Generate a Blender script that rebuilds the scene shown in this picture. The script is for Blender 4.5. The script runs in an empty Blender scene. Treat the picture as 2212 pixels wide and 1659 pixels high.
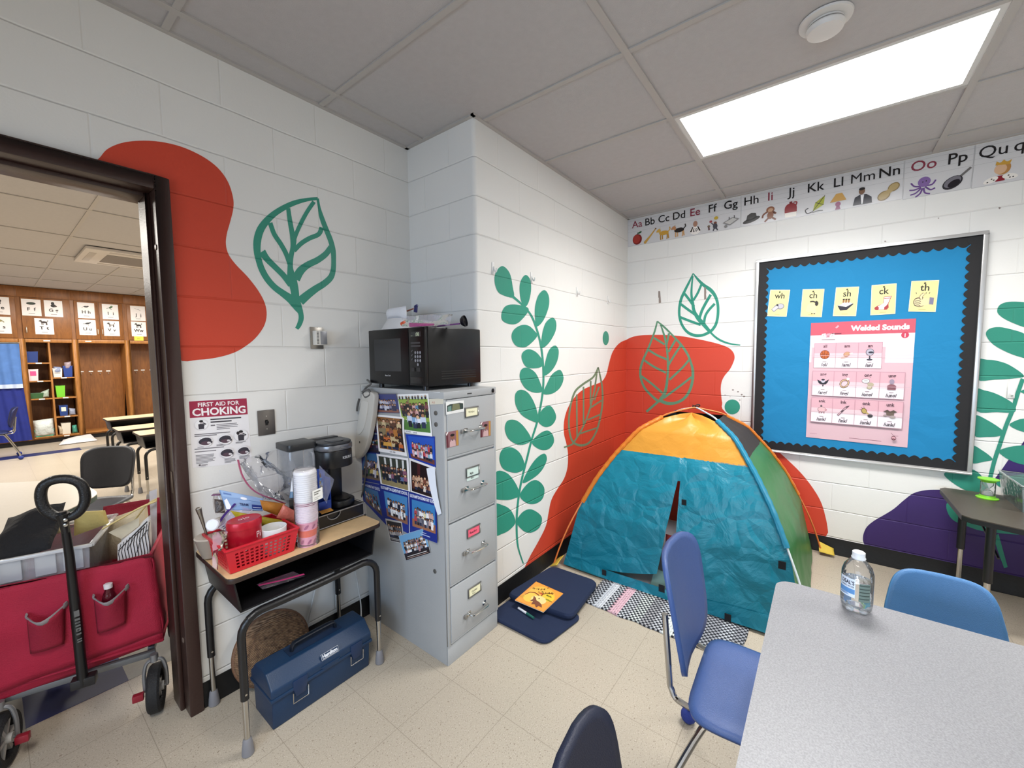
import bpy, bmesh, math, random
from mathutils import Vector as V3, Matrix, noise
from math import sin, cos, pi, radians, sqrt, atan2
SC = bpy.context.scene
COL = SC.collection
rnd = random.Random(7)
# ---------------------------------------------------------------- camera model (2212x1659 frame)
FPX, EYE = 880.0, 1.5
YAW, PIT, ROL = .91375, .0709, .0094
fw = V3((sin(YAW)*cos(PIT), cos(YAW)*cos(PIT), -sin(PIT)))
rt = fw.cross(V3((0, 0, 1))).normalized(); dn = fw.cross(rt)
cr, sr = cos(ROL), sin(ROL)
rt, dn = cr*rt+sr*dn, -sr*rt+cr*dn
CAM = V3((0, 0, EYE))
cd = bpy.data.cameras.new('camera'); cam = bpy.data.objects.new('camera', cd); COL.objects.link(cam)
cam.matrix_world = Matrix(((rt.x, -dn.x, -fw.x, 0), (rt.y, -dn.y, -fw.y, 0), (rt.z, -dn.z, -fw.z, EYE), (0, 0, 0, 1)))
cd.sensor_width = 36; cd.lens = 36*FPX/2212; cd.clip_start = .02; cd.clip_end = 60
SC.camera = cam
def ray(x, y): return rt*((x-1106)/FPX)+dn*((y-829.5)/FPX)+fw
def Z(x, y, z):
    r = ray(x, y); return CAM+r*((z-EYE)/r.z)
def X(x, y, v):
    r = ray(x, y); return CAM+r*(v/r.x)
def Y(x, y, v):
    r = ray(x, y); return CAM+r*(v/r.y)
def PL(x, y, p, n):
    r = ray(x, y); p = V3(p); n = V3(n); return CAM+r*((p-CAM).dot(n)/r.dot(n))
# measured shell of the room
CZ, YA, XJ, YC, XD = 2.757, 2.075, 1.664, 1.525, 3.785
# ---------------------------------------------------------------- materials
def lin(h):
    h = h.lstrip('#'); o = []
    for i in (0, 2, 4):
        c = int(h[i:i+2], 16)/255; o.append(c/12.92 if c <= .04045 else ((c+.055)/1.055)**2.4)
    return (*o, 1)
MC = {}
class NT:
    def __init__(s, name):
        s.m = bpy.data.materials.new(name); s.m.use_nodes = True; s.t = s.m.node_tree; s.b = s.t.nodes['Principled BSDF']
    def n(s, ty, **k):
        o = s.t.nodes.new(ty)
        for a, v in k.items():
            if a.startswith('i_'):
                o.inputs[a[2:].replace('_', ' ')].default_value = v
            else: setattr(o, a, v)
        return o
    def l(s, a, b): s.t.links.new(a, b)
    def math(s, op, a, b=None, c=None):
        o = s.t.nodes.new('ShaderNodeMath'); o.operation = op
        for i, q in enumerate((a, b, c)):
            if q is None: continue
            if isinstance(q, (int, float)): o.inputs[i].default_value = q
            else: s.l(q, o.inputs[i])
        return o.outputs[0]
    def noise(s, scale, detail=3, rough=.5, obj=False, vec=None):
        o = s.n('ShaderNodeTexNoise'); o.inputs['Scale'].default_value = scale; o.inputs['Detail'].default_value = detail; o.inputs['Roughness'].default_value = rough
        if vec is None:
            c = s.n('ShaderNodeTexCoord').outputs['Object'] if obj else s.n('ShaderNodeNewGeometry').outputs['Position']
        else: c = vec
        s.l(c, o.inputs['Vector']); return o
    def bump(s, h, dist, strength=1, norm=None):
        o = s.n('ShaderNodeBump'); o.inputs['Distance'].default_value = dist; o.inputs['Strength'].default_value = strength
        s.l(h, o.inputs['Height'])
        if norm is not None: s.l(norm, o.inputs['Normal'])
        return o.outputs['Normal']
def M(h, rough=.5, metal=0, var=0, vs=8, bump=0, bs=40, trans=0, alpha=1, spec=.5, coat=0, sheen=0):
    key = (h, rough, metal, var, vs, bump, bs, trans, alpha, spec, coat, sheen)
    if key in MC: return MC[key]
    t = NT('surface_'+h.lstrip('#')); b = t.b
    b.inputs['Base Color'].default_value = lin(h); b.inputs['Roughness'].default_value = rough; b.inputs['Metallic'].default_value = metal
    b.inputs['Transmission Weight'].default_value = trans; b.inputs['Alpha'].default_value = alpha
    b.inputs['Specular IOR Level'].default_value = spec; b.inputs['Coat Weight'].default_value = coat; b.inputs['Sheen Weight'].default_value = sheen
    if var:
        nz = t.noise(vs, 4); mx = t.n('ShaderNodeMix', data_type='RGBA'); mx.blend_type = 'MULTIPLY'; mx.inputs[0].default_value = 1
        mx.inputs[6].default_value = lin(h)
        rp = t.n('ShaderNodeMapRange'); rp.inputs[1].default_value = .3; rp.inputs[2].default_value = .7; rp.inputs[3].default_value = 1-var; rp.inputs[4].default_value = 1
        t.l(nz.outputs[0], rp.inputs[0]); t.l(rp.outputs[0], mx.inputs[7]); t.l(mx.outputs[2], b.inputs['Base Color'])
    if bump:
        t.l(t.bump(t.noise(bs, 3).outputs[0], bump), b.inputs['Normal'])
    MC[key] = t.m; return t.m
def film(h, a=.2, rough=.12):
    """thin clear plastic: mostly see-through with a glossy sheen"""
    key = ('film', h, a, rough)
    if key in MC: return MC[key]
    t = NT('film_'+h.lstrip('#')); b = t.b
    b.inputs['Base Color'].default_value = lin(h); b.inputs['Roughness'].default_value = rough; b.inputs['Alpha'].default_value = a
    b.inputs['Specular IOR Level'].default_value = 1.
    out = t.t.nodes['Material Output']
    tr = t.n('ShaderNodeBsdfTransparent'); tr.inputs[0].default_value = (1, 1, 1, 1)
    gl = t.n('ShaderNodeBsdfGlossy'); gl.inputs['Roughness'].default_value = rough; gl.inputs[0].default_value = (1, 1, 1, 1)
    nb = t.bump(t.noise(28, 2).outputs[0], .004); t.l(nb, gl.inputs['Normal'])
    b.inputs['Alpha'].default_value = 1
    m1 = t.n('ShaderNodeMixShader'); m1.inputs[0].default_value = a; t.l(tr.outputs[0], m1.inputs[1]); t.l(b.outputs[0], m1.inputs[2])
    m2 = t.n('ShaderNodeMixShader'); fr = t.n('ShaderNodeFresnel'); fr.inputs[0].default_value = 1.22; t.l(nb, fr.inputs['Normal'])
    t.l(fr.outputs[0], m2.inputs[0]); t.l(m1.outputs[0], m2.inputs[1]); t.l(gl.outputs[0], m2.inputs[2])
    t.l(m2.outputs[0], out.inputs[0]); MC[key] = t.m; return t.m
def emis(h, s):
    t = NT('lit_'+h.lstrip('#')); t.b.inputs['Base Color'].default_value = lin(h); t.b.inputs['Emission Color'].default_value = lin(h); t.b.inputs['Emission Strength'].default_value = s
    return t.m
def wallmat(h, ax, u0, rough=.42):
    """painted concrete block: course joints 0.2032 m apart, blocks 0.4064 m long, running bond"""
    key = ('wall', h, ax, u0)
    if key in MC: return MC[key]
    t = NT('painted_block_'+h.lstrip('#')); b = t.b
    pos = t.n('ShaderNodeNewGeometry').outputs['Position']; sx = t.n('ShaderNodeSeparateXYZ'); t.l(pos, sx.inputs[0])
    wob = t.noise(3.0, 2); wv = t.math('MULTIPLY', t.math('SUBTRACT', wob.outputs[0], .5), .012)
    z = t.math('DIVIDE', t.math('ADD', t.math('SUBTRACT', sx.outputs[2], .125), wv), .2032)
    row = t.math('FLOOR', z); fz = t.math('FRACT', z)
    dz = t.math('MULTIPLY', t.math('MINIMUM', fz, t.math('SUBTRACT', 1, fz)), .2032)
    par = t.math('MULTIPLY', t.math('MODULO', row, 2), .5)
    u = t.math('ADD', t.math('DIVIDE', t.math('SUBTRACT', sx.outputs[0 if ax == 'x' else 1], u0-40*.4064), .4064), par)
    fu = t.math('FRACT', u); du = t.math('MULTIPLY', t.math('MINIMUM', fu, t.math('SUBTRACT', 1, fu)), .4064)
    def ramp(d, w):
        r = t.n('ShaderNodeMapRange'); r.interpolation_type = 'SMOOTHSTEP'; r.inputs[1].default_value = 0; r.inputs[2].default_value = w
        t.l(d, r.inputs[0]); return r.outputs[0]
    hz = ramp(dz, .006); hu = t.math('ADD', t.math('MULTIPLY', ramp(du, .005), .45), .55)
    hgt = t.math('MINIMUM', hz, hu)
    fine = t.noise(120, 3); hf = t.math('ADD', hgt, t.math('MULTIPLY', fine.outputs[0], .10))
    big = t.noise(14, 2); hf = t.math('ADD', hf, t.math('MULTIPLY', big.outputs[0], .25))
    t.l(t.bump(hf, .0038, .8), b.inputs['Normal'])
    nz = t.noise(2.2, 4); rp = t.n('ShaderNodeMapRange'); rp.inputs[1].default_value = .3; rp.inputs[2].default_value = .7; rp.inputs[3].default_value = .965; rp.inputs[4].default_value = 1
    t.l(nz.outputs[0], rp.inputs[0]); mx = t.n('ShaderNodeMix', data_type='RGBA'); mx.blend_type = 'MULTIPLY'; mx.inputs[0].default_value = 1
    mx.inputs[6].default_value = lin(h); t.l(rp.outputs[0], mx.inputs[7]); t.l(mx.outputs[2], b.inputs['Base Color'])
    b.inputs['Roughness'].default_value = rough; b.inputs['Specular IOR Level'].default_value = .35
    MC[key] = t.m; return t.m
# ---------------------------------------------------------------- mesh building
MW = {}
def mw(o): return MW.get(o.name, Matrix())
def frame(o, v=V3((0, 0, 1))):
    o = V3(o).normalized(); a = V3((0, 0, 1)) if abs(o.z) < .95 else V3((1, 0, 0))
    x = a.cross(o).normalized(); return x, o.cross(x)
class MB:
    def __init__(s): s.v = []; s.f = []; s.mi = []
    def add(s, vs, fs, mi=0):
        o = len(s.v); s.v += [V3(v) for v in vs]; s.f += [tuple(i+o for i in f) for f in fs]; s.mi += [mi]*len(fs); return s
    def box(s, x0, x1, y0, y1, z0, z1, mi=0):
        return s.add([(x, y, z) for z in (z0, z1) for y in (y0, y1) for x in (x0, x1)], [(0, 2, 3, 1), (4, 5, 7, 6), (0, 1, 5, 4), (2, 6, 7, 3), (0, 4, 6, 2), (1, 3, 7, 5)], mi)
    def obox(s, c, ux, uy, uz, mi=0):
        c, ux, uy, uz = V3(c), V3(ux), V3(uy), V3(uz)
        fs = [(0, 2, 3, 1), (4, 5, 7, 6), (0, 1, 5, 4), (2, 6, 7, 3), (0, 4, 6, 2), (1, 3, 7, 5)]
        if ux.cross(uy).dot(uz) < 0: fs = [f[::-1] for f in fs]
        return s.add([c+ux*x+uy*y+uz*z for z in (-1, 1) for y in (-1, 1) for x in (-1, 1)], fs, mi)
    def tube(s, pts, r, seg=10, mi=0, closed=False, cap=True, sq=None):
        pts = [V3(p) for p in pts]; n = len(pts); rs = r if isinstance(r, (list, tuple)) else [r]*n
        rings = []; px = None
        for i, p in enumerate(pts):
            a = pts[(i-1) % n] if (closed or i) else p; b = pts[(i+1) % n] if (closed or i < n-1) else p
            d = (b-a).normalized()
            if px is None: ux, uy = frame(d)
            else:
                ux = (px-d*px.dot(d)).normalized(); uy = d.cross(ux)
            px = ux; rings.append([p+(ux*cos(2*pi*k/seg)+uy*sin(2*pi*k/seg)*(sq or 1))*rs[i] for k in range(seg)])
        o = len(s.v)
        for q in rings: s.v += q
        m = n if closed else n-1
        for i in range(m):
            j = (i+1) % n
            for k in range(seg):
                l = (k+1) % seg; s.f.append((o+i*seg+k, o+i*seg+l, o+j*seg+l, o+j*seg+k)); s.mi.append(mi)
        if cap and not closed:
            s.f.append(tuple(o+k for k in reversed(range(seg)))); s.f.append(tuple(o+(n-1)*seg+k for k in range(seg))); s.mi += [mi, mi]
        return s
    def lathe(s, prof, c=(0, 0, 0), seg=24, mi=0, ax=None, sx=1, sy=1):
        c = V3(c); az = V3(ax).normalized() if ax else V3((0, 0, 1)); ux, uy = frame(az) if ax else (V3((1, 0, 0)), V3((0, 1, 0)))
        o = len(s.v); n = len(prof)
        for r, z in prof:
            for k in range(seg): s.v.append(c+az*z+ux*(r*cos(2*pi*k/seg)*sx)+uy*(r*sin(2*pi*k/seg)*sy))
        for i in range(n-1):
            for k in range(seg):
                l = (k+1) % seg; s.f.append((o+i*seg+k, o+i*seg+l, o+(i+1)*seg+l, o+(i+1)*seg+k)); s.mi.append(mi)
        if prof[0][0] > 1e-5: s.f.append(tuple(o+k for k in reversed(range(seg)))); s.mi.append(mi)
        if prof[-1][0] > 1e-5: s.f.append(tuple(o+(n-1)*seg+k for k in range(seg))); s.mi.append(mi)
        return s
    def ball(s, c, r, mi=0, seg=14, rings=9, sx=1, sy=1, sz=1):
        return s.lathe([(r*sin(pi*i/rings)+1e-6*(i in (0, rings)), -r*sz*cos(pi*i/rings)) for i in range(rings+1)], c, seg, mi, None, sx, sy)
    def grid(s, fn, nu, nv, mi=0, wrap=False):
        o = len(s.v); m = nu if wrap else nu+1
        for j in range(nv+1):
            for i in range(m): s.v.append(V3(fn(i/nu, j/nv)))
        for j in range(nv):
            for i in range(nu):
                a = o+j*m+i; b = o+j*m+(i+1) % m; s.f.append((a, b, b+m, a+m)); s.mi.append(mi)
        return s
    def prism(s, pts, d, mi=0):
        """closed outline of 3-D points extruded by vector d"""
        pts = [V3(p) for p in pts]; d = V3(d); n = len(pts); o = len(s.v)
        nr = V3()
        for i in range(n): nr += pts[i].cross(pts[(i+1) % n])
        if nr.dot(d) > 0: pts = pts[::-1]
        s.v += pts+[p+d for p in pts]
        s.f.append(tuple(range(o, o+n))); s.f.append(tuple(o+n+i for i in reversed(range(n)))); s.mi += [mi, mi]
        for i in range(n):
            j = (i+1) % n; s.f.append((o+i, o+n+i, o+n+j, o+j)); s.mi.append(mi)
        return s
    def build(s, name, mats, parent=None, world=True, bevel=0, bseg=2, smooth=True, ang=40, label=None, kind=None, solid=0, sub=0):
        me = bpy.data.meshes.new(name)
        inv = mw(parent).inverted() if (parent and world) else Matrix()
        me.from_pydata([inv@v for v in s.v], [], s.f)
        if not isinstance(mats, (list, tuple)): mats = [mats]
        for m in mats: me.materials.append(m)
        me.polygons.foreach_set('material_index', s.mi)
        bm = bmesh.new(); bm.from_mesh(me)
        bmesh.ops.remove_doubles(bm, verts=bm.verts, dist=1e-6)
        if bevel:
            es = [e for e in bm.edges if len(e.link_faces) == 2 and e.calc_face_angle(0) > radians(ang)]
            bmesh.ops.bevel(bm, geom=es, offset=bevel, segments=bseg, affect='EDGES', clamp_overlap=True, profile=.5)
        bm.to_mesh(me); bm.free()
        if smooth:
            me.polygons.foreach_set('use_smooth', [True]*len(me.polygons)); me.set_sharp_from_angle(angle=radians(32))
        o = bpy.data.objects.new(name, me); COL.objects.link(o)
        if parent:
            o.parent = parent; MW[o.name] = mw(parent).copy()
        else: MW[o.name] = Matrix()
        if label: o['label'] = label
        if kind: o['kind'] = kind
        if sub:
            q = o.modifiers.new('sub', 'SUBSURF'); q.levels = q.render_levels = sub
        if solid:
            q = o.modifiers.new('thick', 'SOLIDIFY'); q.thickness = solid; q.offset = 0
        return o
    def thing(s, name, label, cat, mats, group=None, **k):
        """one mesh = one thing, its origin at the base of the mesh"""
        n = len(s.v); c = V3((sum(v.x for v in s.v)/n, sum(v.y for v in s.v)/n, min(v.z for v in s.v)))
        s.v = [v-c for v in s.v]; o = s.build(name, mats, **k); o.location = c; MW[o.name] = Matrix.Translation(c)
        o['label'] = label; o['category'] = cat
        if group: o['group'] = group
        return o
def thing(name, label, cat, loc=(0, 0, 0), rz=0, group=None):
    o = bpy.data.objects.new(name, None); COL.objects.link(o); o.empty_display_size = .05
    o.location = loc; o.rotation_euler = (0, 0, rz); MW[o.name] = Matrix.Translation(V3(loc))@Matrix.Rotation(rz, 4, 'Z')
    o['label'] = label; o['category'] = cat
    if group: o['group'] = group
    return o
KIDS = {}
def dup(root, loc, rz, label):
    def cp(o, par):
        c = o.copy(); COL.objects.link(c)
        if par: c.parent = par
        for ch in [q for q in bpy.data.objects if q.parent == o]: cp(ch, c)
        return c
    r = cp(root, None); r.location = loc; r.rotation_euler = (0, 0, rz); r['label'] = label; return r
def struct(mb, name, mats, **k):
    o = mb.build(name, mats, **k); o['kind'] = 'structure'; return o
def cat(pts, per=6, closed=True):
    """Catmull-Rom through the points"""
    P = [V3(p) if len(p) == 3 else V3((p[0], p[1], 0)) for p in pts]; n = len(P); out = []
    for i in range(n if closed else n-1):
        g = (lambda k: P[k % n]) if closed else (lambda k: P[max(0, min(n-1, k))])
        a, b, c, d = g(i-1), g(i), g(i+1), g(i+2)
        for k in range(per):
            t = k/per; out.append(.5*((2*b)+(c-a)*t+(2*a-5*b+4*c-d)*t*t+(3*b-a-3*c+d)*t**3))
    if not closed: out.append(P[-1])
    return out
# ---------------------------------------------------------------- lettering and flat artwork
TC = {}
def glyphs(s, bold=0):
    k = (s, bold)
    if k not in TC:
        c = bpy.data.curves.new('t', 'FONT'); c.body = s; c.size = 1; c.resolution_u = 3; c.offset = bold
        o = bpy.data.objects.new('t', c); COL.objects.link(o); dg = bpy.context.evaluated_depsgraph_get(); dg.update()
        me = bpy.data.meshes.new_from_object(o.evaluated_get(dg))
        TC[k] = ([(v.co.x, v.co.y) for v in me.vertices], [tuple(p.vertices) for p in me.polygons])
        bpy.data.objects.remove(o); bpy.data.meshes.remove(me); bpy.data.curves.remove(c)
    return TC[k]
class Art:
    """a printed sheet: a thin slab between four corners with printed shapes in its own w x h units"""
    def __init__(s, q, w, h, out, base='f2f0ec', thick=.0006, lay=.00012, curl=None):
        s.q = [V3(p) for p in q]; s.w, s.h = w, h; s.n = V3(out).normalized(); s.mb = MB(); s.c = []; s.k = 0; s.lay = lay; s.curl = curl
        s.th = thick; s.base = base
        if thick:
            i = s.ci(base); nu, nv = (10, 10) if curl else (1, 1)
            s.mb.grid(lambda u, v: s.p(u*w, v*h, 0), nu, nv, i)
            s.mb.grid(lambda u, v: s.p((1-u)*w, v*h, 0)-s.n*thick, nu, nv, i)
            for (a, b) in (((0, 0), (w, 0)), ((w, 0), (w, h)), ((w, h), (0, h)), ((0, h), (0, 0))):
                s.mb.grid(lambda u, v, a=a, b=b: s.p(a[0]+(b[0]-a[0])*u, a[1]+(b[1]-a[1])*u, 0)-s.n*thick*(1-v), nu, 1, i)
    def ci(s, c):
        if c not in s.c: s.c.append(c)
        return s.c.index(c)
    def p(s, u, v, k=None):
        k = s.k if k is None else k
        a, b = u/s.w, 1-v/s.h; tl, tr, br, bl = s.q
        r = (tl*(1-a)+tr*a)*(1-b)+(bl*(1-a)+br*a)*b
        if s.curl: r = r+s.n*s.curl(a, b)
        return r+s.n*(k*s.lay)
    def poly(s, pts, c, k=True):
        if k: s.k += 1
        vs = [s.p(u, v) for u, v in pts]
        nr = V3()
        for i in range(len(vs)): nr += (vs[i]-vs[0]).cross(vs[(i+1) % len(vs)]-vs[0])
        if nr.dot(s.n) < 0: vs = vs[::-1]
        s.mb.add(vs, [tuple(range(len(vs)))], s.ci(c))
    def rect(s, u0, v0, u1, v1, c, k=True):
        if s.curl:
            if k: s.k += 1
            s.mb.grid(lambda a, b: s.p(u0+(u1-u0)*a, v0+(v1-v0)*b), 8, 8, s.ci(c)); return
        s.poly([(u0, v0), (u1, v0), (u1, v1), (u0, v1)], c, k)
    def disc(s, x, y, rx, ry, c, n=16, k=True, rot=0):
        cr, sr = cos(rot), sin(rot)
        s.poly([(x+rx*cos(2*pi*i/n)*cr-ry*sin(2*pi*i/n)*sr, y+rx*cos(2*pi*i/n)*sr+ry*sin(2*pi*i/n)*cr) for i in range(n)], c, k)
    def stroke(s, pts, w, c, closed=False, k=True):
        if k: s.k += 1
        n = len(pts); ws = w if isinstance(w, (list, tuple)) else [w]*n; L = []; R = []
        for i in range(n):
            a = pts[(i-1) % n] if (closed or i) else pts[i]; b = pts[(i+1) % n] if (closed or i < n-1) else pts[i]
            dx, dy = b[0]-a[0], b[1]-a[1]; d = sqrt(dx*dx+dy*dy) or 1; nx, ny = -dy/d*ws[i]/2, dx/d*ws[i]/2
            L.append((pts[i][0]+nx, pts[i][1]+ny)); R.append((pts[i][0]-nx, pts[i][1]-ny))
        vs = [s.p(*q) for q in L]+[s.p(*q) for q in R]
        fs = [(i, n+i, n+(i+1) % n, (i+1) % n) for i in range(n if closed else n-1)]
        e = (vs[n+1]-vs[0]).cross(vs[1]-vs[0]) if n > 1 else s.n
        if (vs[n]-vs[0]).cross(vs[n+1]-vs[0]).dot(s.n) < 0: fs = [f[::-1] for f in fs]
        s.mb.add(vs, fs, s.ci(c))
    def text(s, t, x, y, size, c, al='C', bold=0, sx=1, rot=0):
        vs, fs = glyphs(t, bold); s.k += 1
        if not vs: return
        lo, hi = min(v[0] for v in vs), max(v[0] for v in vs)
        o = {'L': lo, 'C': (lo+hi)/2, 'R': hi}[al]; cr, sr = cos(rot), sin(rot)
        P = [((a-o)*size*sx, b*size) for a, b in vs]
        w = [s.p(x+a*cr-b*sr, y+a*sr+b*cr) for a, b in P]
        f0 = fs[0]; nr = (w[f0[1]]-w[f0[0]]).cross(w[f0[2]]-w[f0[0]])
        if nr.dot(s.n) < 0: fs = [f[::-1] for f in fs]
        s.mb.add(w, fs, s.ci(c))
    def textw(s, t, x, y, width, c, al='C', bold=0, size=None):
        vs, fs = glyphs(t, bold); w = max(v[0] for v in vs)-min(v[0] for v in vs)
        if size: s.text(t, x, y, size, c, al, bold, sx=width/(w*size))
        else: s.text(t, x, y, width/w, c, al, bold)
    def lines(s, x0, x1, y, n, dy, t, c, seed=1):
        r = random.Random(seed); s.k += 1
        for i in range(n): s.rect(x0, y-i*dy-t, x0+(x1-x0)*(1 if i < n-1 else .6)*(.85+.15*r.random()), y-i*dy, c, False)
    def people(s, x0, x1, y0, y1, rows, n, seed, cols=None):
        r = random.Random(seed); cols = cols or ['c9c6d8', '2a2b45', 'd9a7ad', '8c3b3f', '7fa3c4', 'e8e4e2', '3b5a3e', '6a5a75', '1d1d22', 'c8b06a']
        skin = ['c99a78', '8a5b40', 'e0b492', '6a4330', 'a8775a']; hair = ['1c1512', '2b1c15', '4a3020', '15110f']
        h = (y1-y0)/(rows*.62+.5)
        for j in reversed(range(rows)):
            s.k += 1
            for i in range(n):
                w = (x1-x0)/n; x = x0+w*(i+.5+r.uniform(-.15, .15)); y = y0+j*h*.62+r.uniform(-.05, .05)*h; hh = h*r.uniform(.85, 1.05); hw = min(w*.55, hh*.22); c = r.choice(cols)
                s.rect(x-hw*.8, y, x+hw*.8, y+hh*.4, r.choice(['20222e', '2c3450', c]), False)
                s.k += .5; s.poly([(x-hw*1.1, y+hh*.3), (x+hw*1.1, y+hh*.3), (x+hw, y+hh*.72), (x-hw, y+hh*.72)], c, False)
                hr = hw*.72; s.disc(x, y+hh*.86, hr*1.15, hr*1.25, r.choice(hair), 8, False); s.k += .3; s.disc(x, y+hh*.82, hr*.85, hr*.95, r.choice(skin), 8, False); s.k -= .8
            s.k += 1
    def mats(s, rough=.55, spec=.4): return [M(c, rough, spec=spec) for c in s.c]
    def thing(s, name, label, ct, group=None, rough=.5, spec=.4): return s.mb.thing(name, label, ct, s.mats(rough, spec), group, smooth=False)
    def part(s, name, parent, label=None, rough=.5, spec=.4): return s.mb.build(name, s.mats(rough, spec), parent, smooth=False, label=label)
ICON = {}
def icon(a, nm, cx, cy, s):
    """small printed pictures, drawn from a list of shapes in a -1..1 box"""
    for q in ICON[nm]:
        if q[0] == 'e':
            a.disc(cx+q[2]*s, cy+q[3]*s, q[4]*s, q[5]*s, q[1], 18, True, q[6] if len(q) > 6 else 0)
        elif q[0] == 'p': a.poly([(cx+x*s, cy+y*s) for x, y in q[2]], q[1])
        elif q[0] == 's': a.stroke([(cx+p.x*s, cy+p.y*s) for p in cat(q[3], 4, False)], q[2]*s, q[1])
K = '2a2422'
def beast(body, leg, head, tail=1, spot=None):
    L = [('s', leg, .16, [(-.45, .05), (-.5, -.4), (-.45, -.85)]), ('s', leg, .16, [(-.25, 0), (-.2, -.8)]), ('s', leg, .16, [(.4, 0), (.5, -.4), (.42, -.85)]), ('s', leg, .16, [(.55, .1), (.68, -.8)]),
         ('e', body, 0, .08, .68, .32), ('s', body, .14, [(.6, .2), (.85, .45), (.8, .8)]) if tail else ('e', body, .5, .1, .3, .3),
         ('s', head, .3, [(-.5, .2), (-.7, .45)]), ('e', head, -.72, .5, .28, .24), ('e', head, -.95, .4, .16, .12), ('p', head, [(-.7, .65), (-.55, .65), (-.5, .95)])]
    if spot: L.append(('e', spot, .1, .2, .45, .2))
    return L
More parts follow.
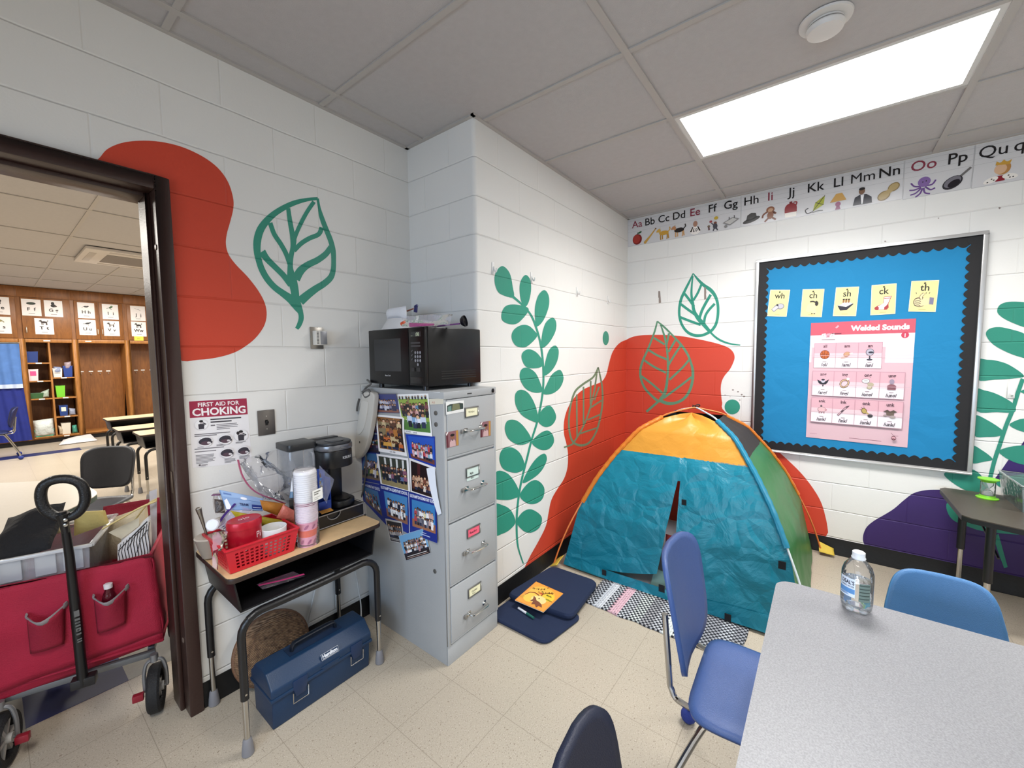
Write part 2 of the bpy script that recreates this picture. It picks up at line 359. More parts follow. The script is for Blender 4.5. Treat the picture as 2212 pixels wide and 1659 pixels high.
ICON.update(
    apple=[('e', '7a1a16', 0, -.15, .72, .78), ('e', 'a8352c', -.1, -.08, .58, .62), ('s', K, .1, [(0, .5), (.1, .85)]), ('e', '2f5a35', .4, .8, .3, .14, .3)],
    bat=[('p', 'c79a4a', [(-.9, -.95), (-.65, -1), (.1, -.1), (.85, .85), (.75, .95), (-.1, .05), (-.95, -.7)]), ('e', '6b4a2a', .82, .92, .12, .1)],
    cat=beast('c99a3e', 'b5863a', 'd0a54c'), dog=beast('2b2524', 'c79a6a', 'b9835a', 1, '2b2524'),
    ed=[('e', 'efe9e2', 0, -.4, .7, .55), ('p', K, [(-.7, -.5), (-.4, .1), (-.25, .1), (-.5, -.55)]), ('p', K, [(.7, -.5), (.4, .1), (.25, .1), (.5, -.55)]), ('e', 'a9806b', 0, .5, .28, .4), ('s', K, .08, [(-.25, -.15), (-.25, -.55)]), ('s', K, .08, [(-.25, -.15), (-.08, -.18)]), ('s', K, .08, [(-.25, -.35), (-.1, -.35)]), ('s', K, .08, [(-.25, -.55), (-.08, -.52)]), ('s', K, .08, [(.1, -.15), (.3, -.3), (.1, -.55), (.1, -.15)])],
    fun=[('e', 'c9a93e', .4, .75, .26, .22), ('e', 'a34b4b', -.25, .4, .18, .16), ('e', '7c4a3a', .3, .1, .2, .2), ('e', '4a4a52', .3, -.3, .28, .36), ('s', '4a4a52', .12, [(.1, -.1), (-.2, .2)]), ('s', '4a4a52', .14, [(.2, -.5), (.05, -.9)]), ('s', '4a4a52', .14, [(.4, -.5), (.6, -.9)]), ('e', '7c6a5a', -.5, -.2, .18, .16), ('s', '6a4a4a', .2, [(-.5, -.3), (-.45, -.7)])],
    game=[('p', '8d8a88', [(-1, -.1), (.2, .45), (1, .1), (-.1, -.55)]), ('p', 'c4c1bd', [(-.75, -.1), (.2, .33), (.75, .1), (-.1, -.42)]), ('e', '8d8a88', -.6, -.6, .2, .2), ('s', '55504e', .1, [(.4, .3), (.4, .65)]), ('s', '55504e', .1, [(-.2, .2), (-.2, .55)])],
    hat=[('e', '3a3836', 0, -.35, 1, .3, .25), ('p', '4a4846', [(-.6, -.4), (-.45, .3), (0, .55), (.5, .45), (.6, 0), (.55, -.2)]), ('s', '1f1d1c', .16, [(-.58, -.3), (0, -.3), (.58, -.05)])],
    itch=[('e', '8a5a42', 0, .5, .45, .38), ('e', 'c09a7c', .02, .42, .28, .25), ('s', '7a4a36', .2, [(-.3, .3), (-.75, 0), (-.85, -.4)]), ('e', '8a5a42', 0, -.2, .35, .45), ('s', '7a4a36', .2, [(.3, .1), (.6, -.1), (.2, .3)]), ('s', '7a4a36', .2, [(-.2, -.5), (-.6, -.9)]), ('s', '7a4a36', .2, [(.2, -.5), (.6, -.85)])],
    jug=[('e', '8d2f33', 0, .2, .62, .62), ('p', '8d2f33', [(-.62, .2), (.62, .2), (.62, -.5), (-.62, -.5)]), ('p', 'ece6dc', [(-.62, -.3), (.62, -.3), (.55, -.85), (-.55, -.85)]), ('p', '7a262a', [(-.15, .7), (.15, .7), (.15, 1), (-.15, 1)]), ('s', '8d2f33', .14, [(.25, .85), (.6, .8), (.5, .4)])],
    kite=[('p', 'a8ad3e', [(-.3, -.7), (-.05, .3), (.85, .95), (.75, -.1)]), ('s', K, .06, [(-.3, -.7), (.85, .95)]), ('s', K, .06, [(-.05, .3), (.75, -.1)]), ('s', K, .1, [(-.3, -.7), (-.8, -.8), (-1, -.4), (-.7, -.2)]), ('s', '6a6a66', .1, [(-.3, -.8), (.2, -.7), (.7, -.75)])],
    lamp=[('p', 'c79a52', [(-.75, -.05), (.75, .0), (.35, .85), (-.2, .85)]), ('e', '9a5a78', 0, -.35, .25, .28), ('p', '8a4a6a', [(-.12, -.5), (.12, -.5), (.25, -.95), (-.25, -.95)])],
    man=[('e', '7a5a44', -.05, .6, .27, .36), ('e', '1c1816', -.05, .85, .27, .16), ('p', '22222c', [(-.8, -.85), (-.65, 0), (-.2, .25), (.35, .2), (.8, -.2), (.85, -.85)]), ('p', 'e6e4e4', [(-.15, .2), (.15, .2), (.05, -.8), (-.05, -.8)])],
    nut=[('e', '8a7348', .38, .4, .52, .42, .7), ('e', '8a7348', -.4, -.35, .58, .46, .7), ('e', 'b39b6a', .38, .4, .42, .33, .7), ('e', 'b39b6a', -.4, -.35, .48, .36, .7), ('e', 'b39b6a', 0, .02, .35, .25, .7)],
    octopus=[('s', '6a4a86', .14, [(-.1, 0), (-.6, .1), (-.9, .5)]), ('s', '6a4a86', .14, [(-.1, -.1), (-.6, -.25), (-1, -.2)]), ('s', '6a4a86', .14, [(-.1, -.2), (-.5, -.6), (-.9, -.7)]), ('s', '6a4a86', .14, [(0, -.2), (-.15, -.7), (-.5, -1)]), ('s', '6a4a86', .14, [(.1, -.2), (.2, -.7), (.6, -.9)]), ('s', '6a4a86', .14, [(.2, -.1), (.6, -.5), (.95, -.4)]), ('s', '6a4a86', .14, [(.2, 0), (.7, 0), (.95, .4)]), ('e', '8466a0', .1, .4, .48, .5), ('e', K, 0, .4, .05, .06), ('e', K, .25, .45, .05, .06)],
    pan=[('s', '6f6c6a', .2, [(.3, .3), (.95, .95)]), ('e', '2e2c30', -.25, -.2, .78, .55, .6), ('e', '77747c', -.25, -.14, .66, .44, .6), ('e', '1f1a22', -.15, -.3, .48, .3, .6)],
    queen=[('e', 'b5834a', .1, .35, .5, .6), ('e', 'd8b08e', -.05, .3, .4, .45), ('p', 'c99a3e', [(-.4, .7), (-.35, 1.05), (-.1, .85), (.1, 1.1), (.3, .85), (.6, 1), (.5, .6)]), ('p', '8a1f2c', [(-.25, -.3), (.25, -.3), (.3, -.8), (-.3, -.8)]), ('e', 'eee8e0', -.6, -.6, .5, .25, .4), ('e', 'eee8e0', .6, -.5, .5, .25, -.2)]+[('e', K, x, y, .06, .05) for x, y in ((-.8, -.75), (-.55, -.5), (-.4, -.62), (.5, -.4), (.8, -.6), (.6, -.6))],
    whistle=[('e', '77757c', .35, .05, .55, .45), ('e', 'b9b6bf', .35, .07, .45, .36), ('p', '8d8a92', [(-.95, -.45), (-.5, -.85), (.2, -.2), (0, .35), (-.3, .3)]), ('p', 'c9c6cc', [(-.85, -.4), (-.5, -.7), (.1, -.1), (-.1, .25)]), ('p', '232128', [(-.25, .12), (.05, .05), (0, .35), (-.22, .38)])],
    chin=[('e', 'e3c7a0', -.05, -.1, .62, .6), ('e', 'e3c7a0', -.35, -.45, .4, .35), ('s', K, .2, [(-.3, .7), (.1, .75), (.4, .65), (.6, .8)]), ('e', K, .6, .45, .22, .35), ('p', 'e3c7a0', [(.05, -.5), (.6, -.5), (.7, -.95), (.1, -.95)]), ('p', K, [(0, -.9), (.25, -1), (0, -1.1)]), ('p', K, [(.5, -.9), (.25, -1), (.5, -1.1)])],
    ship=[('p', '2a2833', [(-1, 0), (-.6, -.7), (.2, -.65), (.95, .15), (.9, .3), (.1, -.15)]), ('p', 'd5d2d0', [(-1, 0), (.1, -.2), (.9, .28), (.5, .35), (-.6, .15)]), ('p', 'e8e4dc', [(-.5, .1), (-.4, .4), (.55, .5), (.6, .3)])]+[('p', '9a6a3a', [(x, .35), (x+.22, .38), (x+.24, .85), (x, .82)]) for x in (-.4, -.08, .24)]+[('p', '2b2220', [(x, .75), (x+.24, .78), (x+.24, .92), (x-.02, .9)]) for x in (-.4, -.08, .24)],
    sock=[('p', 'a5393c', [(.05, .85), (.95, .95), (.6, -.1), (.65, -.6), (.3, -.85), (-.75, -.85), (-1, -.55), (-.7, -.3), (.0, .0)]), ('p', 'f0eae4', [(.09, .78), (.86, .86), (.52, -.1), (.3, -.4), (.1, -.8), (-.5, -.8), (-.6, -.35), (.05, .03)]), ('s', 'b0474a', .1, [(.08, .6), (.8, .68)]), ('e', 'a5393c', -.72, -.6, .26, .24), ('e', 'a5393c', .35, -.62, .22, .24)],
    thumb=[('e', '3a2f2a', -.3, -.2, .62, .6), ('e', 'e6cfa2', -.3, -.2, .56, .54), ('p', 'e6cfa2', [(-.2, .3), (.6, .2), (.65, -.45), (-.2, -.7)]), ('s', '3a2f2a', .3, [(-.2, .1), (-.2, .5), (.05, .8)]), ('s', 'e6cfa2', .22, [(-.2, .0), (-.2, .5), (.05, .78)])]+[('s', '3a2f2a', .06, [(-.8, y), (-.4, y+.05), (-.2, y-.05)]) for y in (.15, -.1, -.35, -.6)]+[('p', '7c7890', [(.6, .35), (1, .3), (1, -.5), (.6, -.45)])]+[('s', K, .05, [(-.7+.3*i, .75), (-.75+.33*i, .95)]) for i in (0, 3, 4)],
    ball=[('e', '5a2a18', 0, 0, .8, .8), ('e', 'c0622e', 0, 0, .72, .72), ('s', '5a2a18', .06, [(-.7, 0), (0, .1), (.7, 0)]), ('s', '5a2a18', .06, [(0, -.7), (-.1, 0), (0, .7)]), ('s', '5a2a18', .06, [(-.5, .5), (-.3, 0), (-.5, -.5)]), ('s', '5a2a18', .06, [(.5, .5), (.3, 0), (.5, -.5)])],
    ham=[('e', 'd9b7ae', -.3, -.4, .7, .22, .4), ('e', 'a8745a', 0, .05, .55, .42, .4), ('e', 'c79a78', .0, .12, .42, .3, .4), ('s', 'e8dccf', .16, [(.4, .1), (.75, .2)]), ('e', 'f0e8dc', .82, .22, .12, .12)],
    fan=[('e', '55545e', 0, .4, .62, .6), ('e', 'b2adba', 0, .4, .54, .52), ('e', '2a2a36', .15, .35, .4, .16), ('p', '3c3b46', [(-.08, -.2), (.08, -.2), (.12, -.8), (-.12, -.8)]), ('e', '3c3b46', 0, -.85, .45, .12)],
    fang=[('p', '23222c', [(-1, .5), (-.35, .2), (0, .35), (.35, .2), (1, .6), (.75, 0), (.5, -.3), (.2, -.35), (0, -.8), (-.2, -.35), (-.5, -.3), (-.75, -.1)]), ('e', 'c2bcc9', 0, .3, .36, .36), ('e', '23222c', 0, .5, .3, .16)],
    ring=[('s', '2b1d1c', .3, [(.35, .6), (-.35, .45), (-.7, -.2), (-.3, -.7), (.3, -.5), (.6, .1), (.35, .6)]), ('s', 'd8b58a', .16, [(.35, .6), (-.35, .45), (-.7, -.2), (-.3, -.7), (.3, -.5), (.6, .1), (.35, .6)]), ('e', 'e8e4ea', .5, .75, .25, .2)],
    song=[('e', '4a4340', -.3, .5, .62, .4), ('e', 'f3efee', -.3, .5, .56, .34), ('s', K, .06, [(-.6, .5), (0, .55)]), ('e', 'b3a78e', .45, -.1, .5, .35), ('e', 'a59a82', .3, -.6, .42, .3), ('e', 'c9bfa6', .3, -.55, .3, .2)],
    lung=[('e', '9a8a9c', 0, .5, .36, .42), ('p', '8a5a62', [(-.6, -.85), (-.65, -.2), (-.3, .05), (.3, .05), (.65, -.2), (.6, -.85)])],
    bank=[('e', '5a4248', 0, -.05, .72, .5), ('e', 'dcb3b6', 0, -.03, .65, .44), ('e', '6a5a5e', -.1, .6, .18, .2), ('e', 'c48f96', .7, -.05, .2, .18)]+[('p', 'b07f86', [(x, -.4), (x+.2, -.4), (x+.2, -.75), (x, -.75)]) for x in (-.5, -.15, .3)],
    crayon=[('p', '4a3a40', [(-1, -.8), (-.75, -1), (.55, .5), (1, .95), (.35, .75)]), ('p', 'cfa5ae', [(-.9, -.78), (-.76, -.88), (.5, .55), (.38, .65)]), ('p', '4a3a40', [(-.4, -.25), (-.25, -.38), (.1, 0), (-.05, .14)])],
    horn=[('e', '6a5430', -.3, .2, .42, .52, .5), ('e', 'b39a58', -.3, .2, .32, .42, .5), ('s', 'b39a58', .2, [(0, 0), (.5, -.4)]), ('e', '3a3838', .65, -.55, .4, .32), ('s', K, .05, [(-.8, .8), (-.6, .6)]), ('s', K, .05, [(-.4, .95), (-.3, .75)]), ('s', K, .05, [(-1, .5), (-.8, .4)])],
    junk=[('p', '6a5a50', [(-.6, .4), (.6, .4), (.55, -.4), (-.5, -.4)]), ('p', '57483f', [(-1, .35), (-.4, .65), (0, .4), (.5, .65), (1, .35), (.6, .2), (-.6, .2)]), ('e', '8a7d74', -.7, -.35, .3, .18), ('e', 'a79a94', .4, -.5, .45, .24)],
    orn=[('s', '6a3540', .07, [(-.6, 1), (-.2, .55), (.2, .35), (.9, .4)]), ('e', '6a3540', 0, -.2, .5, .5), ('e', 'd9a5ae', 0, -.15, .4, .3), ('s', '6a3540', .12, [(-.4, -.4), (0, -.3), (.4, -.4)])],
    melon=[('e', '1b221d', 0, 0, 1, .42), ('e', '3a4a3f', -.1, .1, .7, .16)], gorilla=[('e', '1d1a1a', -.1, .4, .38, .45), ('e', '1d1a1a', 0, -.35, .6, .5), ('e', '4a3a32', .5, -.5, .3, .25)],
    lizard=[('e', '3f5a44', .2, .3, .5, .3, .6), ('s', '4a5a4a', .14, [(-.9, -.2), (-.2, 0), (.4, -.6)]), ('e', '5a7a52', .4, .6, .3, .25)], bear=beast('231f1e', '231f1e', '231f1e', 0), cow=beast('2a211f', '3a2a26', '2a211f'), cow2=beast('5a4a44', '3a3030', '231f1e', 1, 'e8e2dc'),
    bird=[('e', '23262a', .1, .1, .6, .3, .3), ('s', '23262a', .14, [(-.3, 0), (-1, -.1)]), ('e', '23262a', .7, .35, .25, .2), ('s', '3a3a3a', .07, [(.2, -.2), (.3, -.8)])], wolf=beast('33302e', '33302e', '33302e'), rat=[('e', '2e2826', 0, 0, .55, .25), ('e', '2e2826', .5, .15, .22, .18), ('s', '2e2826', .08, [(-.5, 0), (-1, -.3)])], fly=[('s', '9a9aa2', .1, [(-.9, .5), (0, .1), (.8, -.3)]), ('e', 'a9a9b0', .1, .2, .3, .1)], ele=[('e', '2e2a2c', 0, .2, .6, .5), ('s', '2e2a2c', .25, [(-.3, 0), (-.3, -.8)]), ('s', '2e2a2c', .25, [(.3, 0), (.3, -.8)])], snake=[('e', '9a8a5a', -.2, 0, .7, .3), ('s', '7a7a4a', .2, [(-.6, .5), (.2, .3), (.8, -.4)])])
# ================================================================ SETTING
WH = 'e7e5e0'; RED = 'cc4630'; GRN = '35917a'; PUR = '3b2763'
wA = lambda h=WH: wallmat(h, 'x', .28)
wC = lambda h=WH: wallmat(h, 'x', 1.868)
wD = lambda h=WH: wallmat(h, 'y', .95)
wJ = lambda h=WH: wallmat(h, 'y', 1.722)
XW, YB, YF, TOPZ = -2.3, -3.3, 11.56, 2.95
# floor: vinyl composition tile
def floormat():
    t = NT('speckled_vinyl_tile'); b = t.b
    pos = t.n('ShaderNodeNewGeometry').outputs['Position']; sx = t.n('ShaderNodeSeparateXYZ'); t.l(pos, sx.inputs[0])
    def edge(o, off):
        q = t.math('FRACT', t.math('DIVIDE', t.math('ADD', o, off), .3048)); return t.math('MULTIPLY', t.math('MINIMUM', q, t.math('SUBTRACT', 1, q)), .3048)
    d = t.math('MINIMUM', edge(sx.outputs[0], 10*.3048-.93), edge(sx.outputs[1], 40*.3048-.10))
    r = t.n('ShaderNodeMapRange'); r.inputs[1].default_value = .0003; r.inputs[2].default_value = .0016; t.l(d, r.inputs[0])
    n1 = t.noise(210, 2, .6); n2 = t.noise(95, 2, .6); n3 = t.noise(1.3, 3)
    cr1 = t.n('ShaderNodeValToRGB'); e = cr1.color_ramp.elements; e[0].position = .30; e[0].color = lin('7d7364'); e[1].position = .40; e[1].color = lin('b3a897')
    k = cr1.color_ramp.elements.new(.60); k.color = lin('b3a897'); k = cr1.color_ramp.elements.new(.72); k.color = lin('d0c6b8'); t.l(n1.outputs[0], cr1.inputs[0])
    cr2 = t.n('ShaderNodeValToRGB'); e = cr2.color_ramp.elements; e[0].position = .28; e[0].color = lin('a79b8b'); e[1].position = .36; e[1].color = (1, 1, 1, 1); t.l(n2.outputs[0], cr2.inputs[0])
    mx = t.n('ShaderNodeMix', data_type='RGBA'); mx.blend_type = 'MULTIPLY'; mx.inputs[0].default_value = .8; t.l(cr1.outputs[0], mx.inputs[6]); t.l(cr2.outputs[0], mx.inputs[7])
    mr = t.n('ShaderNodeMapRange'); mr.inputs[1].default_value = .3; mr.inputs[2].default_value = .7; mr.inputs[3].default_value = .93; mr.inputs[4].default_value = 1; t.l(n3.outputs[0], mr.inputs[0])
    m2 = t.n('ShaderNodeMix', data_type='RGBA'); m2.blend_type = 'MULTIPLY'; m2.inputs[0].default_value = 1; t.l(mx.outputs[2], m2.inputs[6]); t.l(mr.outputs[0], m2.inputs[7])
    m3 = t.n('ShaderNodeMix', data_type='RGBA'); m3.inputs[6].default_value = lin('8d8373'); t.l(r.outputs[0], m3.inputs[0]); t.l(m2.outputs[2], m3.inputs[7])
    t.l(m3.outputs[2], b.inputs['Base Color']); b.inputs['Roughness'].default_value = .32; b.inputs['Specular IOR Level'].default_value = .4
    t.l(t.bump(t.noise(9, 2).outputs[0], .0015, .6), b.inputs['Normal']); return t.m
fl = struct(MB().box(-5.2, 6.2, YB-.1, YF+.3, -.1, 0), 'floor', floormat(), smooth=False)
bb = MB(); blue_t, grey_t = M('1f2859', .45, var=.1, vs=60), M('88867f', .35, var=.1, vs=60)
bb.box(.015, .325, 2.53, 2.835, 0, .0012, 0); bb.box(-.6, .015, 2.53, 2.835, 0, .0012, 1); bb.box(.325, .94, 2.53, 2.835, 0, .0012, 1); bb.box(.94, 1.25, 2.53, 2.835, 0, .0012, 0)
for i in range(-8, 14): bb.box(i*.3048, i*.3048+.3048, 9.72, 10.02, 0, .0012, 0 if i % 6 in (0, 1, 2) else 1)
bb.build('border_tiles', [blue_t, grey_t], fl, smooth=False, kind='structure', label='blue and grey border tiles around the next room')
# walls
DX0, DX1, DZ = -.56, .487, 2.195
w = MB().box(-5.2, DX0+.03, YA, YA+.2, 0, TOPZ).box(DX0+.03, DX1-.03, YA, YA+.2, DZ-.04, TOPZ).box(DX1-.03, XJ+.05, YA, YA+.2, 0, TOPZ)
wallA = struct(w, 'wall_left', wA(), smooth=False)
r = .022; arc = [(XJ+r-r*cos(a), YC+r-r*sin(a)) for a in [i*pi/16 for i in range(9)]]
w = MB().prism([(XJ, YA+.2, 0)]+[(x, y, 0) for x, y in arc]+[(XD+.15, YC, 0), (XD+.15, YA+.2, 0)], (0, 0, TOPZ))
wallC = struct(w, 'wall_center', [wC(), wJ()])
for p in wallC.data.polygons:
    if p.normal.x < -.75: p.material_index = 1
wallD = struct(MB().box(XD, XD+.15, YB-.1, YC+.02, 0, TOPZ), 'wall_right', wD(), smooth=False)
struct(MB().box(XW-.15, XW, YB-.1, YA, 0, TOPZ), 'wall_back', M('d9d6cf', .6), smooth=False)
struct(MB().box(XW-.15, XD+.15, YB-.15, YB, 0, TOPZ), 'wall_near', M('d9d6cf', .6), smooth=False)
far = MB().box(-5.2, 6.2, YF, YF+.15, 0, TOPZ); struct(far, 'wall_far', M('cfcac2', .6), smooth=False)
struct(MB().box(-5.3, -5.15, YA, YF+.1, 0, TOPZ), 'wall_far_left', M('cfcac2', .6), smooth=False)
struct(MB().box(6.1, 6.25, YA, YF+.1, 0, TOPZ), 'wall_far_right', M('cfcac2', .6), smooth=False)
# rubber cove base
bk = M('0d0d0f', .45, bump=.0008, bs=60); BH = .105
def cove(a, b, nrm, name, h=BH):
    a, b, n = V3((*a, 0)), V3((*b, 0)), V3((*nrm, 0)); mb = MB()
    prof = [(0, h), (.004, h), (.006, .03), (.016, .006), (.016, 0), (0, 0)]
    mb.prism([a+n*d+V3((0, 0, z)) for d, z in prof], b-a); struct(mb, name, bk)
cove((DX1+.005, YA), (XJ, YA), (0, -1), 'baseboard_left'); cove((XJ, YA), (XJ, YC-.012), (-1, 0), 'baseboard_alcove')
cove((XJ-.012, YC), (XD, YC), (0, -1), 'baseboard_center'); cove((XD, YC), (XD, YB), (-1, 0), 'baseboard_right', .12)
# door frame (hollow metal, dark brown)
br = M('35211c', .38, bump=.0006, bs=120, spec=.5); YFR = YA-.028
fr = MB(); fw_ = .048
for x0, x1 in ((DX0, DX0+fw_), (DX1-fw_, DX1)):
    fr.box(x0, x1, YFR, YA+.225, .0, DZ)
fr.box(DX0+fw_, DX1-fw_, YFR, YA+.225, DZ-.052, DZ)
fr.box(DX1-fw_-.016, DX1-fw_, YA+.045, YA+.15, 0, DZ-.052); fr.box(DX0+fw_, DX0+fw_+.016, YA+.045, YA+.15, 0, DZ-.052); fr.box(DX0+fw_+.016, DX1-fw_-.016, YA+.045, YA+.15, DZ-.068, DZ-.052)
dfr = struct(fr, 'door_1', br, bevel=.004)
st = MB(); xs = DX1-fw_-.001
st.box(xs-.002, xs+.001, YFR+.018, YFR+.046, .955, 1.045); st.build('strike_plate', M('6a5a52', .35, .8), dfr, bevel=.001, label='metal latch plate on the door frame')
for z in (.33, 1.93): MB().lathe([(.011, 0), (.011, .002), (.0, .004)], (xs, YFR+.03, z), 10, 0, (-1, 0, 0)).build('screw_cap', M('8a7a70', .4, .5), dfr)
# ceiling: lay-in tiles on a T grid
tile = M('bab6b5', .9, var=.05, vs=30, bump=.0012, bs=220); bar = M('b4afaa', .55)
LX0, LX1, LY0, LY1 = 2.335, 2.945, -.5, .71
def grid(name, x0, x1, y0, y1, gx, gy, holes, trim, clip=None, kw=.024):
    mb = MB(); xs = [v for v in [gx+i*.61 for i in range(-30, 30)] if x0 < v < x1]; ys = [v for v in [gy+i*1.21 for i in range(-30, 30)] if y0 < v < y1]
    ex = [x0]+xs+[x1]; ey = [y0]+ys+[y1]
    for i in range(len(ex)-1):
        for j in range(len(ey)-1):
            c = ((ex[i]+ex[i+1])/2, (ey[j]+ey[j+1])/2)
            if any(h[0] < c[0] < h[1] and h[2] < c[1] < h[3] for h in holes): continue
            mb.box(ex[i], ex[i+1], ey[j], ey[j+1], CZ+.007, CZ+.022, 0)
    for v in xs: mb.box(v-kw/2, v+kw/2, y0, y1, CZ, CZ+.0065, 1)
    for v in ys: mb.box(x0, x1, v-kw/2*1.25, v+kw/2*1.25, CZ-.0012, CZ+.0065, 1)
    for a in trim: mb.box(*a, CZ-.002, CZ+.007, 1)
    mb.box(x0, x1, y0, y1, TOPZ, TOPZ+.05, 0)
    return struct(mb, name, [tile, bar], smooth=False)
grid('ceiling', XW, XD, YB, YA, LX0, LY1, [(LX0, LX1, LY0, LY1)], [(XW, XJ, YA-.022, YA), (XJ-.022, XJ, YC-.02, YA), (XJ-.022, XD, YC-.022, YC), (XD-.022, XD, YB, YC)])
grid('ceiling', -5.2, 6.2, YA+.2, YF, .635, 5.0, [], [(-5.2, 6.2, YA+.2, YA+.222)])
# ---- murals painted on the block walls (thin paint films on the wall faces)
class Paint(MB):
    def __init__(s, pl, eps): super().__init__(); s.pl = pl; s.e = eps
    def pt(s, p):
        if len(p) == 3: return V3(p)
        return {'A': lambda: Y(p[0], p[1], YA-s.e), 'C': lambda: Y(p[0], p[1], YC-s.e), 'D': lambda: X(p[0], p[1], XD-s.e)}[s.pl]()
    def nrm(s): return V3((-1, 0, 0)) if s.pl == 'D' else V3((0, -1, 0))
    def face(s, vs):
        n = V3()
        for i in range(len(vs)): n += (vs[i]-vs[0]).cross(vs[(i+1) % len(vs)]-vs[0])
        s.add(vs if n.dot(s.nrm()) > 0 else vs[::-1], [tuple(range(len(vs)))])
    def area(s, pts, smooth=True, per=5):
        s.e += .00003
        q = cat(pts, per) if smooth else pts
        s.face([s.pt((p[0], p[1])) if (not smooth and len(p) == 2) or smooth else V3(p) for p in q])
    def world(s, pts): s.face([V3(p) for p in pts])
    def line(s, pts, w):
        s.e += .00003
        w = w if isinstance(w, (list, tuple)) else [w]*len(pts)
        q = cat([(p[0], p[1], ww) for p, ww in zip(pts, w)], 5, False); L = []; R = []; n = len(q)
        for i, p in enumerate(q):
            a, b = q[max(i-1, 0)], q[min(i+1, n-1)]; dx, dy = b.x-a.x, b.y-a.y; d = sqrt(dx*dx+dy*dy) or 1
            L.append(s.pt((p.x-dy/d*p.z/2, p.y+dx/d*p.z/2))); R.append(s.pt((p.x+dy/d*p.z/2, p.y-dx/d*p.z/2)))
        for i in range(n-1): s.face([L[i], L[i+1], R[i+1], R[i]])
    def done(s, name, mat, par, label): return s.build(name, mat, par, smooth=False, label=label)
def tr(ox, oy, k): return lambda pts: [(ox+k*x, oy+k*y) for x, y in pts]
E1, E2 = .0008, .0014
p = Paint('A', E1); p.area([(205, 352), (216, 340), (232, 322), (262, 309), (300, 304), (345, 306), (392, 317), (436, 337), (470, 362), (492, 392), (503, 425), (504, 450), (497, 480), (490, 505), (488, 528), (494, 550), (510, 572), (535, 598), (558, 628), (572, 655), (576, 680), (570, 705), (552, 730), (530, 748), (505, 762), (470, 772), (430, 777), (385, 774), (378, 700), (366, 500), (350, 395), (300, 375), (240, 360)], True, 4)
p.done('mural_shape', wA(RED), wallA, 'tall wavy red shape painted beside the door')
c4 = tr(530, 410, .2231); s4 = .2231
p = Paint('A', E1)
for pts, ws in (([(700, 85), (600, 95), (480, 125), (370, 175), (270, 240), (190, 320), (140, 400), (115, 500), (115, 600), (130, 680), (160, 770), (210, 860), (280, 940), (360, 1000), (430, 1050), (480, 1090), (510, 1140), (535, 1190), (540, 1250), (520, 1310), (497, 1345)], [28, 34, 48, 54, 60, 70, 75, 75, 66, 60, 60, 60, 60, 65, 80, 100, 80, 52, 50, 45, 36]),
                ([(700, 85), (715, 170), (740, 270), (785, 390), (825, 490), (850, 590), (855, 690), (850, 780), (825, 850), (760, 910), (680, 960), (600, 1020), (530, 1080)], [25, 26, 44, 48, 50, 50, 46, 50, 60, 64, 70, 80, 90]),
                ([(415, 180), (430, 290), (450, 400), (465, 480), (460, 560), (440, 660), (435, 760), (450, 860), (475, 960), (490, 1080)], [40, 45, 48, 60, 48, 50, 55, 88, 80, 72]),
                ([(240, 320), (280, 430), (340, 520), (395, 620), (430, 720)], 45), ([(160, 600), (210, 670), (290, 750), (370, 830), (440, 920)], [75, 60, 55, 55, 60]),
                ([(665, 115), (600, 210), (540, 320), (495, 420), (470, 490)], 40), ([(740, 365), (710, 430), (620, 470), (540, 520), (470, 590)], 46),
                ([(830, 550), (780, 620), (700, 680), (600, 730), (530, 790), (490, 870)], [50, 58, 62, 66, 80, 80])):
    p.line(c4(pts), [v*s4 for v in ws] if isinstance(ws, list) else ws*s4)
p.done('mural_leaf', wA(GRN), wallA, 'open-veined green leaf painted between the red shape and the microwave')
c7 = tr(1020, 540, .42205)
p = Paint('C', E1)
q = [p.pt((v.x, v.y)) for v in cat(c7([(800, 458), (768, 468), (740, 490), (715, 530), (698, 590), (685, 640), (660, 675), (610, 695), (560, 720), (515, 765), (485, 820), (470, 880), (470, 940), (482, 990), (490, 1040), (488, 1110), (470, 1170), (435, 1225), (405, 1280), (390, 1350), (378, 1410), (345, 1480), (300, 1560), (268, 1625)]), 4, False)]
q = [V3((min(v.x, XD-.0009), v.y, max(v.z, .09))) for v in q]; p.world([V3((XD-.0009, YC-E1, q[0].z))]+q[1:]+[V3((q[-1].x, YC-E1, .09)), V3((XD-.0009, YC-E1, .09))])
p.done('mural_shape', wC(RED), wallC, 'wavy red shape behind the tent on the vine wall')
p = Paint('C', E2); p.line(c7([(210, 240), (245, 270), (280, 305), (310, 350), (335, 420), (350, 480), (360, 550), (365, 640), (362, 720), (350, 800), (330, 890), (305, 970), (280, 1070), (255, 1170), (240, 1250), (230, 1340), (228, 1430), (235, 1520), (262, 1605)]), [5.5]+[4.4]*16+[3.6, 2.6])
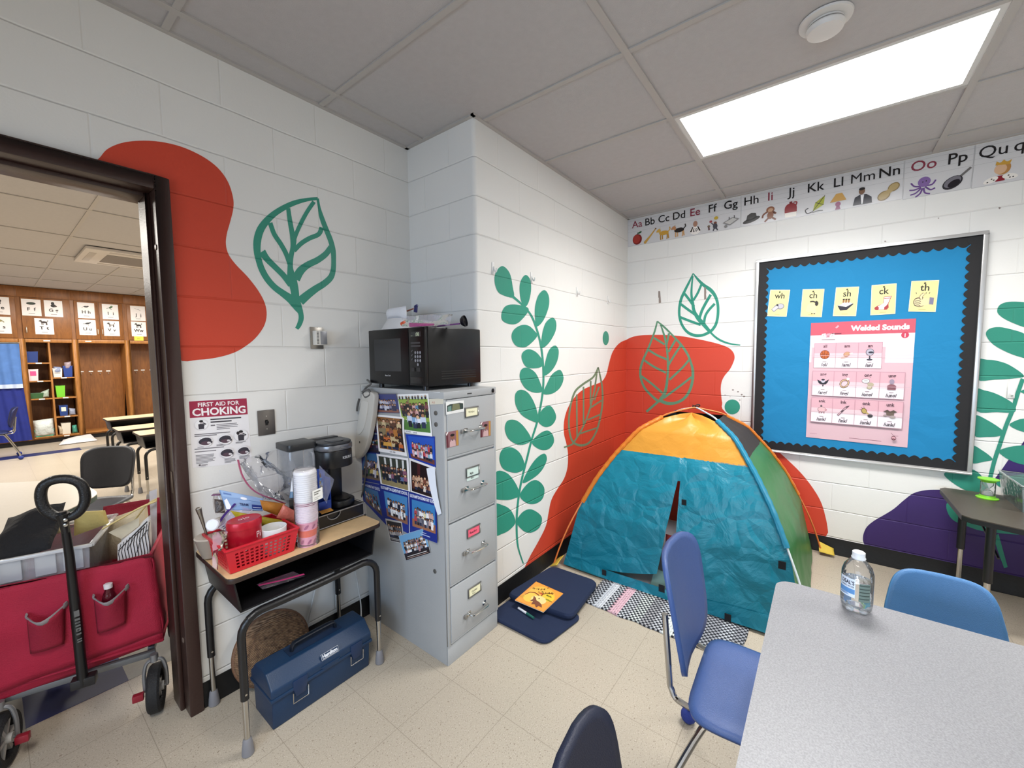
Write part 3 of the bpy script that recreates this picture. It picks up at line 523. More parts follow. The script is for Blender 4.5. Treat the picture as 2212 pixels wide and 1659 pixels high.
for lf in ([(155, 82), (122, 112), (115, 160), (130, 210), (160, 232), (212, 242), (208, 190), (192, 118)], [(272, 128), (248, 160), (243, 210), (252, 265), (270, 292), (290, 265), (302, 200), (295, 148)], [(370, 205), (340, 230), (322, 290), (322, 350), (330, 392), (365, 360), (392, 290), (392, 235)],
           [(290, 303), (230, 280), (175, 285), (152, 320), (155, 360), (195, 380), (240, 370)], [(410, 346), (375, 375), (357, 440), (355, 500), (390, 480), (425, 420), (430, 370)], [(325, 420), (290, 388), (250, 385), (212, 410), (202, 450), (225, 490), (270, 498), (310, 470), (334, 438)],
           [(425, 489), (395, 510), (375, 570), (366, 642), (405, 620), (435, 570), (443, 515)], [(362, 568), (330, 525), (290, 508), (258, 525), (255, 560), (280, 600), (330, 605), (362, 592)], [(450, 614), (410, 635), (385, 680), (364, 735), (410, 735), (450, 705), (468, 655)],
           [(356, 700), (325, 630), (280, 602), (250, 615), (245, 660), (275, 710), (320, 730), (358, 725)], [(400, 797), (360, 815), (335, 870), (370, 905), (410, 895), (430, 850)], [(338, 878), (325, 800), (290, 735), (250, 715), (222, 735), (222, 790), (250, 840), (295, 870)],
           [(385, 924), (345, 940), (306, 985), (345, 1020), (390, 1020), (418, 985), (412, 945)], [(302, 973), (270, 910), (225, 872), (180, 875), (168, 920), (190, 970), (245, 998)], [(370, 1042), (330, 1065), (290, 1120), (258, 1192), (310, 1170), (355, 1130), (382, 1075)],
           [(270, 1102), (245, 1040), (200, 1010), (155, 1020), (140, 1070), (160, 1120), (215, 1140), (255, 1130)], [(330, 1178), (285, 1195), (244, 1255), (280, 1295), (325, 1298), (362, 1270), (368, 1215)], [(244, 1252), (220, 1190), (175, 1140), (120, 1140), (110, 1260), (170, 1280), (220, 1270)],
           [(305, 1328), (260, 1340), (228, 1390), (260, 1435), (300, 1447), (345, 1420), (355, 1365)], [(222, 1390), (200, 1335), (160, 1308), (105, 1308), (105, 1455), (160, 1450), (200, 1425)]):
    p.area(c7(lf), True, 5)
p.done('mural_vine', wC(GRN), wallC, 'tall green vine with round leaves painted right of the filing cabinet')
p = Paint('C', E2); p.face([p.pt(c7([(684+16*cos(t*pi/12), 451+36*sin(t*pi/12))])[0]) for t in range(24)]); p.done('mural_dot', wC(GRN), wallC, 'small green dot above the red shape')
p = Paint('C', E2); k = .42205
p.line(c7([(645, 600), (620, 650), (570, 685), (530, 720), (510, 770), (498, 830), (495, 900), (505, 960), (525, 990), (560, 1000), (600, 985), (635, 930), (655, 860), (667, 780), (665, 700), (652, 630), (645, 600)]), [2.5, 4, 4.4, 4.4, 4, 4, 4, 4, 5, 5, 4.4, 4, 4, 4, 3.6, 3, 2.5])
for l in ([(640, 615), (625, 720), (600, 820), (570, 900), (520, 985), (500, 1000), (470, 1010)], [(535, 740), (537, 960)], [(570, 700), (570, 900)], [(607, 670), (605, 790)], [(662, 770), (605, 808)], [(660, 840), (590, 870)], [(640, 910), (545, 942)], [(650, 700), (625, 770)]): p.line(c7(l), 3.4)
p.done('mural_leaf', wC('6f8467'), wallC, 'narrow leaf outline painted over the red shape nearest the vine')
c3 = tr(1340, 540, .21695)
p = Paint('D', E1)
q = [p.pt((v.x, v.y)) for v in cat(c3([(62, 892), (120, 866), (200, 850), (330, 845), (470, 847), (620, 860), (760, 885), (900, 915), (1000, 942), (1080, 975), (1125, 1020), (1138, 1070), (1125, 1120), (1090, 1190), (1040, 1250), (1010, 1310), (1000, 1380), (1005, 1450), (1015, 1520), (1050, 1620)])+[(1650, 950), (1700, 992), (1740, 1033), (1771, 1079), (1784, 1120), (1789, 1150)], 4, False)]
q[0].y = YC-.001; p.world(q+[V3((XD-E1, q[-1].y+.02, .1)), V3((XD-E1, YC-.001, .1))])
p.done('mural_shape', wD(RED), wallD, 'broad red shape painted behind the tent under the two leaves')
p = Paint('D', E1)
for l, w_ in (([(725, 232), (770, 290), (830, 350), (900, 400), (945, 460), (970, 540), (972, 640), (955, 730), (920, 790), (890, 815)], [2, 5, 7, 8, 7, 6, 6, 6, 6, 6]), ([(725, 232), (690, 310), (645, 400), (605, 490), (587, 590), (592, 680), (622, 760), (672, 820), (740, 850), (810, 850), (865, 830), (890, 815)], [2, 4.5, 5.5, 6, 5.5, 5.5, 5.5, 6, 6.5, 6, 6, 6]),
              ([(890, 812), (950, 870), (1020, 910), (1100, 935), (1195, 947)], [4, 4.6, 4.4, 3.6, 2.4]), ([(722, 260), (712, 350), (708, 440), (720, 520), (735, 610), (775, 680), (820, 730), (890, 812)], [3, 4, 5, 6, 7, 9, 9, 7]),
              ([(808, 342), (770, 430), (728, 500)], 5), ([(900, 445), (850, 530), (810, 610), (785, 690)], 6), ([(940, 535), (880, 600), (845, 660), (832, 740)], 5.5), ([(640, 435), (690, 500), (735, 565)], 5.5), ([(603, 540), (670, 590), (740, 640)], 5.5), ([(598, 670), (700, 710), (800, 745)], 5.5)):
    p.line(c3(l), w_)
p.done('mural_leaf', wD(GRN), wallD, 'green leaf with a trailing stalk painted on the white wall left of the board')
p = Paint('D', E2)
for l, w_ in (([(368, 710), (440, 770), (530, 860), (610, 950), (670, 1040), (705, 1130), (722, 1210), (715, 1320), (680, 1420), (620, 1490), (540, 1525), (460, 1525), (400, 1500)], [3, 4, 4, 5, 5, 5, 6, 6, 6, 6, 6, 7, 7]), ([(368, 710), (345, 800), (310, 900), (270, 1000), (225, 1100), (200, 1190), (205, 1280), (240, 1370), (300, 1440), (370, 1500), (400, 1500)], [3, 4, 4, 4.5, 5, 5, 5, 5, 5, 6, 7]),
              ([(400, 1490), (330, 1550), (260, 1610)], 5), ([(400, 740), (440, 860), (458, 950), (470, 1050), (475, 1150), (470, 1260), (460, 1350), (440, 1430), (400, 1490)], [3, 4.4, 4.4, 4.6, 5, 5, 6, 7, 8])):
    p.line(c3(l), w_)
for l in ([(335, 875), (440, 940)], [(280, 995), (370, 1050), (465, 1090)], [(235, 1095), (330, 1160), (455, 1222)], [(208, 1255), (310, 1330), (420, 1425)], [(485, 830), (460, 940)], [(550, 895), (480, 1015)], [(605, 945), (530, 1060), (480, 1145)], [(695, 1080), (620, 1170), (490, 1292)], [(708, 1265), (600, 1350), (430, 1475)]): p.line(c3(l), 4.6)
p.done('mural_leaf', wD('5f8f70'), wallD, 'green leaf painted on the red shape right of the corner')
p = Paint('D', E2); p.face([p.pt(c3([(1115+77*cos(t*pi/12), 1562+74*sin(t*pi/12))])[0]) for t in range(24)]); p.done('mural_dot', wD(GRN), wallD, 'green dot peeping over the tent beside the board')
c5 = tr(1640, 960, .30074); cb = tr(1960, 620, .27723)
p = Paint('D', E1)
q = [p.pt((v.x, v.y)) for v in cat(c5([(760, 728), (745, 690), (750, 640), (775, 590), (830, 545), (900, 505), (970, 460), (1040, 400), (1110, 350), (1200, 328), (1300, 325), (1400, 330)]), 4, False)]
p.world([V3((q[0].x, q[0].y, .1))]+q+[V3((XD-E1, -1.9, q[-1].z+.02)), V3((XD-E1, -1.9, .1))])
p.area(cb([(680, 1495), (730, 1430), (785, 1350), (850, 1290), (905, 1205), (1000, 1150), (1200, 1100), (1200, 1520), (800, 1520)]), False)
p.done('mural_shape', wD(PUR), wallD, 'purple shape painted low on the wall behind the small dark desk')
p = Paint('D', E2)
for lf in ([(700, 190), (720, 140), (790, 115), (909, 118), (1000, 140), (1010, 240), (1000, 330), (909, 312), (800, 270), (730, 230)], [(612, 370), (640, 325), (720, 312), (830, 335), (909, 362), (1000, 420), (1000, 560), (880, 545), (760, 500), (660, 440)], [(545, 570), (620, 566), (700, 575), (800, 610), (910, 692), (830, 712), (680, 722), (545, 720)], [(540, 802), (600, 805), (700, 835), (825, 908), (835, 975), (700, 975), (540, 965)],
           [(525, 1005), (620, 1035), (748, 1122), (720, 1160), (620, 1168), (520, 1155)], [(505, 1240), (580, 1270), (665, 1340), (600, 1360), (500, 1368)], [(285, 1455), (360, 1530), (470, 1590), (570, 1605), (640, 1600), (600, 1500), (520, 1425), (400, 1420)],
           [(795, 1072), (860, 1035), (909, 1025), (1000, 1010), (1000, 1160), (909, 1130), (850, 1110)], [(712, 1282), (800, 1245), (909, 1235), (1010, 1250), (1010, 1380), (909, 1385), (800, 1350)], [(690, 1530), (800, 1475), (909, 1460), (1010, 1455), (1020, 1560), (800, 1580)], [(885, 820), (920, 795), (1000, 780), (1000, 850)]):
    p.area(cb(lf), True, 4)
p.line(cb([(900, 715), (860, 830), (820, 960), (770, 1080), (720, 1230), (680, 1350), (645, 1490)]), 9.5)
p.area(c5([(1345, 460), (1350, 420), (1385, 405), (1450, 470), (1500, 520), (1620, 590), (1902, 620), (1902, 650), (1620, 625), (1500, 590), (1420, 560), (1370, 520)]), True, 3)
p.line(c5([(1700, 650), (1735, 770), (1772, 885)]), [12, 11, 8])
p.done('mural_vine', wD('318873'), wallD, 'tall green plant painted right of the notice board')
# scuffs and fixings left on the right wall
p = Paint('D', E2)
for x, y in ((1424, 636), (1425, 648), (1523, 628), (1523, 640)): p.area([(x-2, y-7), (x+2, y-7), (x+3, y+6), (x-2, y+7)], False)
for x, y, s_ in ((1583, 842, 2.2), (1594, 846, 2), (1602, 852, 2.4), (1607, 856, 2.6), (1598, 864, 1.6), (1566, 853, 1.2), (1577, 857, 1.2), (2159, 449, 3), (2027, 471, 1.6), (1912, 521, 2.2)): p.area([(x-s_, y), (x, y-s_*.6), (x+s_*1.3, y), (x, y+s_)], False)
p.done('scuff_marks', wD('8d8078'), wallD, 'worn patches where hooks and tape came off')
# ---- ceiling light, smoke detector
t = thing('ceiling_light', 'bright rectangular fluorescent panel set in the ceiling grid', 'ceiling light', ((LX0+LX1)/2, (LY0+LY1)/2, CZ))
f = MB(); g = .012; b_ = .026
for a in ((LX0+g, LX1-g, LY0+g, LY0+g+b_), (LX0+g, LX1-g, LY1-g-b_, LY1-g), (LX0+g, LX0+g+b_, LY0+g+b_, LY1-g-b_), (LX1-g-b_, LX1-g, LY0+g+b_, LY1-g-b_)): f.box(*a, CZ+.002, CZ+.03)
f.build('frame', M('d8d6d2', .4), t); MB().box(LX0+g+b_, LX1-g-b_, LY0+g+b_, LY1-g-b_, CZ+.006, CZ+.016).build('diffuser', emis('ffffff', 9), t, smooth=False)
c = Z(1783, 45, CZ)
t = thing('smoke_detector', 'round white smoke detector on a ceiling tile beside the light panel', 'smoke detector', c)
MB().lathe([(.078, .007), (.085, .003), (.083, -.004), (.06, -.008)], c, 32).build('base_plate', M('d9d5d0', .5), t)
MB().lathe([(.05, -.006), (.058, -.010), (.058, -.016)], c, 28).build('collar', M('d2cec9', .5), t)
MB().lathe([(.05, -.016), (.05, -.021)], c, 28).build('vent_ring', M('2a2826', .5), t)
MB().lathe([(.06, -.021), (.062, -.026), (.056, -.04), (.03, -.045), (0, -.046)], c, 28).build('cap', M('dcd8d3', .45), t)
# ---- small wall fittings
def onA(px, py, e=0): return Y(px, py, YA-e)
def onC(px, py, e=0): return Y(px, py, YC-e)
def onD(px, py, e=0): return X(px, py, XD-e)
c = (onA(555, 886)+onA(594, 938))/2
t = thing('light_switch', 'grey metal light switch plate on the wall beside the choking poster', 'light switch', (c.x, YA, c.z))
MB().box(c.x-.037, c.x+.037, YA-.006, YA-.0005, c.z-.059, c.z+.059).build('plate', M('77726e', .35, .7), t, bevel=.002)
MB().box(c.x-.006, c.x+.006, YA-.0065, YA-.006, c.z-.013, c.z+.013).build('slot', M('141212', .5), t)
MB().obox((c.x, YA-.013, c.z+.004), (.0045, 0, 0), (0, .008, .004), (0, -.002, .0045)).build('toggle', M('1c1a1a', .4), t, bevel=.0015)
for dz in (.03, -.03): MB().lathe([(.003, 0), (.003, .0012)], (c.x, YA-.006, c.z+dz), 8, 0, (0, -1, 0)).build('screw', M('b8b4ae', .3, .8), t)
c = (onA(667, 706)+onA(698, 754))/2
t = thing('thermostat', 'small louvred thermostat box on a steel plate left of the microwave', 'thermostat', (c.x, YA, c.z))
MB().box(c.x-.032, c.x+.034, YA-.008, YA-.0005, c.z-.055, c.z+.055).build('back_plate', M('a29d95', .3, .8), t, bevel=.002)
h = MB().box(c.x-.022, c.x+.036, YA-.045, YA-.008, c.z-.036, c.z+.036).build('housing', M('d9d5cc', .45), t, bevel=.003)
g = MB()
for i in range(9): g.box(c.x-.018, c.x-.008, YA-.0458, YA-.0448, c.z-.031+i*.0072, c.z-.0275+i*.0072)
g.build('vent_slots', M('262422', .6), h); MB().box(c.x, c.x+.034, YA-.047, YA-.045, c.z-.033, c.z+.033).build('cover', M('8f9094', .35, .4), h, bevel=.001)
for i, (x, y, lb) in enumerate(((1065, 580, 'white adhesive hook at the top left of the painted vine'), (1148, 600, 'white adhesive hook right of the top vine leaves'), (1246, 630, 'white adhesive hook third from the filing cabinet'), (1313, 648, 'white adhesive hook nearest the room corner'))):
    c = onC(x, y, 0); t = thing('wall_hook', lb, 'hook', (c.x, YC, c.z-.035), 0, 'white adhesive hooks')
    MB().box(c.x-.012, c.x+.012, YC-.005, YC-.0005, c.z-.035, c.z+.035).build('pad', M('e4e2de', .4), t, bevel=.004)
    MB().tube(cat([(c.x, YC-.004, c.z+.01), (c.x, YC-.012, c.z-.012), (c.x, YC-.02, c.z-.022), (c.x, YC-.026, c.z-.012), (c.x, YC-.026, c.z-.002)], 3, False), .0045, 8).build('hook', M('e4e2de', .35), t)
c = onD(2184, 848); t = thing('wall_hook', 'white adhesive hook over the green plant right of the board', 'hook', (XD, c.y, c.z-.03), 0, 'white adhesive hooks')
MB().box(XD-.005, XD-.001, c.y-.015, c.y+.015, c.z-.035, c.z+.035).build('pad', M('e4e2de', .4), t, bevel=.004)
MB().tube([(XD-.004, c.y, c.z), (XD-.016, c.y, c.z-.02), (XD-.024, c.y, c.z-.01)], .005, 8).build('hook', M('e4e2de', .35), t)
# ---- choking poster
q = [onA(*p, .0008) for p in ((407, 866), (534, 859), (544, 998), (416, 1011))]
a = Art(q, 85, 110, (0, -1, 0), 'ece9ea'); CR = 'a02a48'
a.rect(0.6, 82, 84, 109, CR); a.text('FIRST AID FOR', 42, 99.5, 9.2, 'f2e9ea', 'C', .02); a.textw('CHOKING', 42.5, 85, 77, 'f6f0f0', 'C', .03)
a.lines(28, 80, 78.5, 2, 4.4, 2.2, '4a464c'); a.lines(36, 70, 69, 4, 2.6, 1.1, '7d797e', 3); a.rect(28, 66.5, 34, 68.5, '7d797e')
a.lines(5, 58, 55, 2, 2.8, 1.3, '6d686c', 5); a.lines(4, 82, 31, 1, 2, 1.3, '6d686c'); a.lines(4, 60, 26.5, 1, 2, 1.3, '7d797e'); a.lines(5, 32, 20.5, 7, 2.2, 1, '8a8689', 9); a.lines(44, 62, 9.5, 4, 1.9, .9, '8a8689', 4); a.lines(66, 82, 12, 3, 1.9, .9, '8a8689', 2)
a.lines(8, 24, 33.5, 1, 1, .8, '8a8689'); a.lines(34, 56, 35, 2, 1.5, .8, '8a8689'); a.lines(62, 80, 36.5, 2, 1.5, .8, '8a8689')
def per(x, y, s_, two=False):
    a.disc(x, y, s_*1.1, s_*1.05, 'dedbde'); a.disc(x, y, s_*1.03, s_*.98, 'efedee')
    if two: a.disc(x-.45*s_, y+.45*s_, .25*s_, .3*s_, '2a2428')
    a.poly([(x-.45*s_, y-.85*s_), (x+.4*s_, y-.85*s_), (x+.45*s_, y+.1*s_), (x, y+.25*s_), (x-.5*s_, y+.1*s_)], '3a3740'); a.disc(x+.05*s_, y+.5*s_, .28*s_, .34*s_, 'c9bfc2'); a.disc(x, y+.68*s_, .33*s_, .22*s_, '211d20'); a.stroke([(x+.4*s_, y-.1*s_), (x+.75*s_, y+.05*s_), (x+.25*s_, y+.35*s_)], .2*s_, '37333c')
per(15, 70, 8.5); per(71, 47, 10, True)
for x, y, s_ in ((19, 42, 9.5), (47, 43, 9.5), (48, 20, 9.5), (73, 21, 9)):
    a.disc(x, y, s_*1.05, s_*.95, 'dedbde'); a.disc(x, y, s_*.98, s_*.88, 'efedee'); a.disc(x-.5, y+.5, s_*.95, s_*.6, '3b3842', 14, True, .2); a.disc(x, y-.3*s_, s_*.7, s_*.35, '5a4550'); a.disc(x+.45*s_, y-.25*s_, s_*.24, s_*.18, 'dcd6d8'); a.stroke([(x+.3*s_, y+.3*s_), (x+.9*s_, y-.1*s_), (x+.8*s_, y-.35*s_)], s_*.25, '34313a')
a.lines(11, 21, 4.4, 2, 1.5, .9, '7d797e'); a.disc(9, 4, 1.6, 1.2, '4a464c')
a.thing('safety_poster', 'FIRST AID FOR CHOKING poster taped to the wall beside the door frame', 'poster', None, .3)
# ================================================================ FILING CABINET AND WHAT IS ON IT
GRY = M('a7a9aa', .42, bump=.0006, bs=260, spec=.45); CHR = M('c6c4c0', .16, 1.0); BLK = M('121214', .38); BLKG = M('0c0c0e', .3, spec=.35)
FX0, FX1, FY0, FY1, FZ = 1.283, 1.655, 1.389, 2.05, 1.333
t = thing('filing_cabinet', 'tall grey metal four-drawer filing cabinet under the black microwave', 'filing cabinet', (1.469, 1.72, 0))
b = MB().box(FX0, FX1, FY0+.012, FY1, .0, FZ-.036); b.box(FX0, FX1, FY0+.006, FY0+.012, 0, .098); b.box(FX0, FX0+.016, FY0, FY0+.012, .098, FZ-.036); b.box(FX1-.016, FX1, FY0, FY0+.012, .098, FZ-.036)
b.build('body', GRY, t, bevel=.0015)
MB().box(FX0-.001, FX1+.001, FY0-.004, FY1, FZ-.036, FZ).build('top_panel', GRY, t, bevel=.004)
for y, z in ((1.443, 1.232), (1.443, 1.178), (1.475, .452)): MB().lathe([(.011, 0), (.011, .002), (.009, .003)], (FX0, y, z), 14, 0, (-1, 0, 0)).build('rivet', M('6f6d69', .4, .6), t)
MB().lathe([(.008, 0), (.008, .005), (.006, .006)], (1.628, FY0-.004, FZ-.018), 12, 0, (0, -1, 0), 1, 1.4).build('lock', M('17171a', .3, .5), t)
MB().box(1.437, 1.468, FY0-.0052, FY0-.004, FZ-.022, FZ-.017).build('maker_plate', M('4a4a48', .4, .5), t)
zs = [1.298, 1.01, .70, .387, .10]
cards = [('ece8c6', 'Writing', '6d6a4a'), ('cfe0d8', 'Math', '1d1d20'), ('f0647c', 'Reading', '35101c'), ('eeeac4', 'Guided', '55523c')]
hz = [1.222, .922, .614, .304]; gz = [1.135, .845, .526, .2]
for i in range(4):
    z1, z0 = zs[i]-.004, zs[i+1]+.004
    d = MB().box(FX0+.018, FX1-.018, FY0-.004, FY0+.012, z0+.012, z1).box(FX0+.018, FX1-.018, FY0-.001, FY0+.012, z0, z0+.012)
    d = d.build('drawer', GRY, t, bevel=.003); yf = FY0-.004
    hx, w2, h2 = 1.464, .048, .026; fr = MB()
    for a in ((hx-w2, hx+w2, hz[i]+h2-.006, hz[i]+h2), (hx-w2, hx+w2, hz[i]-h2, hz[i]-h2+.006), (hx-w2, hx-w2+.006, hz[i]-h2+.006, hz[i]+h2-.006), (hx+w2-.006, hx+w2, hz[i]-h2+.006, hz[i]+h2-.006)):
        fr.box(a[0], a[1], yf-.005, yf, a[2], a[3])
    fr.build('label_holder', M('8a8985', .3, .7), d, bevel=.001)
    q = [V3((hx-w2+.006, yf-.0022, hz[i]+h2-.006)), V3((hx+w2-.006, yf-.0022, hz[i]+h2-.006)), V3((hx+w2-.006, yf-.0022, hz[i]-h2+.006)), V3((hx-w2+.006, yf-.0022, hz[i]-h2+.006))]
    if i == 1: q[2].z -= .022; q[3].z -= .022; 
    a = Art(q, 84, 40, (0, -1, 0), cards[i][0], .0006)
    if i == 1: a.text('Math', 34, 18, 12, cards[i][2], 'C', .02); a.text('Book', 38, 4, 9, cards[i][2], 'C', .01)
    else:
        a.text(cards[i][1], 40, 16 if i != 2 else 13, 17 if i == 2 else 14, cards[i][2], 'C', .02)
        if i == 3: a.text('Math', 36, 4, 12, cards[i][2])
    a.part('name_card', d)
    x0, x1 = 1.42, (1.528 if i == 0 else 1.535); mb = MB(); za = gz[i]
    mb.tube(cat([(x0, yf, za), (x0+.002, yf-.022, za), (x0+.014, yf-.032, za), (x1-.014, yf-.032, za), (x1-.002, yf-.022, za), (x1, yf, za)], 4, False), .0085, 10, sq=.6)
    for x in (x0, x1): mb.box(x-.012, x+.012, yf-.003, yf, za-.011, za+.011)
    mb.build('handle', CHR, d)
    MB().box(1.385, 1.398, yf-.012, yf, za-.011, za+.009).box(1.380, 1.386, yf-.006, yf, za-.009, za+.007).build('thumb_latch', M('9b9995', .3, .8), d, bevel=.002)
# magnets, stickers and snapshots on the drawer front
def onF(px, py, e): return Y(px, py, FY0-.0045-e)
def snap(px4, e, w, h, base='efeae6'): return Art([onF(*p, e) for p in px4], w, h, (0, -1, 0), base, .0006)
a = snap(((963, 868), (1002, 865), (1003, 889), (964, 896)), .001, 60, 40, 'e8e8e6')
a.poly([(3, 8), (57, 11), (57, 30), (45, 33), (12, 31), (3, 27)], '33403c'); a.poly([(18, 10), (46, 11), (44, 30), (22, 31)], '77785a'); a.poly([(6, 10), (17, 10), (17, 26), (6, 24)], '6f8f86'); a.textw('WE\'RE ALWAYS WATCHING', 30, 4, 50, 'f4f4f2', 'C', .03, 7)
a.thing('drawer_magnet', 'WE\'RE ALWAYS WATCHING picture stuck on the top drawer', 'magnet', None, .35)
for px4, lb in ((((963, 934), (990, 929), (991, 962), (965, 968)), 'small boy portrait photo stuck left of the top drawer handle'), (((1038, 912), (1060, 909), (1060, 941), (1038, 945)), 'small boy portrait photo stuck right of the top drawer handle')):
    a = snap(px4, .001, 40, 52, '8a5f64'); a.rect(32, 1, 39, 51, 'b5863f'); a.rect(1, 0, 6, 46, '5e2530'); a.poly([(0, 46), (5, 52), (8, 52), (2, 40)], 'f0ecea')
    a.poly([(10, 1), (30, 1), (29, 18), (24, 25), (16, 25), (11, 16)], 'c9a7a8'); a.disc(20, 33, 6.5, 8.5, '8a5a48'); a.disc(20, 39, 7, 4.5, '1d1514'); a.poly([(15, 24), (25, 24), (20, 20)], '1f1a1c')
    a.thing('portrait_photo', lb, 'photo', 'boy portraits on the top drawer', .4)
a = Art([X(*p, FX0-.0008) for p in ((936, 847), (950, 847), (950, 856), (937, 855))], 30, 16, (-1, 0, 0), 'e4e6ea', .0004); a.rect(3, 5, 27, 9, '4c5468'); a.thing('asset_sticker', 'small white bar code sticker at the top of the cabinet side', 'sticker', None, .4)
# class photos pinned to the cabinet side
NAVY = '1d2f86'
def side(px4, i, w=100, h=80, base='ece9ea', curl=None):
    q = [X(*p, FX0-.0008-.0007*i) for p in px4]; return Art(q, w, h, (-1, 0, 0), base, .0005, .00006, curl)
SW = 'SOUTHAMPTON ELEMENTARY SCHOOL'; PG = 'class photos on the cabinet side'
def gym(a, x0, y0, x1, y1, rows, n, seed, sky='3f6da8', fl='8a5a48', fh=.25, cols=None):
    a.rect(x0, y0, x1, y1, sky); a.rect(x0, y0, x1, y0+(y1-y0)*fh, fl); a.k += 1
    a.people(x0+(x1-x0)*.1, x1-(x1-x0)*.08, y0+(y1-y0)*.1, y0+(y1-y0)*.8, rows, n, seed, cols)
def ph(a, lb): a.thing('class_photo', lb, 'photo', PG, .35)
a = side(((783, 975), (820, 978), (822, 1046), (769, 1035)), 0, base=NAVY); gym(a, 16, 8, 98, 76, 2, 9, 11, '3c6a9c', '6d5a4c', .3); ph(a, 'blue-bordered class photo half behind the grey holder, above the lowest row')
a = side(((769, 1037), (821, 1047), (836, 1136), (785, 1082)), 1, base=NAVY); gym(a, 17, 12, 86, 64, 3, 5, 12, '3f6fa0', '5e4f46', .3); a.textw(SW, 50, 67, 92, 'dfe4f2', 'C', .02, 9); ph(a, 'SOUTHAMPTON class photo nearest the coffee maker')
a = side(((801, 893), (817, 895), (819, 937), (797, 934)), 0, 50, 80, '2a3570'); gym(a, 4, 4, 48, 76, 2, 4, 13, '39508c', '4a3038', .2); ph(a, 'narrow dark blue class photo left of the brown stage photo, upper of two')
a = side(((796, 938), (819, 939), (821, 980), (788, 976)), 1, 60, 80, '1e2448'); gym(a, 2, 6, 58, 78, 2, 5, 14, '2b2f52', '30222c', .2); ph(a, 'narrow dark class photo left of the brown stage photo, lower of two')
a = side(((806, 850), (860, 850), (863, 893), (811, 891)), 2, base='4a4a6a', curl=lambda u, v: .014*(1-v)**2); gym(a, 4, 3, 98, 76, 2, 8, 15, '3d4479', '8a5a4c', .18, ['8d8aa0', '5a5a78', 'c9c9d6', '3a3a52', 'b8b4c2', '6a5a6a']); ph(a, 'class photo with a curled top edge at the upper left of the cabinet side')
a = side(((856, 852), (925, 850), (934, 943), (872, 934)), 3, 80, 100, 'efeeee', curl=lambda u, v: .006*sin(u*3)*v)
a.rect(3, 8, 77, 96, '8fa84a'); a.rect(3, 8, 77, 34, '4f7a3c'); a.rect(3, 88, 77, 96, 'cfd3d2'); a.people(4, 76, 86, 97, 1, 9, 3, ['2a2c2e', '4a4c50', '1c1e22']); a.rect(26, 70, 31, 90, '8a7a52'); a.k += 1
a.people(6, 76, 44, 82, 2, 9, 16, ['d9a9a5', '2a2830', '1d1a20', '7a4a4e', '5f86a8', '3a2a30']); a.people(20, 68, 16, 58, 1, 4, 17, ['e2e6ee', 'dfe3f0', 'c9d3e6', '7fa3cc']); a.text('ROOM', 16, 2.5, 5, '33405e'); a.text('2018', 36, 2.5, 5, '33405e'); ph(a, 'class photo of children sitting on green grass')
a = side(((811, 895), (873, 901), (878, 986), (818, 975)), 4, 70, 95, 'edeaea', curl=lambda u, v: .005*sin(v*4)*u)
a.rect(4, 9, 66, 90, '9a6a3a'); a.rect(4, 72, 66, 90, '8a5a30'); a.rect(44, 9, 47, 90, 'b98a52'); a.rect(60, 9, 66, 90, '2c2018'); a.k += 1; a.people(6, 62, 44, 90, 2, 6, 18, ['9a5a4a', '8a7a5a', 'c9b48a', '5a3a2a', 'b5763a']); a.people(6, 64, 11, 52, 2, 6, 19, ['c9b48a', '2a2420', 'c86a3a', 'd8a04a', '3a2c28', 'e0d0a8']); a.text('07-08', 36, 2.5, 6, '3a3a4a'); ph(a, 'brown and orange class photo taken on a wooden stage')
a = side(((876, 938), (939, 943), (941, 1010), (884, 990)), 2, base='1c3aa0'); gym(a, 8, 6, 97, 94*.8, 2, 9, 20, '2b55b8', '6d4038', .18, ['d9a7ad', 'c04a52', 'e2e0e8', '7fb0c4', '9aa5c0', '2a2a3a']); ph(a, 'bright blue class photo under the grass photo')
a = side(((813, 980), (882, 990), (886, 1062), (822, 1045)), 5, 85, 90, 'ebe9ea')
a.rect(5, 2, 80, 84, '5f6a4a'); a.rect(5, 44, 80, 84, '3c4038'); a.rect(5, 2, 80, 22, '93845e')
for x in (20, 36, 52, 68): a.rect(x, 40, x+5, 82, 'd8d8d6', x == 20)
a.k += 1; a.people(10, 78, 16, 66, 2, 8, 21, ['3a3a46', '5f6f9a', '8a5a70', '2a2a30', 'c9c4c6', '4a3a44']); ph(a, 'white-bordered class photo in front of white columns')
a = side(((884, 989), (941, 1010), (936, 1078), (887, 1062)), 6, 70, 90, 'e6e3e4')
a.rect(4, 3, 68, 84, '241a1c'); a.rect(22, 40, 30, 84, '4a2226'); a.k += 1; a.people(6, 64, 12, 56, 2, 7, 22, ['c9a58a', 'e0d2c4', '7a4a3a', 'a8806a', '5a3028']); ph(a, 'dark sepia class photo right of the columns photo')
a = side(((819, 1045), (882, 1060), (883, 1153), (832, 1128)), 3, 80, 100, NAVY); gym(a, 11, 20, 77, 84, 2, 7, 23, '4a86bc', '8a5f4c', .32, ['e0dedd', 'c9c9d0', '2a2c3a', 'f0eeee', '6a7a9a']); a.textw(SW, 41, 89, 74, 'e6eaf6', 'C', .03, 10); ph(a, 'SOUTHAMPTON class photo in the middle of the lowest row')
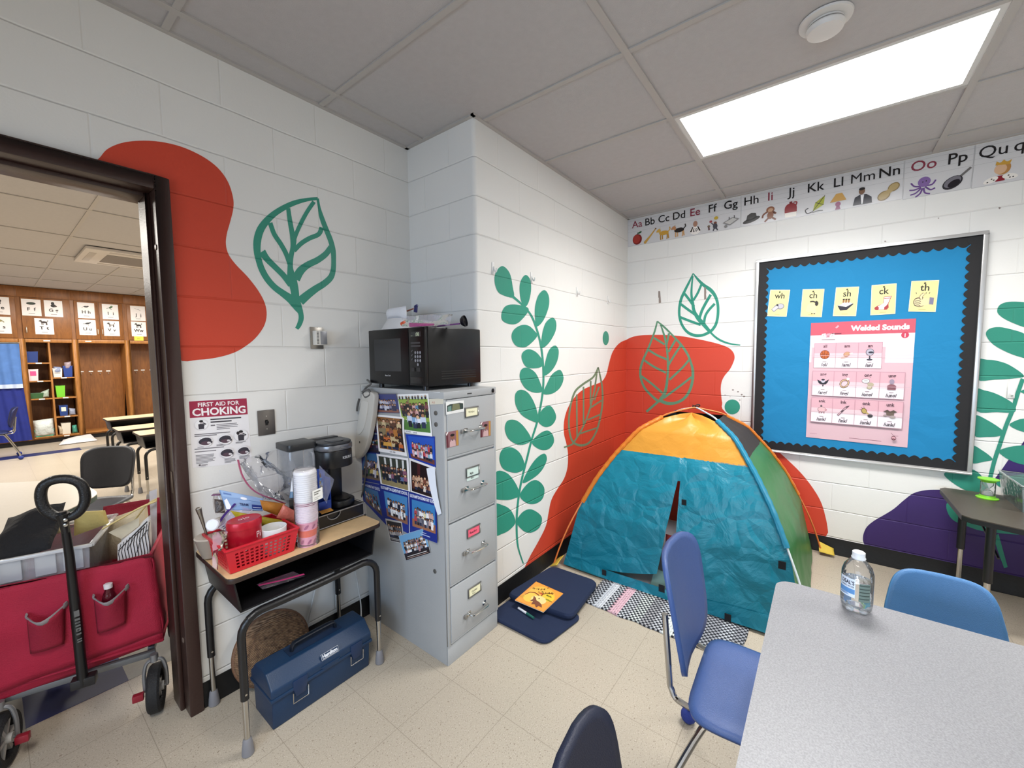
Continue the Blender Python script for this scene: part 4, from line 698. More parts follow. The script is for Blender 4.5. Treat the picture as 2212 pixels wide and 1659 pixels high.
a = side(((882, 1062), (942, 1078), (948, 1172), (884, 1152)), 5, 80, 100, NAVY, curl=lambda u, v: .010*u*u*v); gym(a, 10, 20, 76, 84, 2, 8, 24, '3f80ba', 'a06a4c', .3, ['f0eeee', 'b5484e', '7a7a86', 'c9a7a0', 'e2d7a8', '5a5a66']); a.textw(SW, 42, 89, 74, 'e6eaf6', 'C', .03, 10); a.rect(0.5, 0.5, 2, 99, 'dfe3ee'); a.rect(30, 7, 60, 9, 'b8c4e4'); a.rect(36, 12, 50, 13.5, 'b8c4e4'); ph(a, 'SOUTHAMPTON class photo nearest the drawer fronts')
a = side(((832, 1120), (868, 1127), (874, 1176), (843, 1169)), 4, 60, 80, 'b9b7b6'); a.rect(3, 14, 57, 74, '2e2c30'); a.people(5, 55, 18, 66, 2, 6, 25, ['5a5a62', '8a8688', '2a2a2e', 'b0acae']); a.rect(3, 3, 57, 12, '3a383c'); a.rect(8, 8, 50, 9.4, 'c9c7c6'); ph(a, 'grey photo hanging below the blue rows beside the desk corner')
a = side(((861, 1158), (917, 1141), (930, 1195), (877, 1211)), 8, 90, 80, 'dfe3e8'); a.rect(.5, .5, 89.5, 79.5, '6fa3cc'); a.rect(.5, .5, 89.5, 22, '2a2326'); a.k += 1; a.people(8, 84, 16, 62, 3, 10, 26, ['e6e2e4', '2c2a30', 'b58a8e', '8a8a92', '5a4a50', 'f0ecec']); a.rect(10, 9, 80, 11, 'd9d5d4'); a.rect(8, 4, 84, 5.4, 'c9a79a'); ph(a, 'small tilted class photo hanging lowest of all')
a = side(((921, 1012), (939, 1008), (954, 1109), (946, 1113)), 9, 20, 90, 'e4e9f2', curl=lambda u, v: .008*sin(v*3)); a.thing('paper_strip', 'long white paper strip hanging over the photos near the drawer edge', 'paper')
a = side(((926, 862), (958, 861), (957, 873), (929, 874)), 0, 50, 20, 'd3cdbb'); a.text('A2', 14, 4, 10, 'b0594c'); a.thing('tape_label', 'strip of masking tape near the top of the cabinet side', 'tape', None, .6)
# grey holder and cord at the back edge of the cabinet
g = cat([(783, 850), (806, 850), (806, 880), (800, 922), (791, 962), (780, 984), (770, 991), (765, 978), (769, 932), (776, 885)], 4)
pts = [X(p.x, p.y, 1.236) for p in g]; pts = [V3((p.x, min(p.y, 2.066), p.z)) for p in pts]
t = thing('wall_holder', 'long pale grey plastic holder hanging at the back edge of the cabinet', 'holder', (1.25, 2.02, .93))
MB().prism(pts, (.032, 0, 0)).build('shell', M('bcb8b0', .4), t, bevel=.006, bseg=3)
c2 = sum(pts, V3())/len(pts); MB().prism([V3((p.x-.004, c2.y+(p.y-c2.y)*.55, c2.z+.05+(p.z-c2.z)*.5)) for p in pts], (.006, 0, 0)).build('raised_panel', M('c2beb6', .4), t, bevel=.002)
for x, y in ((787, 898), (777, 955), (785, 880)): MB().lathe([(.003, 0), (.003, .002)], X(x, y, 1.2345), 8, 0, (-1, 0, 0), 1, 2).build('screw_hole', BLK, t)
m = MB().tube(cat([X(783, 850, 1.25), X(790, 838, 1.25), X(801, 829, 1.255), (1.275, 1.98, 1.372)], 5, False), .0055, 8); m.tube(cat([X(776, 862, 1.25), X(772, 878, 1.25), X(771, 888, 1.25)], 4, False), .006, 8)
m.tube(cat([X(789, 975, 1.262), X(791, 1000, 1.275), X(789, 1030, 1.276), X(784, 1062, 1.276), X(777, 1082, 1.27)], 5, False), .004, 8); m.tube(cat([X(783, 846, 1.25), X(795, 842, 1.24), X(800, 852, 1.24), X(790, 858, 1.24), X(785, 850, 1.24)], 4, False), .006, 8)
m.thing('power_cord', 'grey cord looping from the microwave over the hanging holder', 'cord', M('5a5856', .5))
# microwave
MX0, MX1, MY0, MY1, MZ0, MZ1 = 1.268, 1.66, 1.494, 1.945, 1.353, 1.64
t = thing('microwave', 'black countertop microwave on top of the filing cabinet', 'microwave', ((MX0+MX1)/2, (MY0+MY1)/2, FZ))
bd = MB().box(MX0+.02, MX1, MY0, MY1-.0, MZ0, MZ1).build('body', M('0a0a0c', .32, spec=.35), t, bevel=.006)
m = MB()
for i in range(4): m.box(1.37, 1.62, MY0-.0006, MY0+.001, 1.385+i*.012, 1.389+i*.012)
m.build('side_vents', M('050506', .5), bd); 
for x, y in ((1.31, 1.54), (1.31, 1.90), (1.62, 1.54), (1.62, 1.90)): MB().lathe([(.014, FZ), (.013, MZ0)], (x, y, 0), 12).build('foot', BLK, t)
dy = 1.612
dr = MB().box(MX0, MX0+.02, dy, MY1, MZ0+.004, MZ1-.004).build('door', BLKG, t, bevel=.004)
MB().box(MX0-.0006, MX0+.001, 1.672, 1.895, 1.424, 1.588).build('window', M('303133', .3, spec=.4), dr)
a = Art([(MX0-.0004, 1.81, 1.41), (MX0-.0004, 1.755, 1.41), (MX0-.0004, 1.755, 1.392), (MX0-.0004, 1.81, 1.392)], 55, 18, (-1, 0, 0), '0c0c0e', 0); a.textw('Magic Chef', 27, 6, 46, 'c9c9cb', 'C', .02); a.part('logo', dr, rough=.3)
cp = MB().box(MX0, MX0+.02, MY0, dy-.0015, MZ0+.004, MZ1-.004).build('control_panel', BLKG, t, bevel=.004)
yc = lambda f: dy-.012-f*(dy-MY0-.03)
MB().box(MX0-.0006, MX0+.001, yc(.95), yc(.1), 1.592, 1.616).build('display', M('1c2022', .1), cp)
q = lambda u0, u1, z1, z0: [V3((MX0-.0009, yc(u0), z1)), V3((MX0-.0009, yc(u1), z1)), V3((MX0-.0009, yc(u1), z0)), V3((MX0-.0009, yc(u0), z0))]
a = Art(q(0, 1, 1.62, 1.42), 90, 200, (-1, 0, 0), '0c0c0e', 0)
a.text(':08', 58, 175, 24, 'b9c2a4', 'C', .02); a.rect(10, 175, 22, 178, '8a917c')
for y, w in ((142, 70), (128, 72)): a.rect(8, y-4, 8+w, y+4, '3a3a3d')
for y in (104, 84, 64): a.disc(16, y, 6, 6, '2d2d30'); a.stroke([(11, y-5), (21, y+5)], 2, '6a6a6e')
for r_ in range(4):
    for c_ in range(3):
        if r_ == 3 and c_ != 1: continue
        a.disc(42+c_*18, 96-r_*19, 6, 7, '8d8d94'); a.k -= .5
for x in (22, 66): a.rect(x-14, 6, x+12, 24, '232326')
a.part('buttons', cp, rough=.35)
MB().box(MX0-.0006, MX0+.001, yc(1), yc(0), 1.368, 1.398).build('open_button', M('101012', .25), cp, bevel=.0005)
# things on the microwave
def rag(mb, q, nu=14, nv=10, amp=.006, fr=14, mi=0, sag=0, seed=0):
    tl, tr_, br_, bl = [V3(p) for p in q]; n = (tr_-tl).cross(bl-tl).normalized()
    def f(u, v):
        p = (tl*(1-u)+tr_*u)*(1-v)+(bl*(1-u)+br_*u)*v
        k = noise.noise(V3((p.x*fr+seed, p.y*fr, p.z*fr))); e = abs(noise.noise(V3((p.x*fr*2.2, p.y*fr*2.2+seed, p.z*fr*2))))
        return p+n*(amp*(k+.7*e)+sag*4*u*(1-u)*(1-(2*v-1)**2))
    mb.grid(f, nu, nv, mi); return mb
def pouch(q, n, th, amp=.004, fr=18, seed=0, nu=14, nv=10):
    """closed pillow between four corners"""
    tl, tr_, br_, bl = [V3(p) for p in q]; n = V3(n).normalized(); mb = MB()
    def f(s):
        def g(u, v):
            p = (tl*(1-u)+tr_*u)*(1-v)+(bl*(1-u)+br_*u)*v; e = (4*u*(1-u))**.5*(4*v*(1-v))**.5 if 0 < u < 1 and 0 < v < 1 else 0
            return p+n*(s*th*.5*e+amp*noise.noise(V3((p.x*fr+seed, p.y*fr, p.z*fr)))*(.3+.7*e))
        return g
    mb.grid(f(1), nu, nv); o = len(mb.v); mb.grid(f(-1), nu, nv); k = len(mb.f)//2
    mb.f[k:] = [q_[::-1] for q_ in mb.f[k:]]; return mb
TZ = MZ1
def T(px, py, x): return X(px, py, x)
t = MB(); m = pouch([(1.36, 1.90, TZ+.115), (1.36, 1.74, TZ+.12), (1.36, 1.735, TZ+.058), (1.36, 1.905, TZ+.06)], (-1, 0, .2), .05, .006, 20, 1)
m.thing('folded_towel', 'folded white cloth lying across the bag on the microwave', 'cloth', M('dddde0', .9, bump=.002, bs=90))
m = MB().grid(lambda u, v: V3((1.37+.075*cos(2*pi*u)*(1-.55*v), 1.835+.095*sin(2*pi*u)*(1-.3*v)+.006*noise.noise(V3((u*20, v*6, 1))), TZ+.0005+.06*v)), 26, 6, wrap=True); m.prism([V3((1.37+.03*cos(k*pi/8), 1.835+.06*sin(k*pi/8), TZ+.058)) for k in range(16)], (0, 0, .002))
m.thing('paper_bag', 'white bag bunched up on the back corner of the microwave', 'bag', M('d5d3d2', .7, bump=.003, bs=60))
def M2(px, py, x=1.42): return X(px, py, x)
m = pouch([M2(846, 668), M2(868, 664), M2(874, 674), M2(844, 676)], (-1, 0, 0), .03, .004, 40, 3, 10, 8); m.v = [v+V3((0, 0, .004)) for v in m.v]
m.thing('candy_wrapper', 'crumpled purple and silver wrapper sitting on the white cloth', 'wrapper', M('5e587c', .25, .5, bump=.003, bs=80))
a_, b_ = M2(876, 673), M2(893, 667)
t = thing('toothbrush', 'brown stick with a dark blue head lying on the white cloth', 'utensil', a_)
MB().tube([a_, b_], .004, 8).build('stick', M('8d4a38', .4), t)
MB().obox(M2(898, 668), (.006, 0, 0), (0, .009, .002), (0, -.003, .016)).obox(M2(899, 661), (.006, 0, 0), (0, .010, -.003), (0, .002, .005)).build('head', M('23235e', .35), t, bevel=.002)
m = MB(); rag(m, [M2(868, 681, 1.36), M2(978, 679, 1.40), M2(970, 703, 1.36), M2(868, 704, 1.32)], 18, 8, .016, 16, 0, .01, 4)
rag(m, [M2(872, 690, 1.31), M2(968, 693, 1.31), M2(968, 703, 1.285), M2(868, 706, 1.285)], 16, 6, .01, 20, 0, .004, 9); m.v = [V3((v.x, v.y, max(v.z, TZ+.002))) for v in m.v]
m.thing('plastic_bag', 'clear plastic bag crumpled on top of the microwave', 'plastic bag', film('dcd8e4', .35, .1))
m = pouch([M2(884, 697, 1.30), M2(938, 699, 1.30), M2(938, 706, 1.285), M2(884, 707, 1.285)], (-1, 0, .3), .012, .003, 30, 5, 12, 5); m.v = [V3((v.x, v.y, max(v.z, TZ+.001))) for v in m.v]
m.thing('candy_bag', 'pink strip of sweets inside the clear bag on the microwave', 'sweets', M('b04a86', .3, bump=.003, bs=70))
m = MB().lathe([(.0, -.018), (.012, -.012), (.010, .012), (0, .014)], M2(872, 702, 1.30)+V3((0, 0, .008)), 10, 0, (0, -1, .3)); m.thing('orange_wrapper', 'small orange wrapper at the front edge of the microwave top', 'wrapper', M('d0532c', .35))
c = M2(1003, 698, 1.45); c.z = TZ+.028
t = thing('ladle', 'dark round ladle with a purple handle at the right of the microwave top', 'ladle', (c.x, c.y, TZ))
MB().lathe([(.0, -.020), (.018, -.016), (.027, -.004), (.028, .006), (.026, .006), (.025, -.003), (.016, -.013), (0, -.016)], c, 20, 0, (.35, -.9, .2)).build('bowl', M('14141c', .25), t)
MB().tube([c+V3((-.01, .02, -.012)), V3((1.40, 1.62, TZ+.006))], .004, 8).build('handle', M('7a4a86', .35), t)
# ================================================================ STUDENT DESK AND WHAT IS ON IT
MAPLE = M('d9b98c', .38, var=.12, vs=26, spec=.45); DBLK = M('111012', .36, bump=.0008, bs=140); STEEL = M('bcb9b3', .22, 1.0); RUB = M('77767a', .6); NBLUE = M('222c6e', .8, bump=.002, bs=120)
DZT = .70
def make_desk(label, loc, group=None, ball=False):
    """open-front desk, local frame: x along the width, front towards -y"""
    t = thing('student_desk', label, 'desk', loc, 0, group); W, D = .322, .195
    L = lambda: dict(parent=t, world=False)
    k = []
    for cx, cy in ((1, -1), (1, 1), (-1, 1), (-1, -1)):
        for i in range(5):
            a = {(1, -1): -90, (1, 1): 0, (-1, 1): 90, (-1, -1): 180}[(cx, cy)]+i*22.5; k.append((cx*(W-.03)+.03*cos(radians(a)), cy*(D-.03)+.03*sin(radians(a))))
    MB().prism([(x*.992, y*.99, DZT-.002) for x, y in k], (0, 0, .002)).build('desk_top', MAPLE, **L())
    MB().prism([(x, y, DZT-.022) for x, y in k], (0, 0, .0199)).build('edge_band', M('2a1c17', .45), bevel=.004, label='dark brown edge under the wood top', **L())
    b = MB(); x0, x1, y0, y1, z0, z1 = -.30, .30, -.168, .175, .548, DZT-.022; th = .006
    b.box(x0+.02, x1-.02, y0, y1, z0, z0+th); b.box(x0+.02, x1-.02, y1-th, y1, z0+th, z1)
    for s in (-1, 1): b.prism([(s*.30, y0, z1), (s*.30, y1, z1), (s*.28, y1, z0), (s*.28, y0, z0)], (-s*th, 0, 0))
    b.build('book_box', DBLK, bevel=.002, **L())
    for sx in (-1, 1):
        for sy in (-1, 1):
            y = sy*.184; X0 = sx*.288
            p = [(0, y, .532), (sx*.14, y, .533)]+[(X0-sx*.075+sx*.075*sin(a), y, .535-.075+.075*cos(a)) for a in [i*pi/10 for i in range(6)]]+[(X0, y, .22)]
            lg = MB().tube(p, .0145, 12).build('leg', DBLK, **L())
            MB().tube([(X0, y, .235), (X0, y, .05)], .0105, 12).build('leg_insert', STEEL, lg, world=False)
            MB().lathe([(.004, 0), (.004, .003)], (X0+sx*.0, y-.0135, .245), 8, 0, (0, -1, 0)).build('leg_button', STEEL, lg, world=False)
            if ball: MB().ball((X0, y, .032), .032).build('foot_ball', NBLUE, lg, world=False)
            else: MB().lathe([(.018, 0), (.021, .004), (.019, .03), (.015, .06), (.0115, .066)], (X0, y, 0), 16).build('foot_glide', RUB, lg, world=False)
    return t
DC = V3((.811, 1.868, 0))
desk = make_desk("wood-topped student desk carrying the red basket and coffee maker", DC)
# red perforated basket
BX0, BX1, BY0, BY1, BZ0, BZ1 = .495, .752, 1.70, 1.945, DZT, DZT+.098
def perf(mb, q, nu, nv, mu, mv0, mv1, hole=.62):
    """a wall panel with a grid of square holes; q = TL,TR,BR,BL"""
    tl, tr_, br_, bl = [V3(p) for p in q]
    P = lambda u, v: (tl*(1-u)+tr_*u)*v+(bl*(1-u)+br_*u)*(1-v)
    us = [0]; vs = [0]
    for i in range(nu):
        c = mu+(1-2*mu)*(i+.5)/nu; w = (1-2*mu)/nu*hole/2; us += [c-w, c+w]
    for i in range(nv):
        c = mv0+(mv1-mv0)*(i+.5)/nv; w = (mv1-mv0)/nv*hole/2; vs += [c-w, c+w]
    us.append(1); vs.append(1)
    for i in range(len(us)-1):
        for j in range(len(vs)-1):
            if i % 2 == 1 and j % 2 == 1: continue
            mb.add([P(us[i], vs[j]), P(us[i+1], vs[j]), P(us[i+1], vs[j+1]), P(us[i], vs[j+1])], [(0, 1, 2, 3)])
R_ = M('c01a2b', .35, spec=.5); ins = .016
t = thing('plastic_basket', 'red perforated plastic basket full of tea and snacks on the desk', 'basket', ((BX0+BX1)/2, (BY0+BY1)/2, DZT))
m = MB(); tp = [(BX0, BY0), (BX1, BY0), (BX1, BY1), (BX0, BY1)]; bt = [(BX0+ins, BY0+ins), (BX1-ins, BY0+ins), (BX1-ins, BY1-ins), (BX0+ins, BY1-ins)]
for i in range(4):
    j = (i+1) % 4; perf(m, [(*tp[i], BZ1), (*tp[j], BZ1), (*bt[j], BZ0+.002), (*bt[i], BZ0+.002)], 12, 5, .09, .12, .82)
m.add([(*p, BZ0+.002) for p in bt], [(0, 1, 2, 3)])
m.build('basket_wall', R_, t, smooth=False, solid=.0026)
m = MB(); o = .007
for i in range(4):
    j = (i+1) % 4; a, b = V3((*tp[i], BZ1)), V3((*tp[j], BZ1)); m.obox((a+b)/2, (b-a)/2*1.02, (b-a).cross(V3((0, 0, 1))).normalized()*.005, (0, 0, .004))
m.build('rim', R_, t, bevel=.002)
# tin, mug
t = thing('tea_tin', 'red oval tea tin with a lid standing in the red basket', 'tin', (.584, 1.775, DZT+.006))
TR = M('a81226', .28, .2, spec=.5)
MB().lathe([(.056, .006), (.058, .010), (.058, .150), (.056, .152)], (.584, 1.775, DZT), 36, 0, None, 1.0, .82).build('body', TR, t)
MB().lathe([(.060, .146), (.0605, .168), (.057, .174), (.05, .1725), (0, .1725)], (.584, 1.775, DZT), 36, 0, None, 1.0, .82).build('lid', M('b2162a', .3, .2), t)
def onTin(ang, z0, z1, w, s, sz):
    ca, sa = cos(ang), sin(ang); c = V3((.584+.0588*ca, 1.775+.0588*.82*sa, 0)); tg = V3((-sa, ca*.82, 0)).normalized()
    n = V3((tg.y, -tg.x, 0)); a = Art([c-tg*w/2+V3((0, 0, z1)), c+tg*w/2+V3((0, 0, z1)), c+tg*w/2+V3((0, 0, z0)), c-tg*w/2+V3((0, 0, z0))], 30, 30, n, 'a81226', 0); a.text(s, 15, 5, sz, 'efd5d8'); return a
onTin(radians(-55), DZT+.095, DZT+.135, .036, 'Pi', 26).part('lettering', t); onTin(radians(-105), DZT+.05, DZT+.085, .03, 'P', 24).part('lettering', t)
a = Art([(.56, 1.795, DZT+.1737), (.61, 1.795, DZT+.1737), (.61, 1.76, DZT+.1737), (.56, 1.76, DZT+.1737)], 50, 35, (0, 0, 1), 'b2162a', 0); a.stroke([(12+6*cos(i*pi/6), 18+5*sin(i*pi/6)) for i in range(12)], 2.5, 'efd5d8', True); a.stroke([(36+6*cos(i*pi/6), 18+5*sin(i*pi/6)) for i in range(12)], 2.5, 'efd5d8', True); a.stroke([(24, 6), (24, 30)], 2.6, 'efd5d8'); a.part('lid_emblem', t)
t = thing('mug', 'white mug standing in the red basket beside the tin', 'mug', (.682, 1.762, DZT+.004))
MB().lathe([(.030, .004), (.036, .008), (.044, .05), (.048, .112), (.0465, .113), (.043, .06), (.033, .014), (0, .012)], (.682, 1.762, DZT), 32).build('cup', M('e4e6e4', .18), t)
MB().tube(cat([(.720, 1.785, DZT+.095), (.738, 1.797, DZT+.085), (.738, 1.797, DZT+.05), (.715, 1.783, DZT+.035)], 4, False), .006, 8).build('handle', M('e4e6e4', .18), t)
# packets in and behind the basket
def pk(px4, y, th, name, lb, ct, mats, out=(0, -1, .25), amp=.004, seed=0, gr=None, dy=(0, 0, 0, 0)):
    q = [Y(p[0], p[1], y+d) for p, d in zip(px4, dy)]; return pouch(q, out, th, amp, 22, seed).thing(name, lb, ct, mats, gr)
q = [Y(*p) for p in ((474, 1058, 1.93), (569, 1077, 1.90), (568, 1103, 1.86), (489, 1100, 1.88))]
a = Art(q, 100, 45, (0, -.8, .6), '7f9ecb', .006); a.rect(2, 30, 96, 44, '93b2dc'); a.rect(70, 4, 97, 18, '22357e'); a.textw('TEAM', 50, 12, 22, '26345f', 'C', .03, 10); a.disc(52, 33, 8, 4, 'e8ecf4'); a.rect(6, 36, 24, 40, '5f7fb8'); a.rect(72, 8, 94, 10, 'c9d2ea'); a.poly([(0, 0), (16, 0), (10, 26), (2, 20)], 'e9ebf2')
a.thing('snack_packet', 'light blue snack packet lying on top of the red basket', 'packet', 'packets in the red basket', .3)
pk(((497, 1103), (612, 1124), (617, 1143), (520, 1130)), 1.84, .02, 'snack_packet', 'yellow-green packet behind the tin and mug', 'packet', M('a3952c', .3, bump=.003, bs=50), seed=2, gr='packets in the red basket')
pk(((561, 1080), (616, 1088), (600, 1114), (568, 1102)), 1.85, .03, 'tea_packet', 'brown orange packet between the blue and pink ones', 'packet', M('b0722c', .35, bump=.004, bs=50), seed=3, gr='packets in the red basket')
pk(((612, 1089), (637, 1104), (640, 1130), (597, 1118)), 1.84, .03, 'tea_packet', 'salmon pink packet at the right end of the red basket', 'packet', M('cf7465', .4, bump=.004, bs=50), seed=4, gr='packets in the red basket')
pk(((610, 1118), (640, 1118), (640, 1150), (606, 1150)), 1.86, .025, 'tea_packet', 'amber packet below the salmon pink one', 'packet', M('b5762a', .35, bump=.003, bs=50), seed=6, gr='packets in the red basket')
m = MB(); rag(m, [Y(500, 1092, 1.90), Y(548, 1100, 1.86), Y(492, 1150, 1.80), Y(466, 1138, 1.86)], 14, 10, .008, 30, 0, .01, 2)
t = thing('zip_bag', 'clear zip bag with a purple strip at the left of the basket', 'plastic bag', Y(480, 1140, 1.84)); m.build('film', film('b9b0d8', .4), t)
MB().tube(cat([Y(508, 1088, 1.885), Y(485, 1112, 1.875), Y(466, 1140, 1.855)], 4, False), .008, 6, sq=.25).build('zip_strip', M('3f2370', .3), t)
m = MB(); rag(m, [Y(458, 1066, 1.97), Y(478, 1063, 1.95), Y(492, 1100, 1.92), Y(464, 1112, 1.94)], 10, 10, .012, 30, 0, .01, 5)
t = thing('zip_bag', 'small zip bag of brown wrappers behind the purple-striped bag', 'plastic bag', Y(470, 1110, 1.95)); m.build('film', film('a99a90', .5), t); pouch([Y(462, 1078, 1.965), Y(486, 1080, 1.95), Y(486, 1108, 1.93), Y(465, 1108, 1.94)], (0, -1, .3), .02, .008, 40, 7).build('wrappers', M('4a403c', .4, bump=.004, bs=60), t); MB().tube([Y(459, 1069, 1.965), Y(477, 1068, 1.945)], .012, 6, sq=.2).build('zip_strip', M('6b2c62', .3), t)
t = thing('zip_bag', 'large clear zip bag with a pink strip standing above the basket', 'plastic bag', Y(600, 1090, 1.93))
m = MB(); rag(m, [Y(514, 994, 1.93), Y(628, 962, 2.00), Y(648, 1078, 1.95), Y(572, 1080, 1.885)], 20, 16, .022, 12, 0, .05, 3); rag(m, [Y(514, 994, 1.93), Y(560, 985, 1.97), Y(650, 1040, 2.0), Y(572, 1080, 1.885)], 18, 12, .016, 16, 0, -.03, 8)
m.build('film', film('d6d4d8', .22, .08), t)
zp = [Y(514, 993, 1.925), Y(522, 1024, 1.915), Y(538, 1050, 1.90), Y(560, 1067, 1.885), Y(590, 1078, 1.87), Y(616, 1088, 1.86)]
MB().tube(cat(zp, 4, False), .011, 6, sq=.2).build('zip_strip', M('b5476a', .3), t, label='pink zip closure')
t = thing('zip_bag', 'clear bag with a folded pink wrap over the left end of the basket', 'plastic bag', Y(468, 1170, 1.78))
m = MB(); rag(m, [Y(458, 1150, 1.83), Y(489, 1148, 1.75), Y(478, 1188, 1.70), Y(460, 1200, 1.76)], 12, 12, .008, 30, 0, .015, 6); m.build('film', film('d9a9b4', .55), t)
m = MB(); rag(m, [Y(460, 1190, 1.755), Y(470, 1186, 1.71), Y(470, 1232, 1.70), Y(459, 1225, 1.73)], 6, 10, .004, 30, 0, .004, 7); m.build('hanging_edge', film('d8c3c8', .55), t)
# bowl with a spoon and a white-capped jar at the far left
t = thing('bowl', 'beige bowl hanging over the left back corner of the desk', 'bowl', (.487, 1.90, DZT+.012))
cb_ = V3((.512, 1.93, DZT+.004))
MB().lathe([(.024, .002), (.029, .004), (.041, .045), (.050, .085), (.048, .086), (.04, .045), (.027, .01), (0, .008)], cb_, 28).build('shell', M('8d8378', .35), t)
MB().lathe([(.0485, .080), (.052, .085), (.0485, .089)], cb_, 28).build('rim', M('b3a89c', .35), t)
m = MB(); a_, b_ = cb_+V3((0, 0, .03)), Y(428, 1096, 1.95); m.tube(cat([a_, a_*.5+b_*.5+V3((0, 0, .004)), b_*.9+a_*.1, b_], 4, False), [.004, .004, .004, .0045, .005, .006, .007, .008, .0095, .0105, .0105, .009, .005], 8)
m.thing('spoon', 'metal spoon standing in the beige bowl', 'spoon', M('8d857c', .3, .9))
c = Y(461, 1133, 1.86); ax = V3((-.55, -.75, .18))
t = thing('jar', 'small jar with a round white cap lying in the beige bowl', 'jar', c)
MB().lathe([(0, -.07), (.018, -.068), (.020, -.01), (.016, 0)], c, 18, 0, ax).build('glass', M('b8b2aa', .2), t); MB().lathe([(.021, -.006), (.022, .012), (.018, .015), (0, .015)], c, 20, 0, ax).build('cap', M('dfe0e6', .35), t)
# paper cups and lids in a clear sleeve
CX, CY = .808, 1.742
t = thing('paper_cup_stack', 'tall stack of pink paper cups and white lids in a clear sleeve', 'paper cups', (CX, CY, DZT))
PK = M('e59ab4', .5); WHT = M('e9e7ea', .45)
MB().lathe([(.031, .004), (.032, .008), (.041, .096), (.043, .098), (.043, .101), (.040, .101)], (CX, CY, DZT), 28).build('cup', PK, t)
for i in range(1, 13): MB().lathe([(.0385, .096+.0072*i-.004), (.0385, .0985+.0072*i), (.0440, .0988+.0072*i), (.0440, .1005+.0072*i), (.041, .101+.0072*i)], (CX, CY, DZT), 28, 0).build('cup', [M('f2e4ea', .5)], t)
MB().lathe([(.0380, .1), (.0386, .186)], (CX, CY, DZT), 28).build('cup_wall', M('8f3f63', .6), t)
MB().lathe([(.0345, .034), (.0392, .068)], (CX, CY, DZT), 28).build('cup_band', M('e2562a', .5), t, label='orange band round the lowest cup')
for ang, z, r0, w_ in ((-105, .018, .0352, .5), (-62, .016, .035, .45), (-120, .084, .0402, .5), (-78, .082, .0402, .4), (-150, .02, .0355, .4)):
    m = MB(); a_ = radians(ang); n_ = 9
    for q in range(n_):
        f = q/(n_-1); f2 = (q+1)/(n_-1)
        if q == n_-1: break
        P_ = lambda f, e: (lambda aa, zz, rr: (CX+rr*cos(aa), CY+rr*sin(aa), DZT+zz))(a_+w_*(f-.5), z+.016*(f-.5)+e*sin(pi*f)*.008, r0+.0014+.11*(.016*(f-.5)+e*sin(pi*f)*.008))
        m.add([P_(f, -1), P_(f2, -1), P_(f2, 1), P_(f, 1)], [(0, 1, 2, 3)])
    m.build('petal_print', M('a8487a', .5), t, smooth=False)
for i in range(13):
    z = .19+.0088*i; MB().lathe([(.044, z), (.0452, z+.003), (.045, z+.0075), (.041, z+.0085), (.0, z+.0085)], (CX, CY, DZT), 28).build('lid', WHT, t)
MB().lathe([(.0445, .304), (.0462, .309), (.042, .320), (.03, .323), (0, .321)], (CX, CY, DZT), 28).build('lid', WHT, t)
MB().lathe([(.0468, .0), (.0475, .01), (.0475, .31), (.046, .322), (.042, .327)], (CX, CY, DZT+.0005), 30).build('clear_sleeve', film('f2f2f6', .1, .06), t)
n_ = V3((-.05, -1, 0)).normalized(); c = V3((CX+.028, CY-.0478, DZT+.215))
a = Art([c+V3((-.024, -.002, .022)), c+V3((.024, .006, .026)), c+V3((.024, .006, -.022)), c+V3((-.024, -.002, -.026))], 48, 48, n_, 'eceae4', .0004); a.lines(8, 42, 40, 2, 9, 5, '7a7870'); a.lines(8, 40, 16, 2, 7, 3, 'b5b2aa'); a.part('price_sticker', t)
# coffee maker on its pod drawer
SX0, SX1, SY0, SY1 = .832, 1.128, 1.812, 2.05
t = thing('pod_storage_rack', 'black coffee pod storage rack with a grey wire frame under the coffee maker', 'rack', ((SX0+SX1)/2, 1.93, DZT))
WIRE = M('8b8b8e', .35, .7); z0, z1 = DZT+.006, DZT+.068
MB().box(SX0+.004, SX1-.004, SY0+.01, SY1, z0, z1-.002).build('body', M('16161a', .3), t)
nx0, nx1 = .935, 1.0
fr = [(SX0+.006, SY0+.006, z0+.002), (SX1-.006, SY0+.006, z0+.002), (SX1-.006, SY0+.006, z1-.003)]+[(nx1+.012, SY0+.006, z1-.003)]+[((nx0+nx1)/2+.034*cos(a), SY0+.006, z1-.003-.03*sin(a)) for a in [i*pi/8 for i in range(9)]]+[(nx0-.012, SY0+.006, z1-.003), (SX0+.006, SY0+.006, z1-.003)]
d = MB().prism(fr, (0, .005, 0)).build('front', M('0e0e11', .25), t, smooth=False)
MB().tube([(x, y-.002, z) for x, y, z in fr], .0026, 8, closed=True).build('front_wire', WIRE, d)
m = MB().tube([(SX0, SY0, z1), (SX1, SY0, z1), (SX1, SY1, z1), (SX0, SY1, z1)], .003, 8, closed=True)
m.build('top_wire', WIRE, t)
for x in (SX0, SX1):
    for y in (SY0, SY1): MB().tube([(x, y, DZT+.004), (x, y, z1)], .003, 8).build('post', WIRE, t); MB().ball((x, y, DZT+.0055), .0055, 0, 10, 7).build('foot', BLK, t)
KZ = z1+.003; KB = M('121316', .32, spec=.5)
t = thing('coffee_maker', 'black KEURIG coffee maker standing on the pod rack', 'coffee maker', (1.0, 1.93, KZ))
def pill(x0, x1, y0, y1, r, n=8):
    o = []
    for cx, cy, a0 in ((x1-r, y1-r*.3, 0), (x0+r, y1-r*.3, 90), (x0+r, y0+r, 180), (x1-r, y0+r, 270)):
        for i in range(n+1): a = radians(a0+90*i/n); o.append((cx+r*cos(a), cy+(r if a0 >= 180 else r*.3)*sin(a)))
    return o
MB().prism([(x, y, KZ) for x, y in pill(.985, 1.105, 1.825, 2.03, .055)], (0, 0, .03)).build('base', KB, t, bevel=.004)
